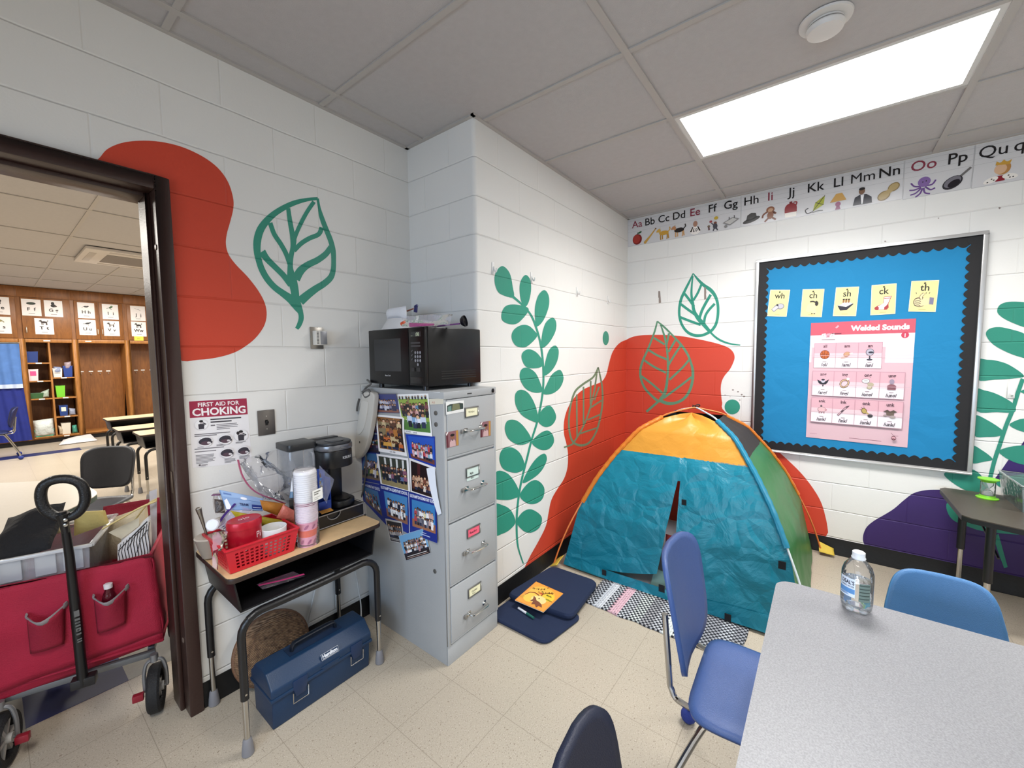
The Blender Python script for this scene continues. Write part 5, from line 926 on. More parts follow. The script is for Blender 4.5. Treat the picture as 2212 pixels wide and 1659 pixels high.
MB().lathe([(.04, .03), (.042, .034), (.036, .037), (0, .036)], (1.045, 1.88, KZ), 24).build('drip_tray', M('0c0c0e', .3), t)
MB().prism([(x, y, KZ+.03) for x, y in pill(.995, 1.082, 1.915, 2.03, .03)], (0, 0, .19)).build('column', KB, t, bevel=.003)
hd = MB().prism([(x, y, KZ+.195) for x, y in pill(.945, 1.108, 1.832, 2.03, .062)], (0, 0, .085)).build('brew_head', KB, t, bevel=.006)
MB().prism([(x, y, KZ+.281) for x, y in pill(.943, 1.110, 1.830, 1.99, .063)], (0, 0, .026)).build('silver_band', M('7b7d82', .3, .7), t, bevel=.003)
MB().prism([(x, y, KZ+.307) for x, y in pill(.947, 1.106, 1.834, 1.99, .061)], (0, 0, .012)).build('lid', M('34363a', .35, .3), t, bevel=.005)
MB().prism([(x, y, KZ+.319) for x, y in pill(.99, 1.07, 1.86, 1.93, .03)], (0, 0, .003)).build('pod_cover', M('3e4044', .3, .4), t, bevel=.001)
MB().tube(cat([(1.02, 1.829, KZ+.292), (1.045, 1.822, KZ+.294), (1.07, 1.828, KZ+.292)], 4, False), .006, 8, sq=.5).build('lift_handle', M('9a9ca0', .25, .8), t)
MB().box(.95, 1.10, 1.985, 2.03, KZ+.281, KZ+.322).build('rear_cover', KB, t, bevel=.004)
class Curved(Art):
    def p(s, u, v, k=None):
        k = s.k if k is None else k; d = .022+.060*u/86; r_ = .0632+k*.0001; z = KZ+.233+.02*v/20
        if d < .04: return V3((1.006+d, 1.894-r_, z))
        a_ = (d-.04)/r_; return V3((1.046+r_*sin(a_), 1.894-r_*cos(a_), z))
a = Curved([V3((1, 1.8, 1))]*4, 86, 20, (.3, -1, 0), '121316', 0); a.textw('KEURIG', 43, 4, 74, 'b9babc', 'C', .035, 17); a.part('logo', hd)
q = pill(.815, .935, 1.90, 2.03, .02); wt = MB().prism([(x, y, KZ+.10) for x, y in q], (0, 0, .20)).build('water_tank', film('a9aeb6', .28, .08), t, bevel=.006)
MB().prism([(x, y, KZ+.302) for x, y in pill(.812, .945, 1.895, 2.03, .02)], (0, 0, .03)).build('tank_lid', M('1e2023', .35), t, bevel=.005)
MB().box(.86, .99, 1.92, 2.03, KZ+.0, KZ+.10).build('tank_stand', KB, t, bevel=.004)
MB().tube(cat([(.915, 1.894, KZ+.285), (.918, 1.886, KZ+.27), (.918, 1.886, KZ+.2), (.916, 1.893, KZ+.17)], 4, False), .007, 8, sq=.5).build('tank_handle', film('b9bcc4', .35), t)
t = thing('pod_box', 'open dark blue coffee pod box between the cups and the coffee maker', 'box', (.93, 1.86, KZ))
m = MB(); x0, x1, y0, y1, h = .895, .968, 1.835, 1.888, .20
m.box(x0, x1, y1-.003, y1, KZ, KZ+h); m.box(x0, x0+.003, y0, y1-.003, KZ, KZ+h*.8); m.box(x1-.003, x1, y0, y1-.003, KZ, KZ+h*.8); m.box(x0+.003, x1-.003, y0, y0+.003, KZ, KZ+.055); m.box(x0+.003, x1-.003, y0+.003, y1-.003, KZ, KZ+.003)
m.build('carton', M('1a3f9c', .4), t, bevel=.0008); MB().obox((.935, y0-.012, KZ+.012), (.028, 0, 0), (0, .012, .003), (0, 0, .0012)).build('flap', M('c08a3a', .5), t)
m = MB(); rag(m, [Y(690, 1005, 1.80), Y(722, 1036, 1.82), Y(706, 1088, 1.80), Y(690, 1060, 1.80)], 10, 10, .006, 30, 0, .008, 11); m.thing('plastic_bag', 'small clear bag tucked behind the paper cups', 'plastic bag', film('aab3d6', .4))
t = thing('sweetener_tube', 'white plastic tube with a blue base beside the paper cups', 'tube', Y(632, 1078, 1.80))
a_, b_ = Y(630, 1076, 1.80), Y(638, 1022, 1.83); MB().tube([a_, a_*.75+b_*.25], .0095, 12).build('base', M('5a7a98', .35), t); MB().tube([a_*.75+b_*.25, a_*.3+b_*.7, b_], [.0098, .011, .012], 12, sq=.5).build('body', M('dde0e6', .4), t)
m = MB(); rag(m, [Y(561, 1268, 1.70), Y(640, 1239, 1.71), Y(666, 1250, 1.71), Y(575, 1279, 1.70)], 12, 6, .004, 20, 0, .006, 12); z_ = DZT-.14
t = thing('zip_bag', 'flat zip bag with a pink strip poking out of the desk tray', 'plastic bag', Y(600, 1270, 1.71)); m.v = [V3((v.x, v.y+.03, max(v.z, .5555))) for v in m.v]; m.build('film', film('6a5a66', .4), t)
MB().tube([Y(566, 1272, 1.70)+V3((0, .03, .004)), Y(610, 1262, 1.70)+V3((0, .03, .004)), Y(664, 1247, 1.70)+V3((0, .03, .004))], .007, 6, sq=.3).build('zip_strip', M('b5386e', .3), t)
# cords behind the desk
m = MB().tube(cat([(1.06, 2.062, .62), (1.03, 2.064, .45), (.97, 2.062, .25), (.93, 2.05, .12), (.92, 2.0, .006), (.98, 1.96, .006)], 5, False), .0035, 7); m.thing('power_cord', 'thin white cord hanging down the wall behind the desk', 'cord', M('c9c7c3', .5))
m = MB().tube(cat([(1.19, 2.064, .66), (1.20, 2.064, .4), (1.215, 2.05, .22), (1.20, 2.0, .10), (1.16, 1.96, .02), (1.10, 1.97, .006)], 5, False), .0035, 7); m.thing('power_cord', 'thin white cord between the desk and the filing cabinet', 'cord', M('c9c7c3', .5))
# ================================================================ TOOLBOX AND WICKER BASKET UNDER THE DESK
TB = M('13304f', .42, bump=.0006, bs=260, spec=.45); TX0, TX1, TY0, TY1 = .622, 1.058, 1.700, 1.892
t = thing('toolbox', 'dark blue Hamilton toolbox under the student desk', 'toolbox', ((TX0+TX1)/2, 1.796, 0))
def hull(m, x0, x1, prof, mi=0): m.prism([(x0, y, z) for y, z in prof], (x1-x0, 0, 0), mi)
m = MB(); hull(m, TX0, TX1, [(TY0+.010, 0), (TY0, .135), (TY1, .135), (TY1-.010, 0)]); m.build('base', TB, t, bevel=.006, bseg=3)
m = MB(); hull(m, TX0-.006, TX1+.006, [(TY0-.006, .137), (TY0-.006, .172), (TY0+.004, .182), (TY0+.045, .225), (TY1-.045, .225), (TY1-.004, .182), (TY1+.006, .172), (TY1+.006, .137)]); lid = m.build('lid', TB, t, bevel=.006, bseg=3)
MB().box(TX0-.009, TX1+.009, TY0-.009, TY1+.009, .126, .140).build('seam_lip', TB, t, bevel=.003)
yc_ = (TY0+TY1)/2; m = MB().box(TX0+.10, TX1-.10, yc_-.03, yc_+.03, .2252, .227); m.build('handle_recess', M('0f2440', .5), lid)
MB().tube(cat([(TX0+.12, yc_, .226), (TX0+.125, yc_, .250), (TX0+.15, yc_, .258), (TX1-.15, yc_, .258), (TX1-.125, yc_, .250), (TX1-.12, yc_, .226)], 4, False), .012, 10, sq=.6).build('handle', M('0c1420', .4), t)
for x in (.728, .985):
    l = MB().prism([(x-.030, TY0-.010, .165), (x+.030, TY0-.010, .165), (x+.030, TY0-.010, .135), (x+.020, TY0-.010, .095), (x-.020, TY0-.010, .095), (x-.030, TY0-.010, .135)], (0, .010, 0)).build('latch', M('122a4c', .4), t, bevel=.003)
    MB().tube([(x-.031, TY0-.011, .118), (x-.031, TY0-.008, .072), (x+.031, TY0-.008, .072), (x+.031, TY0-.011, .118)], .0022, 7).build('wire_bail', CHR, l)
MB().prism([(.815, TY0-.010, .150), (.905, TY0-.010, .150), (.885, TY0-.010, .128), (.835, TY0-.010, .128)], (0, .006, 0)).build('hasp', TB, t, bevel=.002)
a = Art([(.822, TY0+.0025, .2005), (.90, TY0+.0025, .2005), (.90, TY0-.0072, .178), (.822, TY0-.0072, .178)], 78, 24, (0, -.9, .3), 'c9ccd2', .0012); a.rect(1, 1, 77, 23, '13304f'); a.textw('Hamilton', 39, 8, 68, 'e2e4e8', 'C', .045, 18); a.rect(5, 3, 73, 5, 'c9ccd2'); a.part('badge', lid)
# wicker tray leaning against the wall, its round back facing the room
def wickermat():
    t = NT('woven_wicker'); b = t.b; co = t.n('ShaderNodeTexCoord').outputs['Object']; sx = t.n('ShaderNodeSeparateXYZ'); t.l(co, sx.inputs[0])
    ang = t.math('ARCTAN2', sx.outputs[2], sx.outputs[0]); rad = t.math('SQRT', t.math('ADD', t.math('POWER', sx.outputs[0], 2), t.math('POWER', sx.outputs[2], 2)))
    a1 = t.math('MULTIPLY', ang, 22/pi); r1 = t.math('DIVIDE', rad, .0055)
    alt = t.math('MULTIPLY', t.math('MODULO', t.math('FLOOR', r1), 2), .5)
    wv = t.math('SINE', t.math('MULTIPLY', t.math('ADD', a1, alt), 2*pi)); st = t.math('SINE', t.math('MULTIPLY', r1, 2*pi))
    h = t.math('ADD', t.math('MULTIPLY', wv, .5), t.math('MULTIPLY', st, .35)); t.l(t.bump(h, .006, 1), b.inputs['Normal'])
    nz = t.noise(60, 3); cr = t.n('ShaderNodeValToRGB'); e = cr.color_ramp.elements; e[0].position = .3; e[0].color = lin('5d4433'); e[1].position = .7; e[1].color = lin('a07e5e'); t.l(nz.outputs[0], cr.inputs[0]); t.l(cr.outputs[0], b.inputs['Base Color']); b.inputs['Roughness'].default_value = .6; return t.m
wc = Y(592, 1385, 1.955); n_ = V3((-.12, -1, .22)).normalized(); ux = V3((1, -.12, 0)).normalized(); uz = ux.cross(n_)*1
if uz.z < 0: uz = -uz
def wk(u, v):
    a = 2*pi*u; r = sin(v*pi/2); d = cos(v*pi/2)
    return wc+ux*(.150*r*cos(a))+uz*(.150*r*sin(a))+n_*(.07*d**.8-.035)
wz = min(wk(i/24, 1).z for i in range(24)); sh = V3((0, 0, .012-wz)); sh = V3((0, 0, max(sh.z, -.2)))
t = thing('wicker_basket', 'round brown wicker basket leaning on the wall behind the toolbox', 'basket', (wc+sh).to_tuple()[:2]+(0,))
m = MB().grid(lambda u, v: wk(u, v)+sh, 48, 14, wrap=True); o_ = m.build('woven_shell', wickermat(), t, solid=.006)
MB().tube([wk(i/40, 1)+sh for i in range(40)], .011, 8, closed=True).build('rim', M('6b4b34', .6, bump=.004, bs=120), t)
# ================================================================ WAGON IN THE DOORWAY
GR = M('6c6e70', .4, .4); WF = M('a31234', .75, bump=.002, bs=300, var=.12, vs=10); w0 = V3((-.045, 2.368, 0)); U = V3((.944, -.329, 0)).normalized(); N = V3((.329, .944, 0)).normalized()
def wp(u, n, z): return w0+U*u+N*n+V3((0, 0, z))
wg = thing('folding_wagon', 'red fabric folding wagon standing in the doorway', 'wagon', w0, atan2(U.y, U.x))
B0, B1, BT, DP = -.035, .470, .665, .62
def WPx(px, py, n=0): return PL(px, py, wp(0, n, 0), N)
# front and rear panels, sides, floor as one fabric tub
m = MB()
def fabric(a, b, c, d, nn, s):  # TL TR BR BL with soft wrinkles
    def f(u, v):
        p = (V3(a)*(1-u)+V3(b)*u)*(1-v)+(V3(c)*u+V3(d)*(1-u))*v
        return p+nn*(.007*noise.noise(V3((u*5+s, v*4, s)))+.016*sin(pi*u)*sin(pi*v))
    m.grid(f, 20, 14)
zt0, zt1, zb = .672, .675, .255
fabric(wp(B0, 0, zt0), wp(B1-.018, 0, zt1), wp(B1, 0, .33), wp(B0, 0, .275), -N, 1)
m.grid(lambda u, v: wp(B0+(B1-B0)*u, .004+.02*v, .275+.055*u-.05*v)-N*0, 20, 3)
fabric(wp(B1-.018, 0, zt1), wp(B1-.018, DP, zt1), wp(B1, DP, .3), wp(B1, 0, .33), U, 2)
fabric(wp(B0, DP, zt1), wp(B0, 0, zt0), wp(B0, 0, .275), wp(B0, DP, .275), -U, 3)
fabric(wp(B1-.018, DP, zt1), wp(B0, DP, zt1), wp(B0, DP, .275), wp(B1, DP, .3), N, 4)
m.add([wp(B0, 0, .285), wp(B1, 0, .29), wp(B1, DP, .29), wp(B0, DP, .285)], [(0, 1, 2, 3)])
m.build('fabric_tub', WF, wg, solid=.004)
m = MB()
pts = [wp(B0, 0, zt0), wp(B1-.018, 0, zt1), wp(B1-.018, DP, zt1), wp(B0, DP, zt1)]; m.tube([p for p in pts], .010, 8, closed=True); m.build('top_piping', WF, wg)
m = MB().obox(wp((B0+B1)/2-.01, .03, .235), U*.232, N*.012, (0, 0, .012)).obox(wp((B0+B1)/2-.01, DP-.05, .235), U*.232, N*.012, (0, 0, .012))
for u in (B0+.03, B1-.05): m.obox(wp(u, DP/2, .235), U*.012, N*(DP/2-.06), (0, 0, .012))
m.build('chassis', GR, wg, bevel=.003)
for u, n, sd in ((.005, .0, 1), (.438, .0, -1), (.005, DP-.06, 1), (.438, DP-.06, -1)):
    c = wp(u, n, .095); wl = MB()
    wl.lathe([(.068, -.016), (.088, -.022), (.095, -.014), (.095, .014), (.088, .022), (.068, .016), (.066, 0), (.068, -.016)], c, 36, 0, U)
    w_ = wl.build('wheel', M('161618', .7, bump=.003, bs=200), wg)
    h = MB().lathe([(.018, -.026), (.018, .026)], c, 16, 0, U)
    for k in range(6):
        a = k*pi/3; d = N*cos(a)+V3((0, 0, sin(a))); e = -N*sin(a)+V3((0, 0, cos(a))); h.obox(c+d*.04, d*.028, e*.007, U*.010)
    h.build('hub', M('b8b6b2', .4), w_)
    f = MB().tube(cat([c-U*.036-V3((0, 0, .0)), c-U*.036+V3((0, 0, .07)), c-U*.025+V3((0, 0, .118)), c+V3((0, 0, .126)), c+U*.025+V3((0, 0, .118)), c+U*.036+V3((0, 0, .07)), c+U*.036], 4, False), .007, 8); f.tube([c+V3((0, 0, .12)), c+V3((0, 0, .15))], .014, 12); f.tube([c-U*.04, c+U*.04], .006, 8)
    f.build('fork', M('8b8c8e', .35, .6), wg)
    MB().obox(c+U*(.055 if sd > 0 else -.055)-N*.02+V3((0, 0, -.005)), U*.018, N*.012, (0, 0, .014)).build('brake_pedal', M('8d1c2c', .4), wg, bevel=.003)
GT = M('8c8688', .7)
for (x0, y0), (x1, y1), bot in (((58, 1332), (141, 1306), 1412), ((203, 1290), (274, 1268), 1368)):
    tl, tr_, br_, bl = WPx(x0, y0, -.028), WPx(x1, y1, -.028), WPx(x1-3, bot-22, -.024), WPx(x0+8, bot, -.024)
    m = MB().grid(lambda u, v: (tl*(1-u)+tr_*u)*(1-v)+(br_*u+bl*(1-u))*v-N*(.048*sin(pi*u)**.7*(1-.75*v))-V3((0, 0, .022*sin(pi*u)*(1-v))), 12, 8)
    pkt = m.build('pocket', M('8f0f2e', .75, bump=.002, bs=300), wg, solid=.003)
    MB().tube(cat([tl+V3((0, 0, .008)), tl*.98+tr_*.02-N*.004-V3((0, 0, .006)), (tl+tr_)/2-N*.05-V3((0, 0, .024)), tr_*.98+tl*.02-N*.004-V3((0, 0, .006)), tr_+V3((0, 0, .008))], 5, False), .011, 8, sq=.3).build('grey_trim', GT, pkt)
hp = [WPx(*p, -.05) for p in ((180, 1478), (166, 1345), (150, 1200), (141, 1140), (134, 1105))]
hd = MB().tube(hp, [.016, .0155, .0135, .0125, .0125], 12).build('handle_bar', M('0e0e10', .35), wg)
a = Art([WPx(156, 1318, -.0665), WPx(173, 1314, -.0665), WPx(180, 1388, -.0665), WPx(166, 1392, -.0665)], 14, 80, -N, '0e0e10', 0)
for y_, h_ in ((62, 14), (53, 5), (46, 4), (39, 4), (28, 8), (20, 4), (8, 3), (3, 3)): a.poly([(2, y_), (12, y_+1.5), (12, y_+1.5+h_), (2, y_+h_)], '5f5e5c')
a.poly([(5, 30), (9, 31), (9, 34), (5, 33)], '0e0e10'); a.poly([(5, 48), (12, 49), (12, 50), (5, 49)], '0e0e10'); a.part('handle_print', hd)
rg = [WPx(*p, -.05) for p in ((88, 1072), (95, 1048), (120, 1036), (155, 1036), (178, 1050), (184, 1080), (172, 1104), (150, 1117), (122, 1116), (97, 1100))]
g = MB().tube(cat(rg, 4), .0165, 12, closed=True).build('grip', M('131315', .4, bump=.0015, bs=200), wg)
MB().tube([WPx(142, 1150, -.05), WPx(138, 1128, -.05), WPx(134, 1110, -.05)], [.016, .020, .030], 12, sq=.7).build('grip_neck', M('131315', .4), wg)
for p in ((142, 1123), (142, 1134)): MB().lathe([(.006, 0), (.006, .003), (0, .005)], WPx(*p, -.072), 10, 0, -N).build('bolt', STEEL, wg)
MB().obox(WPx(182, 1470, -.045), U*.035, N*.02, (0, 0, .018)).build('handle_bracket', M('1a1a1c', .4), wg, bevel=.004)
# soda bottle in the pocket
c = WPx(239, 1330, -.032); c = V3((c.x, c.y, 0)); zb_ = WPx(239, 1345, -.024).z+.028
t = thing('soda_bottle', 'dark red drink bottle with a white cap in the wagon pocket', 'bottle', (c.x, c.y, zb_))
MB().lathe([(.0, 0), (.022, .002), (.0235, .03), (.0235, .07), (.018, .095), (.011, .115), (.011, .125)], (c.x, c.y, zb_), 20).build('body', M('5a1020', .08, spec=.7, trans=.3), t)
MB().lathe([(.013, .120), (.0135, .137), (.010, .139), (0, .139)], (c.x, c.y, zb_), 18).build('cap', M('d9d4d8', .4), t)
# clear storage tub in the wagon and what lies in it
t = thing('storage_tub', 'clear plastic storage tub standing in the red wagon', 'storage tub', wp(.12, .25, .30))
m = MB(); T0, T1, TN0, TN1, ZB, ZT = -.018, .262, .045, .40, .295, .755
a0, a1, a2, a3 = [wp(T0, TN0, ZT), wp(T1, TN0, ZT), wp(T1, TN1, ZT), wp(T0, TN1, ZT)], 0, 0, 0
bq = [wp(T0, TN0+.03, ZB), wp(T1-.03, TN0+.03, ZB), wp(T1-.03, TN1-.03, ZB), wp(T0, TN1-.03, ZB)]
for i in range(4): j = (i+1) % 4; m.add([a0[i], a0[j], bq[j], bq[i]], [(0, 1, 2, 3)])
m.add(bq, [(0, 1, 2, 3)]); m.build('tub_wall', film('b9bec6', .34, .12), t, smooth=False, solid=.003)
m = MB(); r4 = a0+[a0[0]]
for i in range(4):
    a, b = V3(r4[i]), V3(r4[i+1]); o_ = (b-a).cross(V3((0, 0, 1))).normalized(); m.obox((a+b)/2+o_*.008, (b-a)/2+(b-a).normalized()*.012, o_*.009, (0, 0, .006))
m.build('rim', film('e2e4e8', .6, .15), t, bevel=.003)
for u in (.05, .14, .215): MB().obox(wp(u, TN0-.004, ZT-.045), U*.028, N*.004, (0, 0, .04)).build('rib', film('d2d6dc', .45, .15), t, bevel=.002)
m = pouch([wp(.02, .24, .45), wp(.19, .24, .45), wp(.19, .13, .36), wp(.02, .13, .36)], (-.3, -.9, .5), .1, .01, 12, 3); m.thing('grey_cloth', 'grey cloth seen through the clear tub', 'cloth', M('5c6064', .9))
m = pouch([wp(-.03, .30, .845), wp(.15, .26, .885), wp(.14, .10, .745), wp(-.03, .10, .725)], (-.2, -.5, .85), .09, .034, 11, 9, 22, 16); m.thing('black_jacket', 'black speckled garment lying over the tub behind the wagon handle', 'clothing', M('1c1c1f', .9, bump=.006, bs=60))
a_ = [PL(*p, wp(0, .26, 0), N) for p in ((160, 1106), (227, 1102), (236, 1130), (160, 1158))]
m = pouch(a_, (-.2, -.7, .6), .05, .010, 16, 4); m.thing('yellow_bag', 'pale yellow cloth bag folded on top of the wagon load', 'bag', M('cdb873', .85, bump=.003, bs=80))
a_ = [PL(*p, wp(0, .22, 0), N) for p in ((104, 1142), (126, 1130), (132, 1150), (106, 1160))]
m = pouch(a_, (-.2, -.7, .6), .03, .006, 16, 6); m.thing('cream_cloth', 'small cream cloth beside the black garment', 'cloth', M('c4b48c', .85))
# black and white tote bag
m = pouch([PL(*p, wp(0, .36, 0), N) for p in ((222, 1126), (318, 1092), (330, 1200), (228, 1210))], (-.2, -.9, .1), .14, .012, 14, 8)
m.thing('canvas_bag', 'cream canvas bag behind the black and white tote in the wagon', 'bag', M('bfb398', .85, bump=.002, bs=120))
t = thing('tote_bag', 'black and white branch-patterned tote bag at the right of the wagon', 'tote bag', wp(.35, .3, .30))
tb_ = [PL(*p, wp(0, .14, 0), N) for p in ((262, 1165), (325, 1112), (330, 1212), (262, 1216))]
m = pouch(tb_, (-.2, -.9, .1), .10, .006, 12, 2); m.build('body', M('dcd9d8', .8), t)
a = Art([p-N*.062 for p in tb_], 100, 100, (-.2, -.95, .1), 'dedbda', .0008, .0003)
for k in range(11): x = 5+k*9.5; a.stroke([(x, 0), (x+2+k*.3, 35), (x-2, 62+k), (x+6, 92)], 2.4, '16161a')
a.stroke([(2, 74), (40, 88), (98, 97)], 3, '16161a'); a.stroke([(30, 60), (55, 85), (90, 90)], 2, '16161a'); a.stroke([(60, 40), (75, 70), (98, 80)], 2, '16161a'); a.part('printed_front', t)
m = MB(); rag(m, [PL(*p, wp(0, .12, 0), N) for p in ((235, 1150), (300, 1118), (300, 1136), (262, 1165))], 12, 6, .006, 20, 0, .01, 3); m.build('cream_lining', M('cfc6b0', .8), t)
sp = [PL(*p, wp(0, .10, 0), N) for p in ((222, 1142), (262, 1120), (300, 1098), (338, 1082))]
MB().tube(cat(sp, 4, False), .013, 8, sq=.25).build('strap', M('c9b87e', .8), t)
sp = [PL(*p, wp(0, .16, 0), N) for p in ((276, 1140), (290, 1125), (318, 1090), (338, 1078))]
MB().tube(cat(sp, 4, False), .012, 8, sq=.25).build('strap', M('c0ae74', .8), t)
m = MB(); q = [wp(.20, .54, .77), wp(.42, .52, .78), wp(.42, .50, .70), wp(.2, .50, .70)]; rag(m, q, 12, 6, .004, 12, 0, .02, 8); m.thing('red_bag', 'dark red fabric edge sticking up at the back of the wagon', 'bag', M('8a1430', .7, bump=.002, bs=200), solid=.004)
q = [PL(*p, wp(0, .2, 0), N) for p in ((322, 1062), (339, 1056), (338, 1200), (330, 1208))]
m = MB(); rag(m, q, 8, 14, .006, 16, 0, .01, 5); m.thing('white_sheet', 'white sheet of paper standing beside the tote next to the door frame', 'paper', M('c9c6cc', .7), solid=.001)
# ================================================================ PLAY TENT IN THE CORNER
def fabmat(h, wr=.012, sc=9, rough=.36, sheen=.0, var=.05):
    key = ('fab', h, wr, sc)
    if key in MC: return MC[key]
    t = NT('tent_cloth_'+h); b = t.b; b.inputs['Base Color'].default_value = lin(h); b.inputs['Roughness'].default_value = rough; b.inputs['Specular IOR Level'].default_value = .45
    n0 = t.noise(4, 2); pos = t.n('ShaderNodeNewGeometry').outputs['Position']
    mx = t.n('ShaderNodeMix', data_type='VECTOR'); mx.inputs[0].default_value = .12; t.l(pos, mx.inputs[4]); t.l(n0.outputs['Color'], mx.inputs[5])
    v = t.n('ShaderNodeTexVoronoi'); v.feature = 'DISTANCE_TO_EDGE'; v.inputs['Scale'].default_value = sc; t.l(mx.outputs[1], v.inputs['Vector'])
    v2 = t.n('ShaderNodeTexVoronoi'); v2.feature = 'F1'; v2.inputs['Scale'].default_value = sc*1.9; t.l(mx.outputs[1], v2.inputs['Vector'])
    n1 = t.noise(sc*.7, 5, .6); n1.inputs['Distortion'].default_value = 1.2
    h_ = t.math('ADD', t.math('MULTIPLY', t.math('MINIMUM', v.outputs['Distance'], .25), 1.3), t.math('ADD', t.math('MULTIPLY', v2.outputs['Distance'], .35), t.math('MULTIPLY', n1.outputs[0], .7)))
    nb = t.bump(h_, wr, .8); t.l(nb, b.inputs['Normal'])
    tl = t.n('ShaderNodeBsdfTranslucent'); tl.inputs[0].default_value = lin(h); t.l(nb, tl.inputs['Normal']); mx2 = t.n('ShaderNodeMixShader'); mx2.inputs[0].default_value = .22
    t.l(b.outputs[0], mx2.inputs[1]); t.l(tl.outputs[0], mx2.inputs[2]); t.l(mx2.outputs[0], t.t.nodes['Material Output'].inputs[0]); MC[key] = t.m; return t.m
TQ = fabmat('138199', .020, 7.5); OR = fabmat('dd9838', .010, 6); GN = fabmat('3a7d45', .006, 4); MESH = M('241f1d', .8, bump=.0008, bs=500)
PT = [(0, .02), (.014, .11), (.05, .28), (.094, .44), (.15, .63), (.213, .79), (.30, .97), (.40, 1.07), (.5, 1.115)]
def itp(tab, x, a=0, b=1):
    for p, q in zip(tab, tab[1:]):
        if x <= q[a]: return p[b]+(q[b]-p[b])*max(0, x-p[a])/(q[a]-p[a])
    return tab[-1][b]
def pz(s): return itp(PT, s if s <= .5 else 1-s)
def sfz(z): return .035+.053*(z-.02)/.40 if z < .42 else itp(PT, z, 1, 0)
tFL, tBR, tFR, tBL = V3((2.385, 1.478, 0)), V3((3.72, -.02, 0)), V3((2.41, -.02, 0)), V3((3.72, 1.462, 0))
def seam(k, z):
    s = sfz(z); a, b = {'FL': (tFL, tBR), 'BR': (tBR, tFL), 'FR': (tFR, tBL), 'BL': (tBL, tFR)}[k]; p = a+(b-a)*s; p.z = z; return p
def face(a, b, out, sag=.012, wr=.006, seed=0):
    out = V3(out)
    def f(v, z):
        L, R = seam(a, z), seam(b, z); p = L*(1-v)+R*v; e = sin(pi*min(1, max(0, v)))
        k = noise.noise(V3((p.x*6+seed, p.y*6, p.z*6)))+.5*noise.noise(V3((p.x*14, p.y*14+seed, p.z*14)))
        return p+out*(sag*e*(1 if z < .8 else .4)+wr*k*min(1, 4*e))
    return f
tent = thing('play_tent', 'blue, orange and green dome play tent in the room corner', 'tent', (3.07, .725, 0))
F = face('FL', 'FR', (-1, 0, .15))
zl = lambda v: .83+.005*v
m = MB().grid(lambda u, v: F(u*(.515-.055*max(0, (.70-(.11+v*.72))/.6)), (.060+.085*u**2.5)*(1-v)+zl(u*.5)*v), 34, 40)
m.build('door_flap', TQ, tent)
m = MB().grid(lambda u, v: F(.53+.01*max(0, (.70-(.03+v*.80))/.6)+(.47-.01*max(0, (.70-(.03+v*.8))/.6))*u, (.10-.055*min(1, u*2.2))*(1-v)+zl(.5+u*.5)*v), 34, 40)
m.build('door_flap', TQ, tent)
m = MB().grid(lambda u, v: F(.49+.06*u, .70+(.835-.70)*v), 6, 8); m.build('door_header', TQ, tent)
m = MB().grid(lambda u, v: F(u, .018+(.058+.045*max(0, u-.5)*2)*v)+V3((-.006, 0, 0)), 40, 6)
for i, p in enumerate(m.v): pass
m.build('door_sill', TQ, tent)
def UP(u, v):  # upper panel reaches to a point under the pole crossing
    z = .83+(1.075-.83)*v**.8; return F(u, z) if v < .999 else F(.5, 1.09)
m = MB().grid(lambda u, v: (lambda p: p+V3((0, 0, -.035*sin(pi*u*2)**2*max(0, v-.55)/.45)))(UP(u, v)*(1-max(0, v-.8)*4)+F(.5, 1.09)*(max(0, v-.8)*4) if v > .8 else UP(u, v)), 34, 18)
m.build('upper_panel', OR, tent)
G = face('FR', 'BR', (0, -1, .15), .004, .006, 3)
MB().grid(lambda u, v: G(u, .02+(.865-.02)*v), 30, 34).build('side_panel', GN, tent)
MB().grid(lambda u, v: G(u, .865+(1.06-.865)*v), 20, 10).build('mesh_panel', MESH, tent)
B_ = face('BR', 'BL', (1, 0, .15), -.01, .005, 5); MB().grid(lambda u, v: B_(u, .02+(.865-.02)*v), 20, 20).build('rear_panel', fabmat('b8452f', .01, 6), tent)
B2 = face('BL', 'FL', (0, 1, .15), -.01, .005, 7); MB().grid(lambda u, v: B2(u, .02+(.865-.02)*v), 20, 20).build('side_panel', GN, tent)
MB().grid(lambda u, v: B_(u, .865+.195*v), 10, 6).build('mesh_panel', MESH, tent); MB().grid(lambda u, v: B2(u, .865+.195*v), 10, 6).build('mesh_panel', MESH, tent)
MB().grid(lambda u, v: V3((2.47+1.2*u, .05+1.35*v, .014)), 2, 2).build('tent_floor', M('9a9aa0', .6), tent, smooth=False)
def pole(a, b, col, slv, off):
    ss = [i/60 for i in range(61)]; P = [(lambda s: (lambda p: V3((p.x, p.y, pz(s)+.006)))(a+(b-a)*s))(s) for s in ss]
    P = [P[0]]+[(P[i-1]+P[i]*2+P[i+1])/4 for i in range(1, 60)]+[P[-1]]
    MB().tube(P, .0055, 8).build('pole', M(col, .3), tent)
    d = (b-a).cross(V3((0, 0, 1))).normalized()
    for lo, hi in ((6, 23), (37, 54)):
        q = P[lo:hi+1]; m = MB()
        cen = V3((3.07, .725, .3))
        def f(u, v, q=q):
            t = v*(len(q)-1); i = min(int(t), len(q)-2); p = q[i]*(1-(t-i))+q[i+1]*(t-i); n = (p-cen).normalized(); tg = (q[i+1]-q[i]).normalized(); n = (n-tg*n.dot(tg)).normalized(); w = tg.cross(n)
            an = 2*pi*u; r = .0135+.0012*sin(v*90)
            return p+n*(r*cos(an)-.004)*1.1+w*r*1.35*sin(an)
        m.grid(f, 10, 44, wrap=True); m.build('pole_sleeve', slv, tent)
pole(tFL, tBR, 'd9793a', fabmat('e0802a', .006, 12), 1); pole(tFR, tBL, 'c9d2d6', fabmat('1c7f9e', .005, 10), -1)
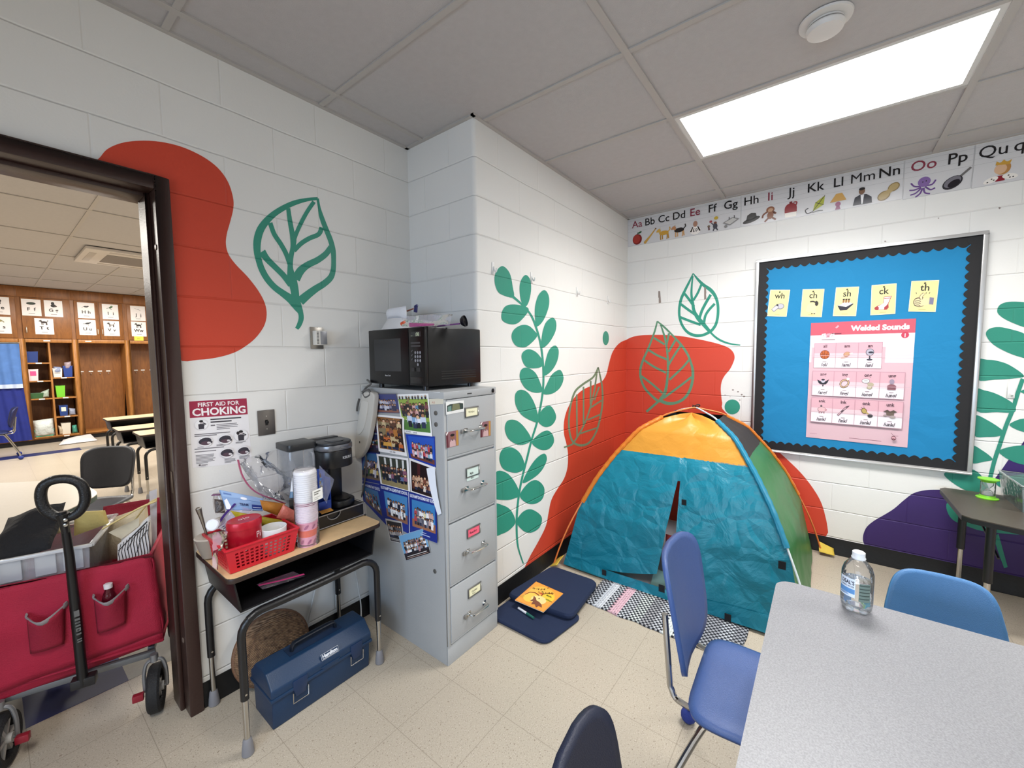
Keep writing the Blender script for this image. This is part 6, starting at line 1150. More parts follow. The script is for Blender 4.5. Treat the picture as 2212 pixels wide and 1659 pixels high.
MB().tube(cat([(3.05, .74, 1.135), (3.07, .72, 1.122), (3.085, .70, 1.128), (3.06, .705, 1.14), (3.07, .745, 1.12)], 4, False), .004, 6).build('crown_tie', M('2a2624', .7), tent)
YL = M('c9ad3e', .7, bump=.002, bs=90)
for c, d in ((V3((2.385, 1.455, 0)), V3((-.9, .0, 0))), (V3((3.722, -.045, 0)), V3((.1, -.95, 0)))):
    d = d.normalized(); s = d.cross(V3((0, 0, 1)))
    m = MB(); rag(m, [c-d*.04-s*.03+V3((0, 0, .085)), c+d*.05-s*.03+V3((0, 0, .05)), c+d*.05+s*.03+V3((0, 0, .02)), c-d*.04+s*.03+V3((0, 0, .03))], 6, 6, .004, 30, 0, .004, 3); m.build('corner_tag', YL, tent, solid=.003)
for v, z, s in ((.22, .055, .018), (.49, .075, .022), (.565, .59, .017), (.965, .38, .021), (.75, .035, .020)):
    p = F(v, z)+V3((-.013, 0, .002)); MB().obox(p, (.0015, 0, 0), (0, s*.8, 0), (0, 0, s)).build('velcro_tab', M('15161c', .9), tent)
# things seen through the door gap
m = pouch([(2.62, .78, .34), (2.62, .56, .34), (2.62, .56, .08), (2.62, .78, .08)], (-1, 0, 0), .16, .01, 8, 2); m.v = [V3((v.x, v.y, max(v.z, .02))) for v in m.v]
m.thing('floor_pillow', 'red pillow just visible through the tent door gap', 'pillow', M('a5342e', .8))
m = pouch([(2.60, .84, .10), (2.60, .52, .10), (2.52, .52, .03), (2.52, .84, .03)], (-.4, 0, 1), .05, .006, 8, 5); m.v = [V3((v.x, v.y, max(v.z, .018))) for v in m.v]
m.thing('folded_blanket', 'grey-green blanket on the tent floor behind the door gap', 'blanket', M('7d9a92', .9))
# ---- rag rug under the tent front
def rugmat():
    t = NT('woven_rag_rug'); b = t.b; pos = t.n('ShaderNodeNewGeometry').outputs['Position']; sx = t.n('ShaderNodeSeparateXYZ'); t.l(pos, sx.inputs[0])
    st = t.math('DIVIDE', sx.outputs[1], .0125); row = t.math('FLOOR', st)
    al = t.math('ADD', t.math('DIVIDE', sx.outputs[0], .030), t.math('MULTIPLY', t.math('MODULO', row, 2), .5)); cell = t.math('FLOOR', al)
    cx = t.n('ShaderNodeCombineXYZ'); t.l(row, cx.inputs[0]); wn = t.n('ShaderNodeTexWhiteNoise'); wn.noise_dimensions = '1D'; t.l(t.math('FLOOR', t.math('DIVIDE', t.math('ADD', row, 3), 5)), wn.inputs['W'])
    cr = t.n('ShaderNodeValToRGB'); cr.color_ramp.interpolation = 'CONSTANT'; e = cr.color_ramp.elements; e[0].position = 0; e[0].color = lin('a9a8ac'); e[1].position = .3; e[1].color = lin('c9cbd0')
    for p_, c_ in ((.5, '9d9fa6'), (.66, 'd2d8d4'), (.80, 'b9bdc4'), (.93, 'd0a9b4')): k = cr.color_ramp.elements.new(p_); k.color = lin(c_)
    t.l(wn.outputs['Value'], cr.inputs[0])
    alt = t.math('MODULO', t.math('ADD', row, 0), 2)
    fx = t.math('FRACT', al); dk = t.math('GREATER_THAN', fx, .5); w2 = t.n('ShaderNodeTexWhiteNoise'); w2.noise_dimensions = '1D'; t.l(t.math('FLOOR', t.math('DIVIDE', row, 4)), w2.inputs['W'])
    on = t.math('MULTIPLY', dk, t.math('GREATER_THAN', w2.outputs['Value'], .15))
    mx = t.n('ShaderNodeMix', data_type='RGBA'); t.l(on, mx.inputs[0]); t.l(cr.outputs[0], mx.inputs[6]); mx.inputs[7].default_value = lin('1c1f28'); t.l(mx.outputs[2], b.inputs['Base Color']); b.inputs['Roughness'].default_value = .9
    hz = t.math('MULTIPLY', t.math('ABSOLUTE', t.math('SINE', t.math('MULTIPLY', st, pi))), t.math('ADD', .5, t.math('MULTIPLY', t.math('SINE', t.math('MULTIPLY', al, 2*pi)), .4))); t.l(t.bump(hz, .006, 1), b.inputs['Normal']); return t.m
def rg_(u, v, z): return V3((2.135+.62*u+.012*noise.noise(V3((v*9, u*2, 1))), .28+.84*v+.006*noise.noise(V3((u*6, v, 4))), z+.002*noise.noise(V3((u*8, v*12, 0)))))
m = MB().grid(lambda u, v: rg_(u, v, .009), 30, 44); m.grid(lambda u, v: rg_(1-u, v, .001), 30, 44)
for a_, b_ in (((0, 0), (1, 0)), ((1, 0), (1, 1)), ((1, 1), (0, 1)), ((0, 1), (0, 0))): m.grid(lambda u, v, a_=a_, b_=b_: rg_(a_[0]+(b_[0]-a_[0])*u, a_[1]+(b_[1]-a_[1])*u, .001+.008*v), 40, 1)
m.v = [V3((v.x, v.y, max(v.z, .0006))) for v in m.v]
m.thing('rag_rug', 'grey, white and pink woven rag rug under the front of the tent', 'rug', rugmat())
c = Z(1290, 1301, 0); m = MB().prism([c+V3((-.03, -.03, .0008)), c+V3((.03, -.012, .0008)), c+V3((.028, .012, .0008)), c+V3((-.01, .01, .0008))], (0, 0, .0006)); m.thing('paper_scrap', 'small white paper scrap at the near corner of the rag rug', 'paper', M('dcdad6', .7))
# ---- navy floor cushions, book and marker
NV = M('12213f', .92, bump=.0012, bs=500)
def cushion(pts, z0, th, name, lb):
    q = [V3((p[0], p[1], z0)) for p in pts]; c = sum(q, V3())/4; o = []
    for i in range(4):
        a, b, d = q[i-1], q[i], q[(i+1) % 4]
        for k in range(7):
            t_ = k/6; r = .055; p0 = b+(a-b).normalized()*r; p1 = b+(d-b).normalized()*r; o.append(p0*(1-t_)**2+b*2*t_*(1-t_)+p1*t_*t_)
    m = MB(); n = len(o)
    prof = [(.0, -1), (.5, -1), (.97, -.9), (1, -.3), (1, .3), (.97, .85), (.85, 1), (.5, 1.02), (0, 1.02)]
    m.grid(lambda u, v: (lambda i, kz: (c+(o[i % n]-c)*kz[0])+V3((0, 0, th/2+th/2*kz[1])))(int(round(u*n)), prof[int(round(v*8))]), n, 8, wrap=True)
    return m.thing(name, lb, 'cushion', NV, 'navy floor cushions')
cushion([(1.675, 1.485), (1.675, 1.09), (1.99, 1.045), (2.04, 1.47)], .0005, .022, 'floor_cushion', 'lower navy floor cushion flat beside the filing cabinet, marker on it')
cushion([(1.85, 1.49), (1.895, 1.06), (2.31, 1.10), (2.30, 1.44)], .024, .038, 'floor_cushion', 'upper navy floor cushion with the orange book on it, beside the rug')
bk_ = [Z(1158, 1256, .067), Z(1217, 1282, .067), Z(1174, 1322, .067), Z(1112, 1296, .067)]
t = thing('picture_book', 'square orange picture book lying on the upper navy cushion', 'book', (sum(bk_, V3())/4).to_tuple()[:2]+(.062,))
a = Art([bk_[0], bk_[1], bk_[2], bk_[3]], 100, 100, (0, 0, 1), 'dd8f3c', .0012)
a.rect(3, 3, 97, 97, 'e59a3e'); a.disc(50, 60, 42, 34, 'e8b24a'); a.poly([(30, 52), (40, 60), (55, 58), (72, 66), (80, 84), (70, 70), (56, 63), (44, 66)], 'c4532a')
a.k += 1; rb = lambda pts: a.stroke(pts, 3, '7a2418'); a.disc(32, 32, 22, 20, 'edbf4e'); a.disc(74, 58, 20, 18, 'e6c23e'); rb([(10, 34), (16, 50), (30, 56), (46, 52), (56, 44)]); rb([(54, 44), (54, 62), (62, 74), (76, 80)]); a.disc(58, 34, 24, 18, 'e9cf8a')
a.poly([(36, 42), (42, 30), (40, 18), (48, 22), (52, 8), (60, 14), (72, 4), (74, 14), (86, 12), (78, 22), (66, 28), (54, 30), (46, 38)], '7a4530'); a.disc(56, 40, 2, 2, '5a3020')
for i, (s_, x, y, z_) in enumerate((('W', 15, 66, 10), ('i', 24, 70, 10), ('k', 30, 71, 10), ('S', 37, 74, 10), ('A', 44, 80, 10), ('A', 46, 67, 9), ('P', 52, 62, 9), ('o', 38, 62, 8), ('L', 58, 68, 10), ('A', 66, 72, 11), ('N', 74, 77, 10), ('f', 50, 90, 10))): a.text(s_, x, y, z_, '3a2a12', 'C', .02)
a.textw('Mayka', 74, 62, 18, '5a6a1c', 'C', .02, 8); a.textw('Sillvan', 84, 46, 20, '5a6a1c', 'C', .02, 7); a.stroke([(10+5*cos(i*pi/5), 24+4*sin(i*pi/5)) for i in range(10)], 1.2, 'c9b23e', True)
a.part('front_cover', t, rough=.3)
cx_ = sum(bk_, V3())/4; m = MB().prism([p*.985+cx_*.015-V3((0, 0, .0055)) for p in bk_], (0, 0, .0042)); m.build('pages', M('e9e2d4', .8), t)
a_, b_ = Z(1120, 1313, .031), Z(1153, 1335, .031)
t = thing('marker', 'white marker with a dark green cap lying on the lower navy cushion', 'marker', a_)
MB().tube([a_, a_*.45+b_*.55], .0065, 12).build('barrel', M('dedee2', .35), t); MB().tube([a_*.45+b_*.55, b_], [.0075, .0068], 12).build('cap', M('1f5a50', .35), t)
# ================================================================ CHAIRS, TABLES
CH = M('b9b7b4', .12, 1.0)
def make_chair(lb, loc, rz, col, w=.43, d=.42, sh=.43, lo=.50, hi=.85, ball='24347e', shape=0, curve=.055, group=None):
    """moulded shell chair, local frame: sitter faces +x"""
    t = thing('school_chair', lb, 'chair', loc, rz, group); PL_ = M(col, .42, bump=.0008, bs=400, spec=.45); K_ = dict(parent=t, world=False)
    def sq(u, v, p):
        a = 2*pi*u; c, s = cos(a), sin(a); return v*math.copysign(abs(c)**p, c), v*math.copysign(abs(s)**p, s)
    def st(u, v):
        x, y = sq(u, v, .33); y *= (1-.06*x); z = -.014*(1-v**4)-.030*max(0, x-.6)**1.5*2-.020*v**9
        return V3((x*d/2, y*w/2, sh+z))
    MB().grid(st, 48, 12, wrap=True).build('seat', PL_, solid=.014, **K_)
    def bk2(u, v):
        x, y = sq(u, v, .5 if not shape else .42); zz = (y+1)/2
        if shape: x *= 1-.30*max(0, zz-.35)
        else: x *= .86+.14*zz
        ww = x*w*.49; return V3((-d/2-.045-.075*(zz-.2)+curve*x*x, ww, lo+(hi-lo)*zz))
    MB().grid(bk2, 48, 10, wrap=True).build('backrest', PL_, solid=.016, **K_)
    for s in (-1, 1):
        y = s*w*.36; zc = lo+(hi-lo)*.55
        MB().tube(cat([(-.02, y, sh-.035), (-d/2-.01, y, sh-.032), (-d/2-.05, y, sh+.0), (-d/2-.058, y, lo+.02), (-d/2-.075, y, zc)], 5, False), .0095, 10).build('back_post', CH, **K_)
    for sx in (-1, 1):
        for s in (-1, 1):
            y = s*w*.37; xf = .235 if sx > 0 else -.285
            lg = MB().tube(cat([(sx*.02, y, sh-.036), (sx*.12, y, sh-.038), (sx*.165, y*1.08, sh-.07), (xf*.93, y*1.45, .12), (xf, y*1.52, .03)], 5, False), .0105, 10).build('leg', CH, **K_)
            MB().ball((xf, y*1.52, .030), .030).build('foot_ball', M(ball, .85, bump=.002, bs=150), lg, world=False)
    return t
make_chair('medium blue plastic chair tucked under the left edge of the grey table', (1.44, .10, 0), radians(-88), '3b5489', w=.42, lo=.46, hi=.845, curve=.045)
make_chair('dark navy plastic chair at the bottom edge, nearest the camera', (.635, .035, 0), radians(-79), '141b31', w=.39, lo=.44, hi=.80, curve=.035)
make_chair('light blue plastic chair on the far side of the grey table', (1.865, -.375, 0), radians(181), '4a7cae', .33, .36, .36, .40, .665, shape=1, curve=.03)
def tabmat():
    t = NT('grey_nebula_laminate'); b = t.b; n = t.noise(260, 3, .7); n2 = t.noise(40, 3)
    cr = t.n('ShaderNodeValToRGB'); e = cr.color_ramp.elements; e[0].position = .35; e[0].color = lin('7b7b7e'); e[1].position = .65; e[1].color = lin('929295'); t.l(n.outputs[0], cr.inputs[0]); t.l(cr.outputs[0], b.inputs['Base Color']); b.inputs['Roughness'].default_value = .42; return t.m
TZ_ = .72; t = thing('activity_table', 'large grey laminate table at the lower right', 'table', (1.03, -.5, 0))
def rrect(x0, x1, y0, y1, r, z, n=8):
    o = []
    for cx, cy, a0 in ((x1-r, y1-r, 0), (x0+r, y1-r, 90), (x0+r, y0+r, 180), (x1-r, y0+r, 270)):
        for i in range(n+1): a = radians(a0+90*i/n); o.append(V3((cx+r*cos(a), cy+r*sin(a), z)))
    return o
tb = (.42, 1.634, -1.10, .108)
MB().prism(rrect(*tb, .05, TZ_-.004), (0, 0, .004)).build('table_top', tabmat(), t)
MB().prism(rrect(*tb, .05, TZ_-.032), (0, 0, .0278)).build('edge_trim', M('1c1c1e', .5), t, label='black edge trim')
for x in (.52, 1.53):
    for y in (-1.0, .0):
        lg = MB().tube([(x, y, TZ_-.032), (x, y, .30)], .019, 14).build('leg', M('1a1a1c', .4), t)
        MB().tube([(x, y, .31), (x, y, .03)], .0145, 14).build('leg_insert', CH, lg); MB().ball((x, y, .032), .032).build('foot_ball', NBLUE, lg)
# water bottle
bx, by = 1.571, -.098; t = thing('water_bottle', 'half-full clear water bottle with a white cap on the grey table', 'bottle', (bx, by, TZ_))
def petmat(ior=1.0):
    t_ = NT('clear_bottle'); b = t_.b; b.inputs['Base Color'].default_value = (1, 1, 1, 1); b.inputs['Roughness'].default_value = .03; b.inputs['Transmission Weight'].default_value = 1; b.inputs['IOR'].default_value = ior; return t_.m
prof = [(.0, .004), (.018, .001), (.030, .003), (.037, .014), (.0385, .03), (.038, .07), (.0385, .10), (.038, .118), (.033, .137), (.022, .153), (.0145, .161), (.0135, .166)]
MB().lathe(prof, (bx, by, TZ_), 32).build('shell', film('e9eef0', .07, .04), t)
MB().lathe([(.0, .006), (.028, .006), (.036, .016), (.0372, .03), (.0368, .07), (.0372, .094), (.0, .094)], (bx, by, TZ_+.0005), 32).build('water', petmat(1.33), t)
m = MB()
for k in range(5): a = 2*pi*k/5; m.ball((bx+.024*cos(a), by+.024*sin(a), TZ_+.012), .0105, 0, 10, 7)
for k in range(5): a = 2*pi*k/5; MB().ball((bx+.026*cos(a), by+.026*sin(a), TZ_+.0115), .0105, 0, 10, 7).build('foot_lobe', film('f2f5f6', .25, .05), t)
MB().lathe([(.0165, .160), (.0175, .163), (.0165, .166), (.0155, .168), (.0155, .180), (.013, .182), (0, .182)], (bx, by, TZ_), 24).build('cap', M('dfe1e2', .35), t)
def wrap(z0, z1, a0, a1, r, w, h):
    class W(Art):
        def p(s, u, v, k=None):
            k = s.k if k is None else k; a = a0+(a1-a0)*u/w; rr = r+k*.00006; return V3((bx+rr*cos(a), by+rr*sin(a), TZ_+z0+(z1-z0)*v/h))
        def rect(s, u0, v0, u1, v1, c, k=True):
            if k: s.k += 1
            s.mb.grid(lambda a, b: s.p(u0+(u1-u0)*a, v0+(v1-v0)*b), 10, 1, s.ci(c))
    q = [V3((bx, by, TZ_))]*4; o = W(q, w, h, V3((bx+cos((a0+a1)/2), by+sin((a0+a1)/2), 0))-V3((bx, by, 0)), thick=0); return o
va = atan2(-by, -bx)
o = wrap(.052, .108, va-1.25, va-.10, .0392, 60, 56); o.rect(0, 0, 60, 56, 'dde6f2'); o.rect(1, 10, 59, 25, '5f92c8'); o.rect(1, 4, 40, 7, '8fb3da')
o.textw("DEAL'S", 34, 38, 46, '1d2336', 'C', .03, 16); o.textw('SPRING WATER', 34, 29, 46, '2a3a5a', 'C', .02, 7); o.lines(8, 40, 9, 2, 3, 1.2, '2f5a94'); o.part('label', t, 'blue and white paper label', .35)
o = wrap(.045, .10, va+.12, va+.85, .0392, 40, 55); o.rect(0, 0, 40, 55, '6f8078')
for y in (8, 18, 28, 38, 48): o.rect(2, y, 38, y+3, '3d4a45')
o.part('label', t, 'dark back of the paper label', .4)
# small dark desk at the right wall
RZ = .63; t = thing('trapezoid_desk', 'small dark brown desk by the purple wall at the right edge', 'desk', (3.35, -.9, 0))
pts = [(3.70, -.628), (3.66, -.600), (3.13, -.600), (3.095, -.63), (2.95, -1.06), (2.98, -1.10), (3.70, -1.40)]
DW = M('4b433a', .4, var=.15, vs=70)
MB().prism([(x, y, RZ-.005) for x, y in pts], (0, 0, .005)).build('desk_top', DW, t); MB().prism([(x, y, RZ-.03) for x, y in pts], (0, 0, .0248)).build('edge_trim', M('17171a', .5), t)
for x, y in ((3.655, -.705), (3.19, -.72), (3.62, -1.25), (3.06, -1.04)):
    lg = MB().tube([(x, y, RZ-.03), (x, y, .27)], .019, 14).build('leg', M('15151b', .4), t); MB().tube([(x, y, .28), (x, y, .03)], .0135, 14).build('leg_insert', CH, lg); MB().ball((x, y, .031), .031).build('foot_ball', NBLUE, lg)
MB().tube([(3.60, -.735, .56), (3.22, -.76, .40)], .006, 8).build('brace', M('15151b', .4), t)
cx, cy = 3.575, -.782; t = thing('sand_timer', 'green-capped sand timer standing on the small dark desk', 'timer', (cx, cy, RZ)); LG = M('7fc832', .4)
MB().lathe([(.046, 0), (.047, .005), (.034, .009), (.032, .02), (0, .02)], (cx, cy, RZ), 28).build('base', LG, t); MB().lathe([(0, .098), (.030, .098), (.033, .108), (.044, .113), (.044, .118), (0, .119)], (cx, cy, RZ), 28).build('top', LG, t)
MB().lathe([(.031, .02), (.031, .098)], (cx, cy, RZ), 24).build('tube', film('e6ece8', .12, .05), t); MB().lathe([(.024, .021), (.022, .04), (.006, .058), (.022, .078), (.024, .097)], (cx, cy, RZ), 20).build('glass', film('d6e6da', .2, .05), t); MB().lathe([(.021, .022), (.019, .036), (0, .046)], (cx, cy, RZ), 16).build('sand', M('d9d2c8', .9), t)
t = thing('storage_bin', 'clear plastic bin of dark items at the right end of the small desk', 'storage bin', (3.5, -1.05, RZ)); c = [(3.70, -.865), (3.36, -.865), (3.33, -1.20), (3.70, -1.20)]
m = MB(); cc = (3.53, -1.03)
top = [V3((cc[0]+(x-cc[0])*1.08, cc[1]+(y-cc[1])*1.08, RZ+.145)) for x, y in c]; bot = [V3((x, y, RZ+.001)) for x, y in c]
for i in range(4): j = (i+1) % 4; m.add([top[i], top[j], bot[j], bot[i]], [(0, 1, 2, 3)])
m.add(bot, [(0, 1, 2, 3)]); m.build('bin_wall', film('8f9e9c', .32, .1), t, smooth=False, solid=.002)
MB().tube(top, .005, 6, closed=True).build('rim', film('cfd8d6', .5, .1), t)
m = pouch([(3.40, -.96, RZ+.11), (3.38, -1.15, RZ+.12), (3.38, -1.15, RZ+.01), (3.40, -.96, RZ+.01)], (-1, 0, .2), .07, .008, 20, 3); m.v = [V3((max(v.x, 3.36), v.y, max(v.z, RZ+.004))) for v in m.v]; m.thing('pencil_pouch', 'dark pouch inside the clear bin at the right edge', 'pouch', M('1b1e33', .5))
# ================================================================ NOTICE BOARD AND PRINTED SHEETS ON THE RIGHT WALL
BXF = XD-.03
p1, p2, p3 = X(1633, 562, BXF), X(2138, 496, BXF), X(2098, 1027, BXF); y0, y1, z1, z0 = p1.y, p2.y, (p1.z+p2.z)/2, p3.z
board = thing('bulletin_board', 'big notice board of blue paper with a black scalloped border', 'bulletin board', (XD, (y0+y1)/2, z0))
AL = M('c9c8c6', .3, .6)
MB().box(XD-.014, XD-.0005, y1+.01, y0-.01, z0+.01, z1-.01).build('backing', M('8a7a60', .8), board, smooth=False)
f = MB(); b_ = .022
f.box(BXF, XD-.0005, y1, y0, z1-b_, z1).box(BXF, XD-.0005, y1, y0, z0, z0+b_).box(BXF, XD-.0005, y0-b_, y0, z0+b_, z1-b_).box(BXF, XD-.0005, y1, y1+b_, z0+b_, z1-b_); f.build('frame', AL, board, bevel=.002)
pm = fabmat('1d8cc4', .006, 5, .75); PXB = XD-.018
MB().box(PXB, XD-.014, y1+.02, y0-.02, z0+.02, z1-.02).build('blue_paper', pm, board, smooth=False)
def scal(o0, o1, fixed, horiz, sgn, n):
    pts = []; N_ = n*8
    for i in range(N_+1):
        t_ = i/N_; s_ = o0+(o1-o0)*t_; pts.append((s_, fixed+sgn*(.012+.062*(abs(sin(pi*t_*n))*.30+.62))))
    pts += [(o1, fixed), (o0, fixed)]
    return [V3((PXB-.001-.0012*(0 if horiz else 1), a, b)) if horiz else V3((PXB-.0022, b, a)) for a, b in pts]
BKB = M('141315', .7)
MB().prism(scal(y1+.02, y0-.02, z1-.02, True, -1, 22), (-.001, 0, 0)).prism(scal(y1+.02, y0-.02, z0+.02, True, 1, 22), (-.001, 0, 0)).prism(scal(z0+.02, z1-.02, y0-.02, False, -1, 27), (-.001, 0, 0)).prism(scal(z0+.02, z1-.02, y1+.02, False, 1, 27), (-.001, 0, 0)).box(PXB-.003, PXB-.0012, y0-.066, y0-.02, z1-.066, z1-.02).box(PXB-.003, PXB-.0012, y1+.02, y1+.066, z1-.066, z1-.02).box(PXB-.003, PXB-.0012, y0-.066, y0-.02, z0+.02, z0+.066).box(PXB-.003, PXB-.0012, y1+.02, y1+.066, z0+.02, z0+.066).build('scalloped_border', BKB, board, smooth=False)
def onB(p, e): return X(p[0], p[1], PXB-e)
cardpx = dict(wh=((1664, 626), (1707, 626), (1699, 684), (1657, 683)), ch=((1734, 625), (1781, 624), (1775, 685), (1729, 684)), sh=((1806, 621), (1856, 619), (1849, 683), (1799, 683)), ck=((1883, 616), (1937, 612), (1934, 678), (1880, 681)), th=((1969, 607), (2029, 605), (2021, 674), (1962, 673)))
lbs = dict(wh='yellow card with the letters wh and a whistle', ch='yellow card with the letters ch and a face with a chin', sh='yellow card with the letters sh and a ship', ck='yellow card with the letters ck and a red-toed sock', th='yellow card with the letters th and a thumb')
ICON['pin'] = []
for k, ic in (('wh', 'whistle'), ('ch', 'chin'), ('sh', 'ship'), ('ck', 'sock'), ('th', 'thumb')):
    t = thing('phonics_card', lbs[k]+' on the blue board', 'card', onB(cardpx[k][3], .001), 0, 'yellow phonics cards')
    a = Art([onB(p, .003) for p in cardpx[k]], 60, 84, (-1, 0, 0), 'f0e8c6', .001); a.rect(1.5, 1.5, 58.5, 82.5, 'e2d596'); a.text(k, 31, 57, 25, '231f1a', 'C', .012); icon(a, ic, 30, 31, 21 if k != 'th' else 23); a.rect(22, 6, 38, 7, 'b3a468'); a.part('card', t)
    q = a.p(30, 77, 6); MB().lathe([(.0045, 0), (.005, .004), (.0035, .006), (0, .007)], q, 12, 0, (-1, 0, 0)).build('push_pin', M('1f4a36' if k == 'wh' else '2a2622', .4), t)
a = Art([onB(p, .003) for p in ((1752, 698), (1979, 688), (1960, 967), (1741, 944))], 200, 260, (-1, 0, 0), 'd6b2ba', .0012)
a.rect(0, 232, 200, 260, 'c65868'); a.rect(0, 205, 200, 232, 'ece6ea'); a.rect(0, 172, 4, 205, 'ece6ea'); a.rect(150, 172, 200, 205, 'e9dfe5')
a.textw('Welded Sounds', 190, 240, 108, 'f6eef0', 'R', .05, 15); a.disc(183, 228, 7, 6.5, 'c23e55'); a.text('1', 183, 224, 10, 'f6eef0', 'C', .03)
for i, ch_ in enumerate('fun'): a.poly([(24+i*9, 226), (32+i*9, 227), (32+i*9, 236), (24+i*9, 235)], ('f4f0f0', 'd9a0ac', 'f4f0f0')[i]); a.text(ch_, 28+i*9, 228, 8, '8a3a4a')
a.poly([(54, 246), (59, 251), (56, 253), (51, 248)], 'e8a5b0'); a.rect(24, 221, 52, 222.5, '8a6a72'); a.rect(44, 234, 64, 235.5, '6a2a3a')
cells = [[('all', 'ball', '/ol/'), ('am', 'ham', '/am/'), ('an', 'fan', '/an/')], [('ang', 'fang', '/ang/'), ('ing', 'ring', '/ing/'), ('ong', 'song', '/ong/'), ('ung', 'lung', '/ung/')], [('ank', 'bank', '/ank/'), ('ink', 'crayon', '/ink/'), ('onk', 'horn', '/onk/'), ('unk', 'junk', '/unk/')]]
for r_, row in enumerate(cells):
    yb = (160, 98, 38)[r_]; x0 = (10, 9, 9)[r_]; W_, H_ = 44.5, 54
    a.rect(x0-.8, yb-.8, x0+W_*len(row)+.8, yb+H_+.8, 'b98894'); a.rect(x0, yb, x0+W_*len(row), yb+H_, 'd8a9b3'); a.rect(x0, yb, x0+W_*len(row), yb+22, 'ece0e5'); a.rect(x0, yb+22, x0+W_*len(row), yb+32, 'dfc3c9')
    for c_, (s1, ic, s2) in enumerate(row):
        cx = x0+W_*(c_+.5)
        if c_: a.rect(x0+W_*c_-.4, yb, x0+W_*c_+.4, yb+H_, 'b98894')
        a.text(s1, cx, yb+44.5, 9.5, '4a3038', 'C', .02); icon(a, ic, cx, yb+29, 12.5); a.rect(cx-4, yb+12.6, cx+4, yb+13.6, '8d7d82'); a.text(s2, cx, yb+3.5, 10, '3a3038', 'C', .02)
icon(a, 'orn', 174, 19, 9); a.rect(90, 8, 152, 9, '8a5a66'); a.rect(8, 10, 24, 11, 'b98894')
for y in (186.5, 122, 62): a.rect(0, y, 200, y+.7, 'cbb0b8')
a.thing('phonics_poster', 'pink Welded Sounds poster under the yellow cards on the blue board', 'poster', None, .55)
# alphabet strips along the top of the wall
def onS(p, e=.0008): return X(p[0], p[1], XD-e)
strips = [('A to G', 'at the corner', [(1356.1, 474.6), (1600.6, 422), (1599.8, 490.2), (1356.5, 534.5)], 'Aa Bb Cc Dd Ee Ff Gg', 'apple bat cat dog ed fun game', (1377, 1405, 1435, 1468, 1503, 1541, 1580)),
          ('H to N', 'second from the corner', [(1601.4, 421.8), (1953.8, 345), (1949.2, 431), (1600.6, 490)], 'Hh Ii Jj Kk Ll Mm Nn', 'hat itch jug kite lamp man nut', (1624, 1665, 1709, 1763, 1811, 1863, 1920)),
          ('O and P', 'third from the corner', [(1954.6, 344.8), (2107, 311.5), (2097, 407), (1950, 431)], 'Oo Pp', 'octopus pan', (1993, 2066)),
          ('Qu', 'at the right edge', [(2107.8, 311.3), (2300, 269), (2284, 376), (2097.8, 407)], 'Qu', 'queen', (2168,))]
for nm, wh, px4, lt, ic, xs in strips:
    q = [onS(p) for p in px4]
    for p in q: p.z = min(p.z, CZ-.004)
    zb_ = (q[2].z+q[3].z)/2; q[2].z = q[3].z = zb_; q[0].z = q[1].z = CZ-.005; wd_ = (q[0]-q[1]).length*100; ht = (q[0].z-zb_)*100
    a = Art(q, wd_, ht, (-1, 0, 0), 'd3d1d1', .0005, .0001)
    for f_ in (.93, .80, .665, .53): a.rect(0, ht*f_, wd_, ht*f_+.12, 'a9a7a8')
    yl, yr = q[0].y, q[1].y
    a.rect(0, 0, wd_, .22, 'b3b1b2'); a.rect(0, 0, .2, ht, 'b3b1b2'); a.rect(wd_-.2, 0, wd_, ht, 'b3b1b2')
    for i, (l, c_, x) in enumerate(zip(lt.split(), ic.split(), xs)):
        u = (yl-X(x, 400 if nm != 'Qu' else 330, XD-.0008).y)/(yl-yr)*wd_
        u2 = u-.4
        if l == 'Qu': a.text('Qu', u-4.0, ht*.672, ht*.37, '1d1a1b', 'C', .004); a.text('qu', u+8.5, ht*.672, ht*.37, '1d1a1b', 'C', .004)
        else: a.text(l, u, ht*.672, ht*.36, '8a3a48' if l[0] in 'AEIO' else '1d1a1b', 'C', 0 if l[0] == 'M' else .009)
        icon(a, c_, u2+.5, ht*.26, ht*.25)
    a.thing('alphabet_strip', 'alphabet wall strip %s, letters %s' % (wh, nm), 'alphabet strip', 'alphabet strips under the ceiling', .18)
# ================================================================ NEXT ROOM THROUGH THE DOORWAY
FY = 11.0
def oak(h, dark=1.0):
    key = ('oak', h)
    if key in MC: return MC[key]
    t = NT('oak_'+h); b = t.b; pos = t.n('ShaderNodeNewGeometry').outputs['Position']; mp = t.n('ShaderNodeMapping'); mp.inputs['Scale'].default_value = (9, 9, 1.6); t.l(pos, mp.inputs[0])
    n = t.noise(3, 5, .6, vec=mp.outputs[0]); n.inputs['Distortion'].default_value = .8; c = lin(h); cr = t.n('ShaderNodeValToRGB'); e = cr.color_ramp.elements
    e[0].position = .3; e[0].color = (c[0]*.62, c[1]*.58, c[2]*.52, 1); e[1].position = .7; e[1].color = c; t.l(n.outputs[0], cr.inputs[0]); t.l(cr.outputs[0], b.inputs['Base Color']); b.inputs['Roughness'].default_value = .45; MC[key] = t.m; return t.m
OK_, OKL, OKD = oak('8f5a28'), oak('ad7438'), oak('6b431f')
WHP = M('e2dfda', .5)
def tag_plate(x, z, par, w=.045): MB().box(x-w/2, x+w/2, FY-.024, FY-.0205, z-.01, z+.01).build('name_tag', WHP, par)
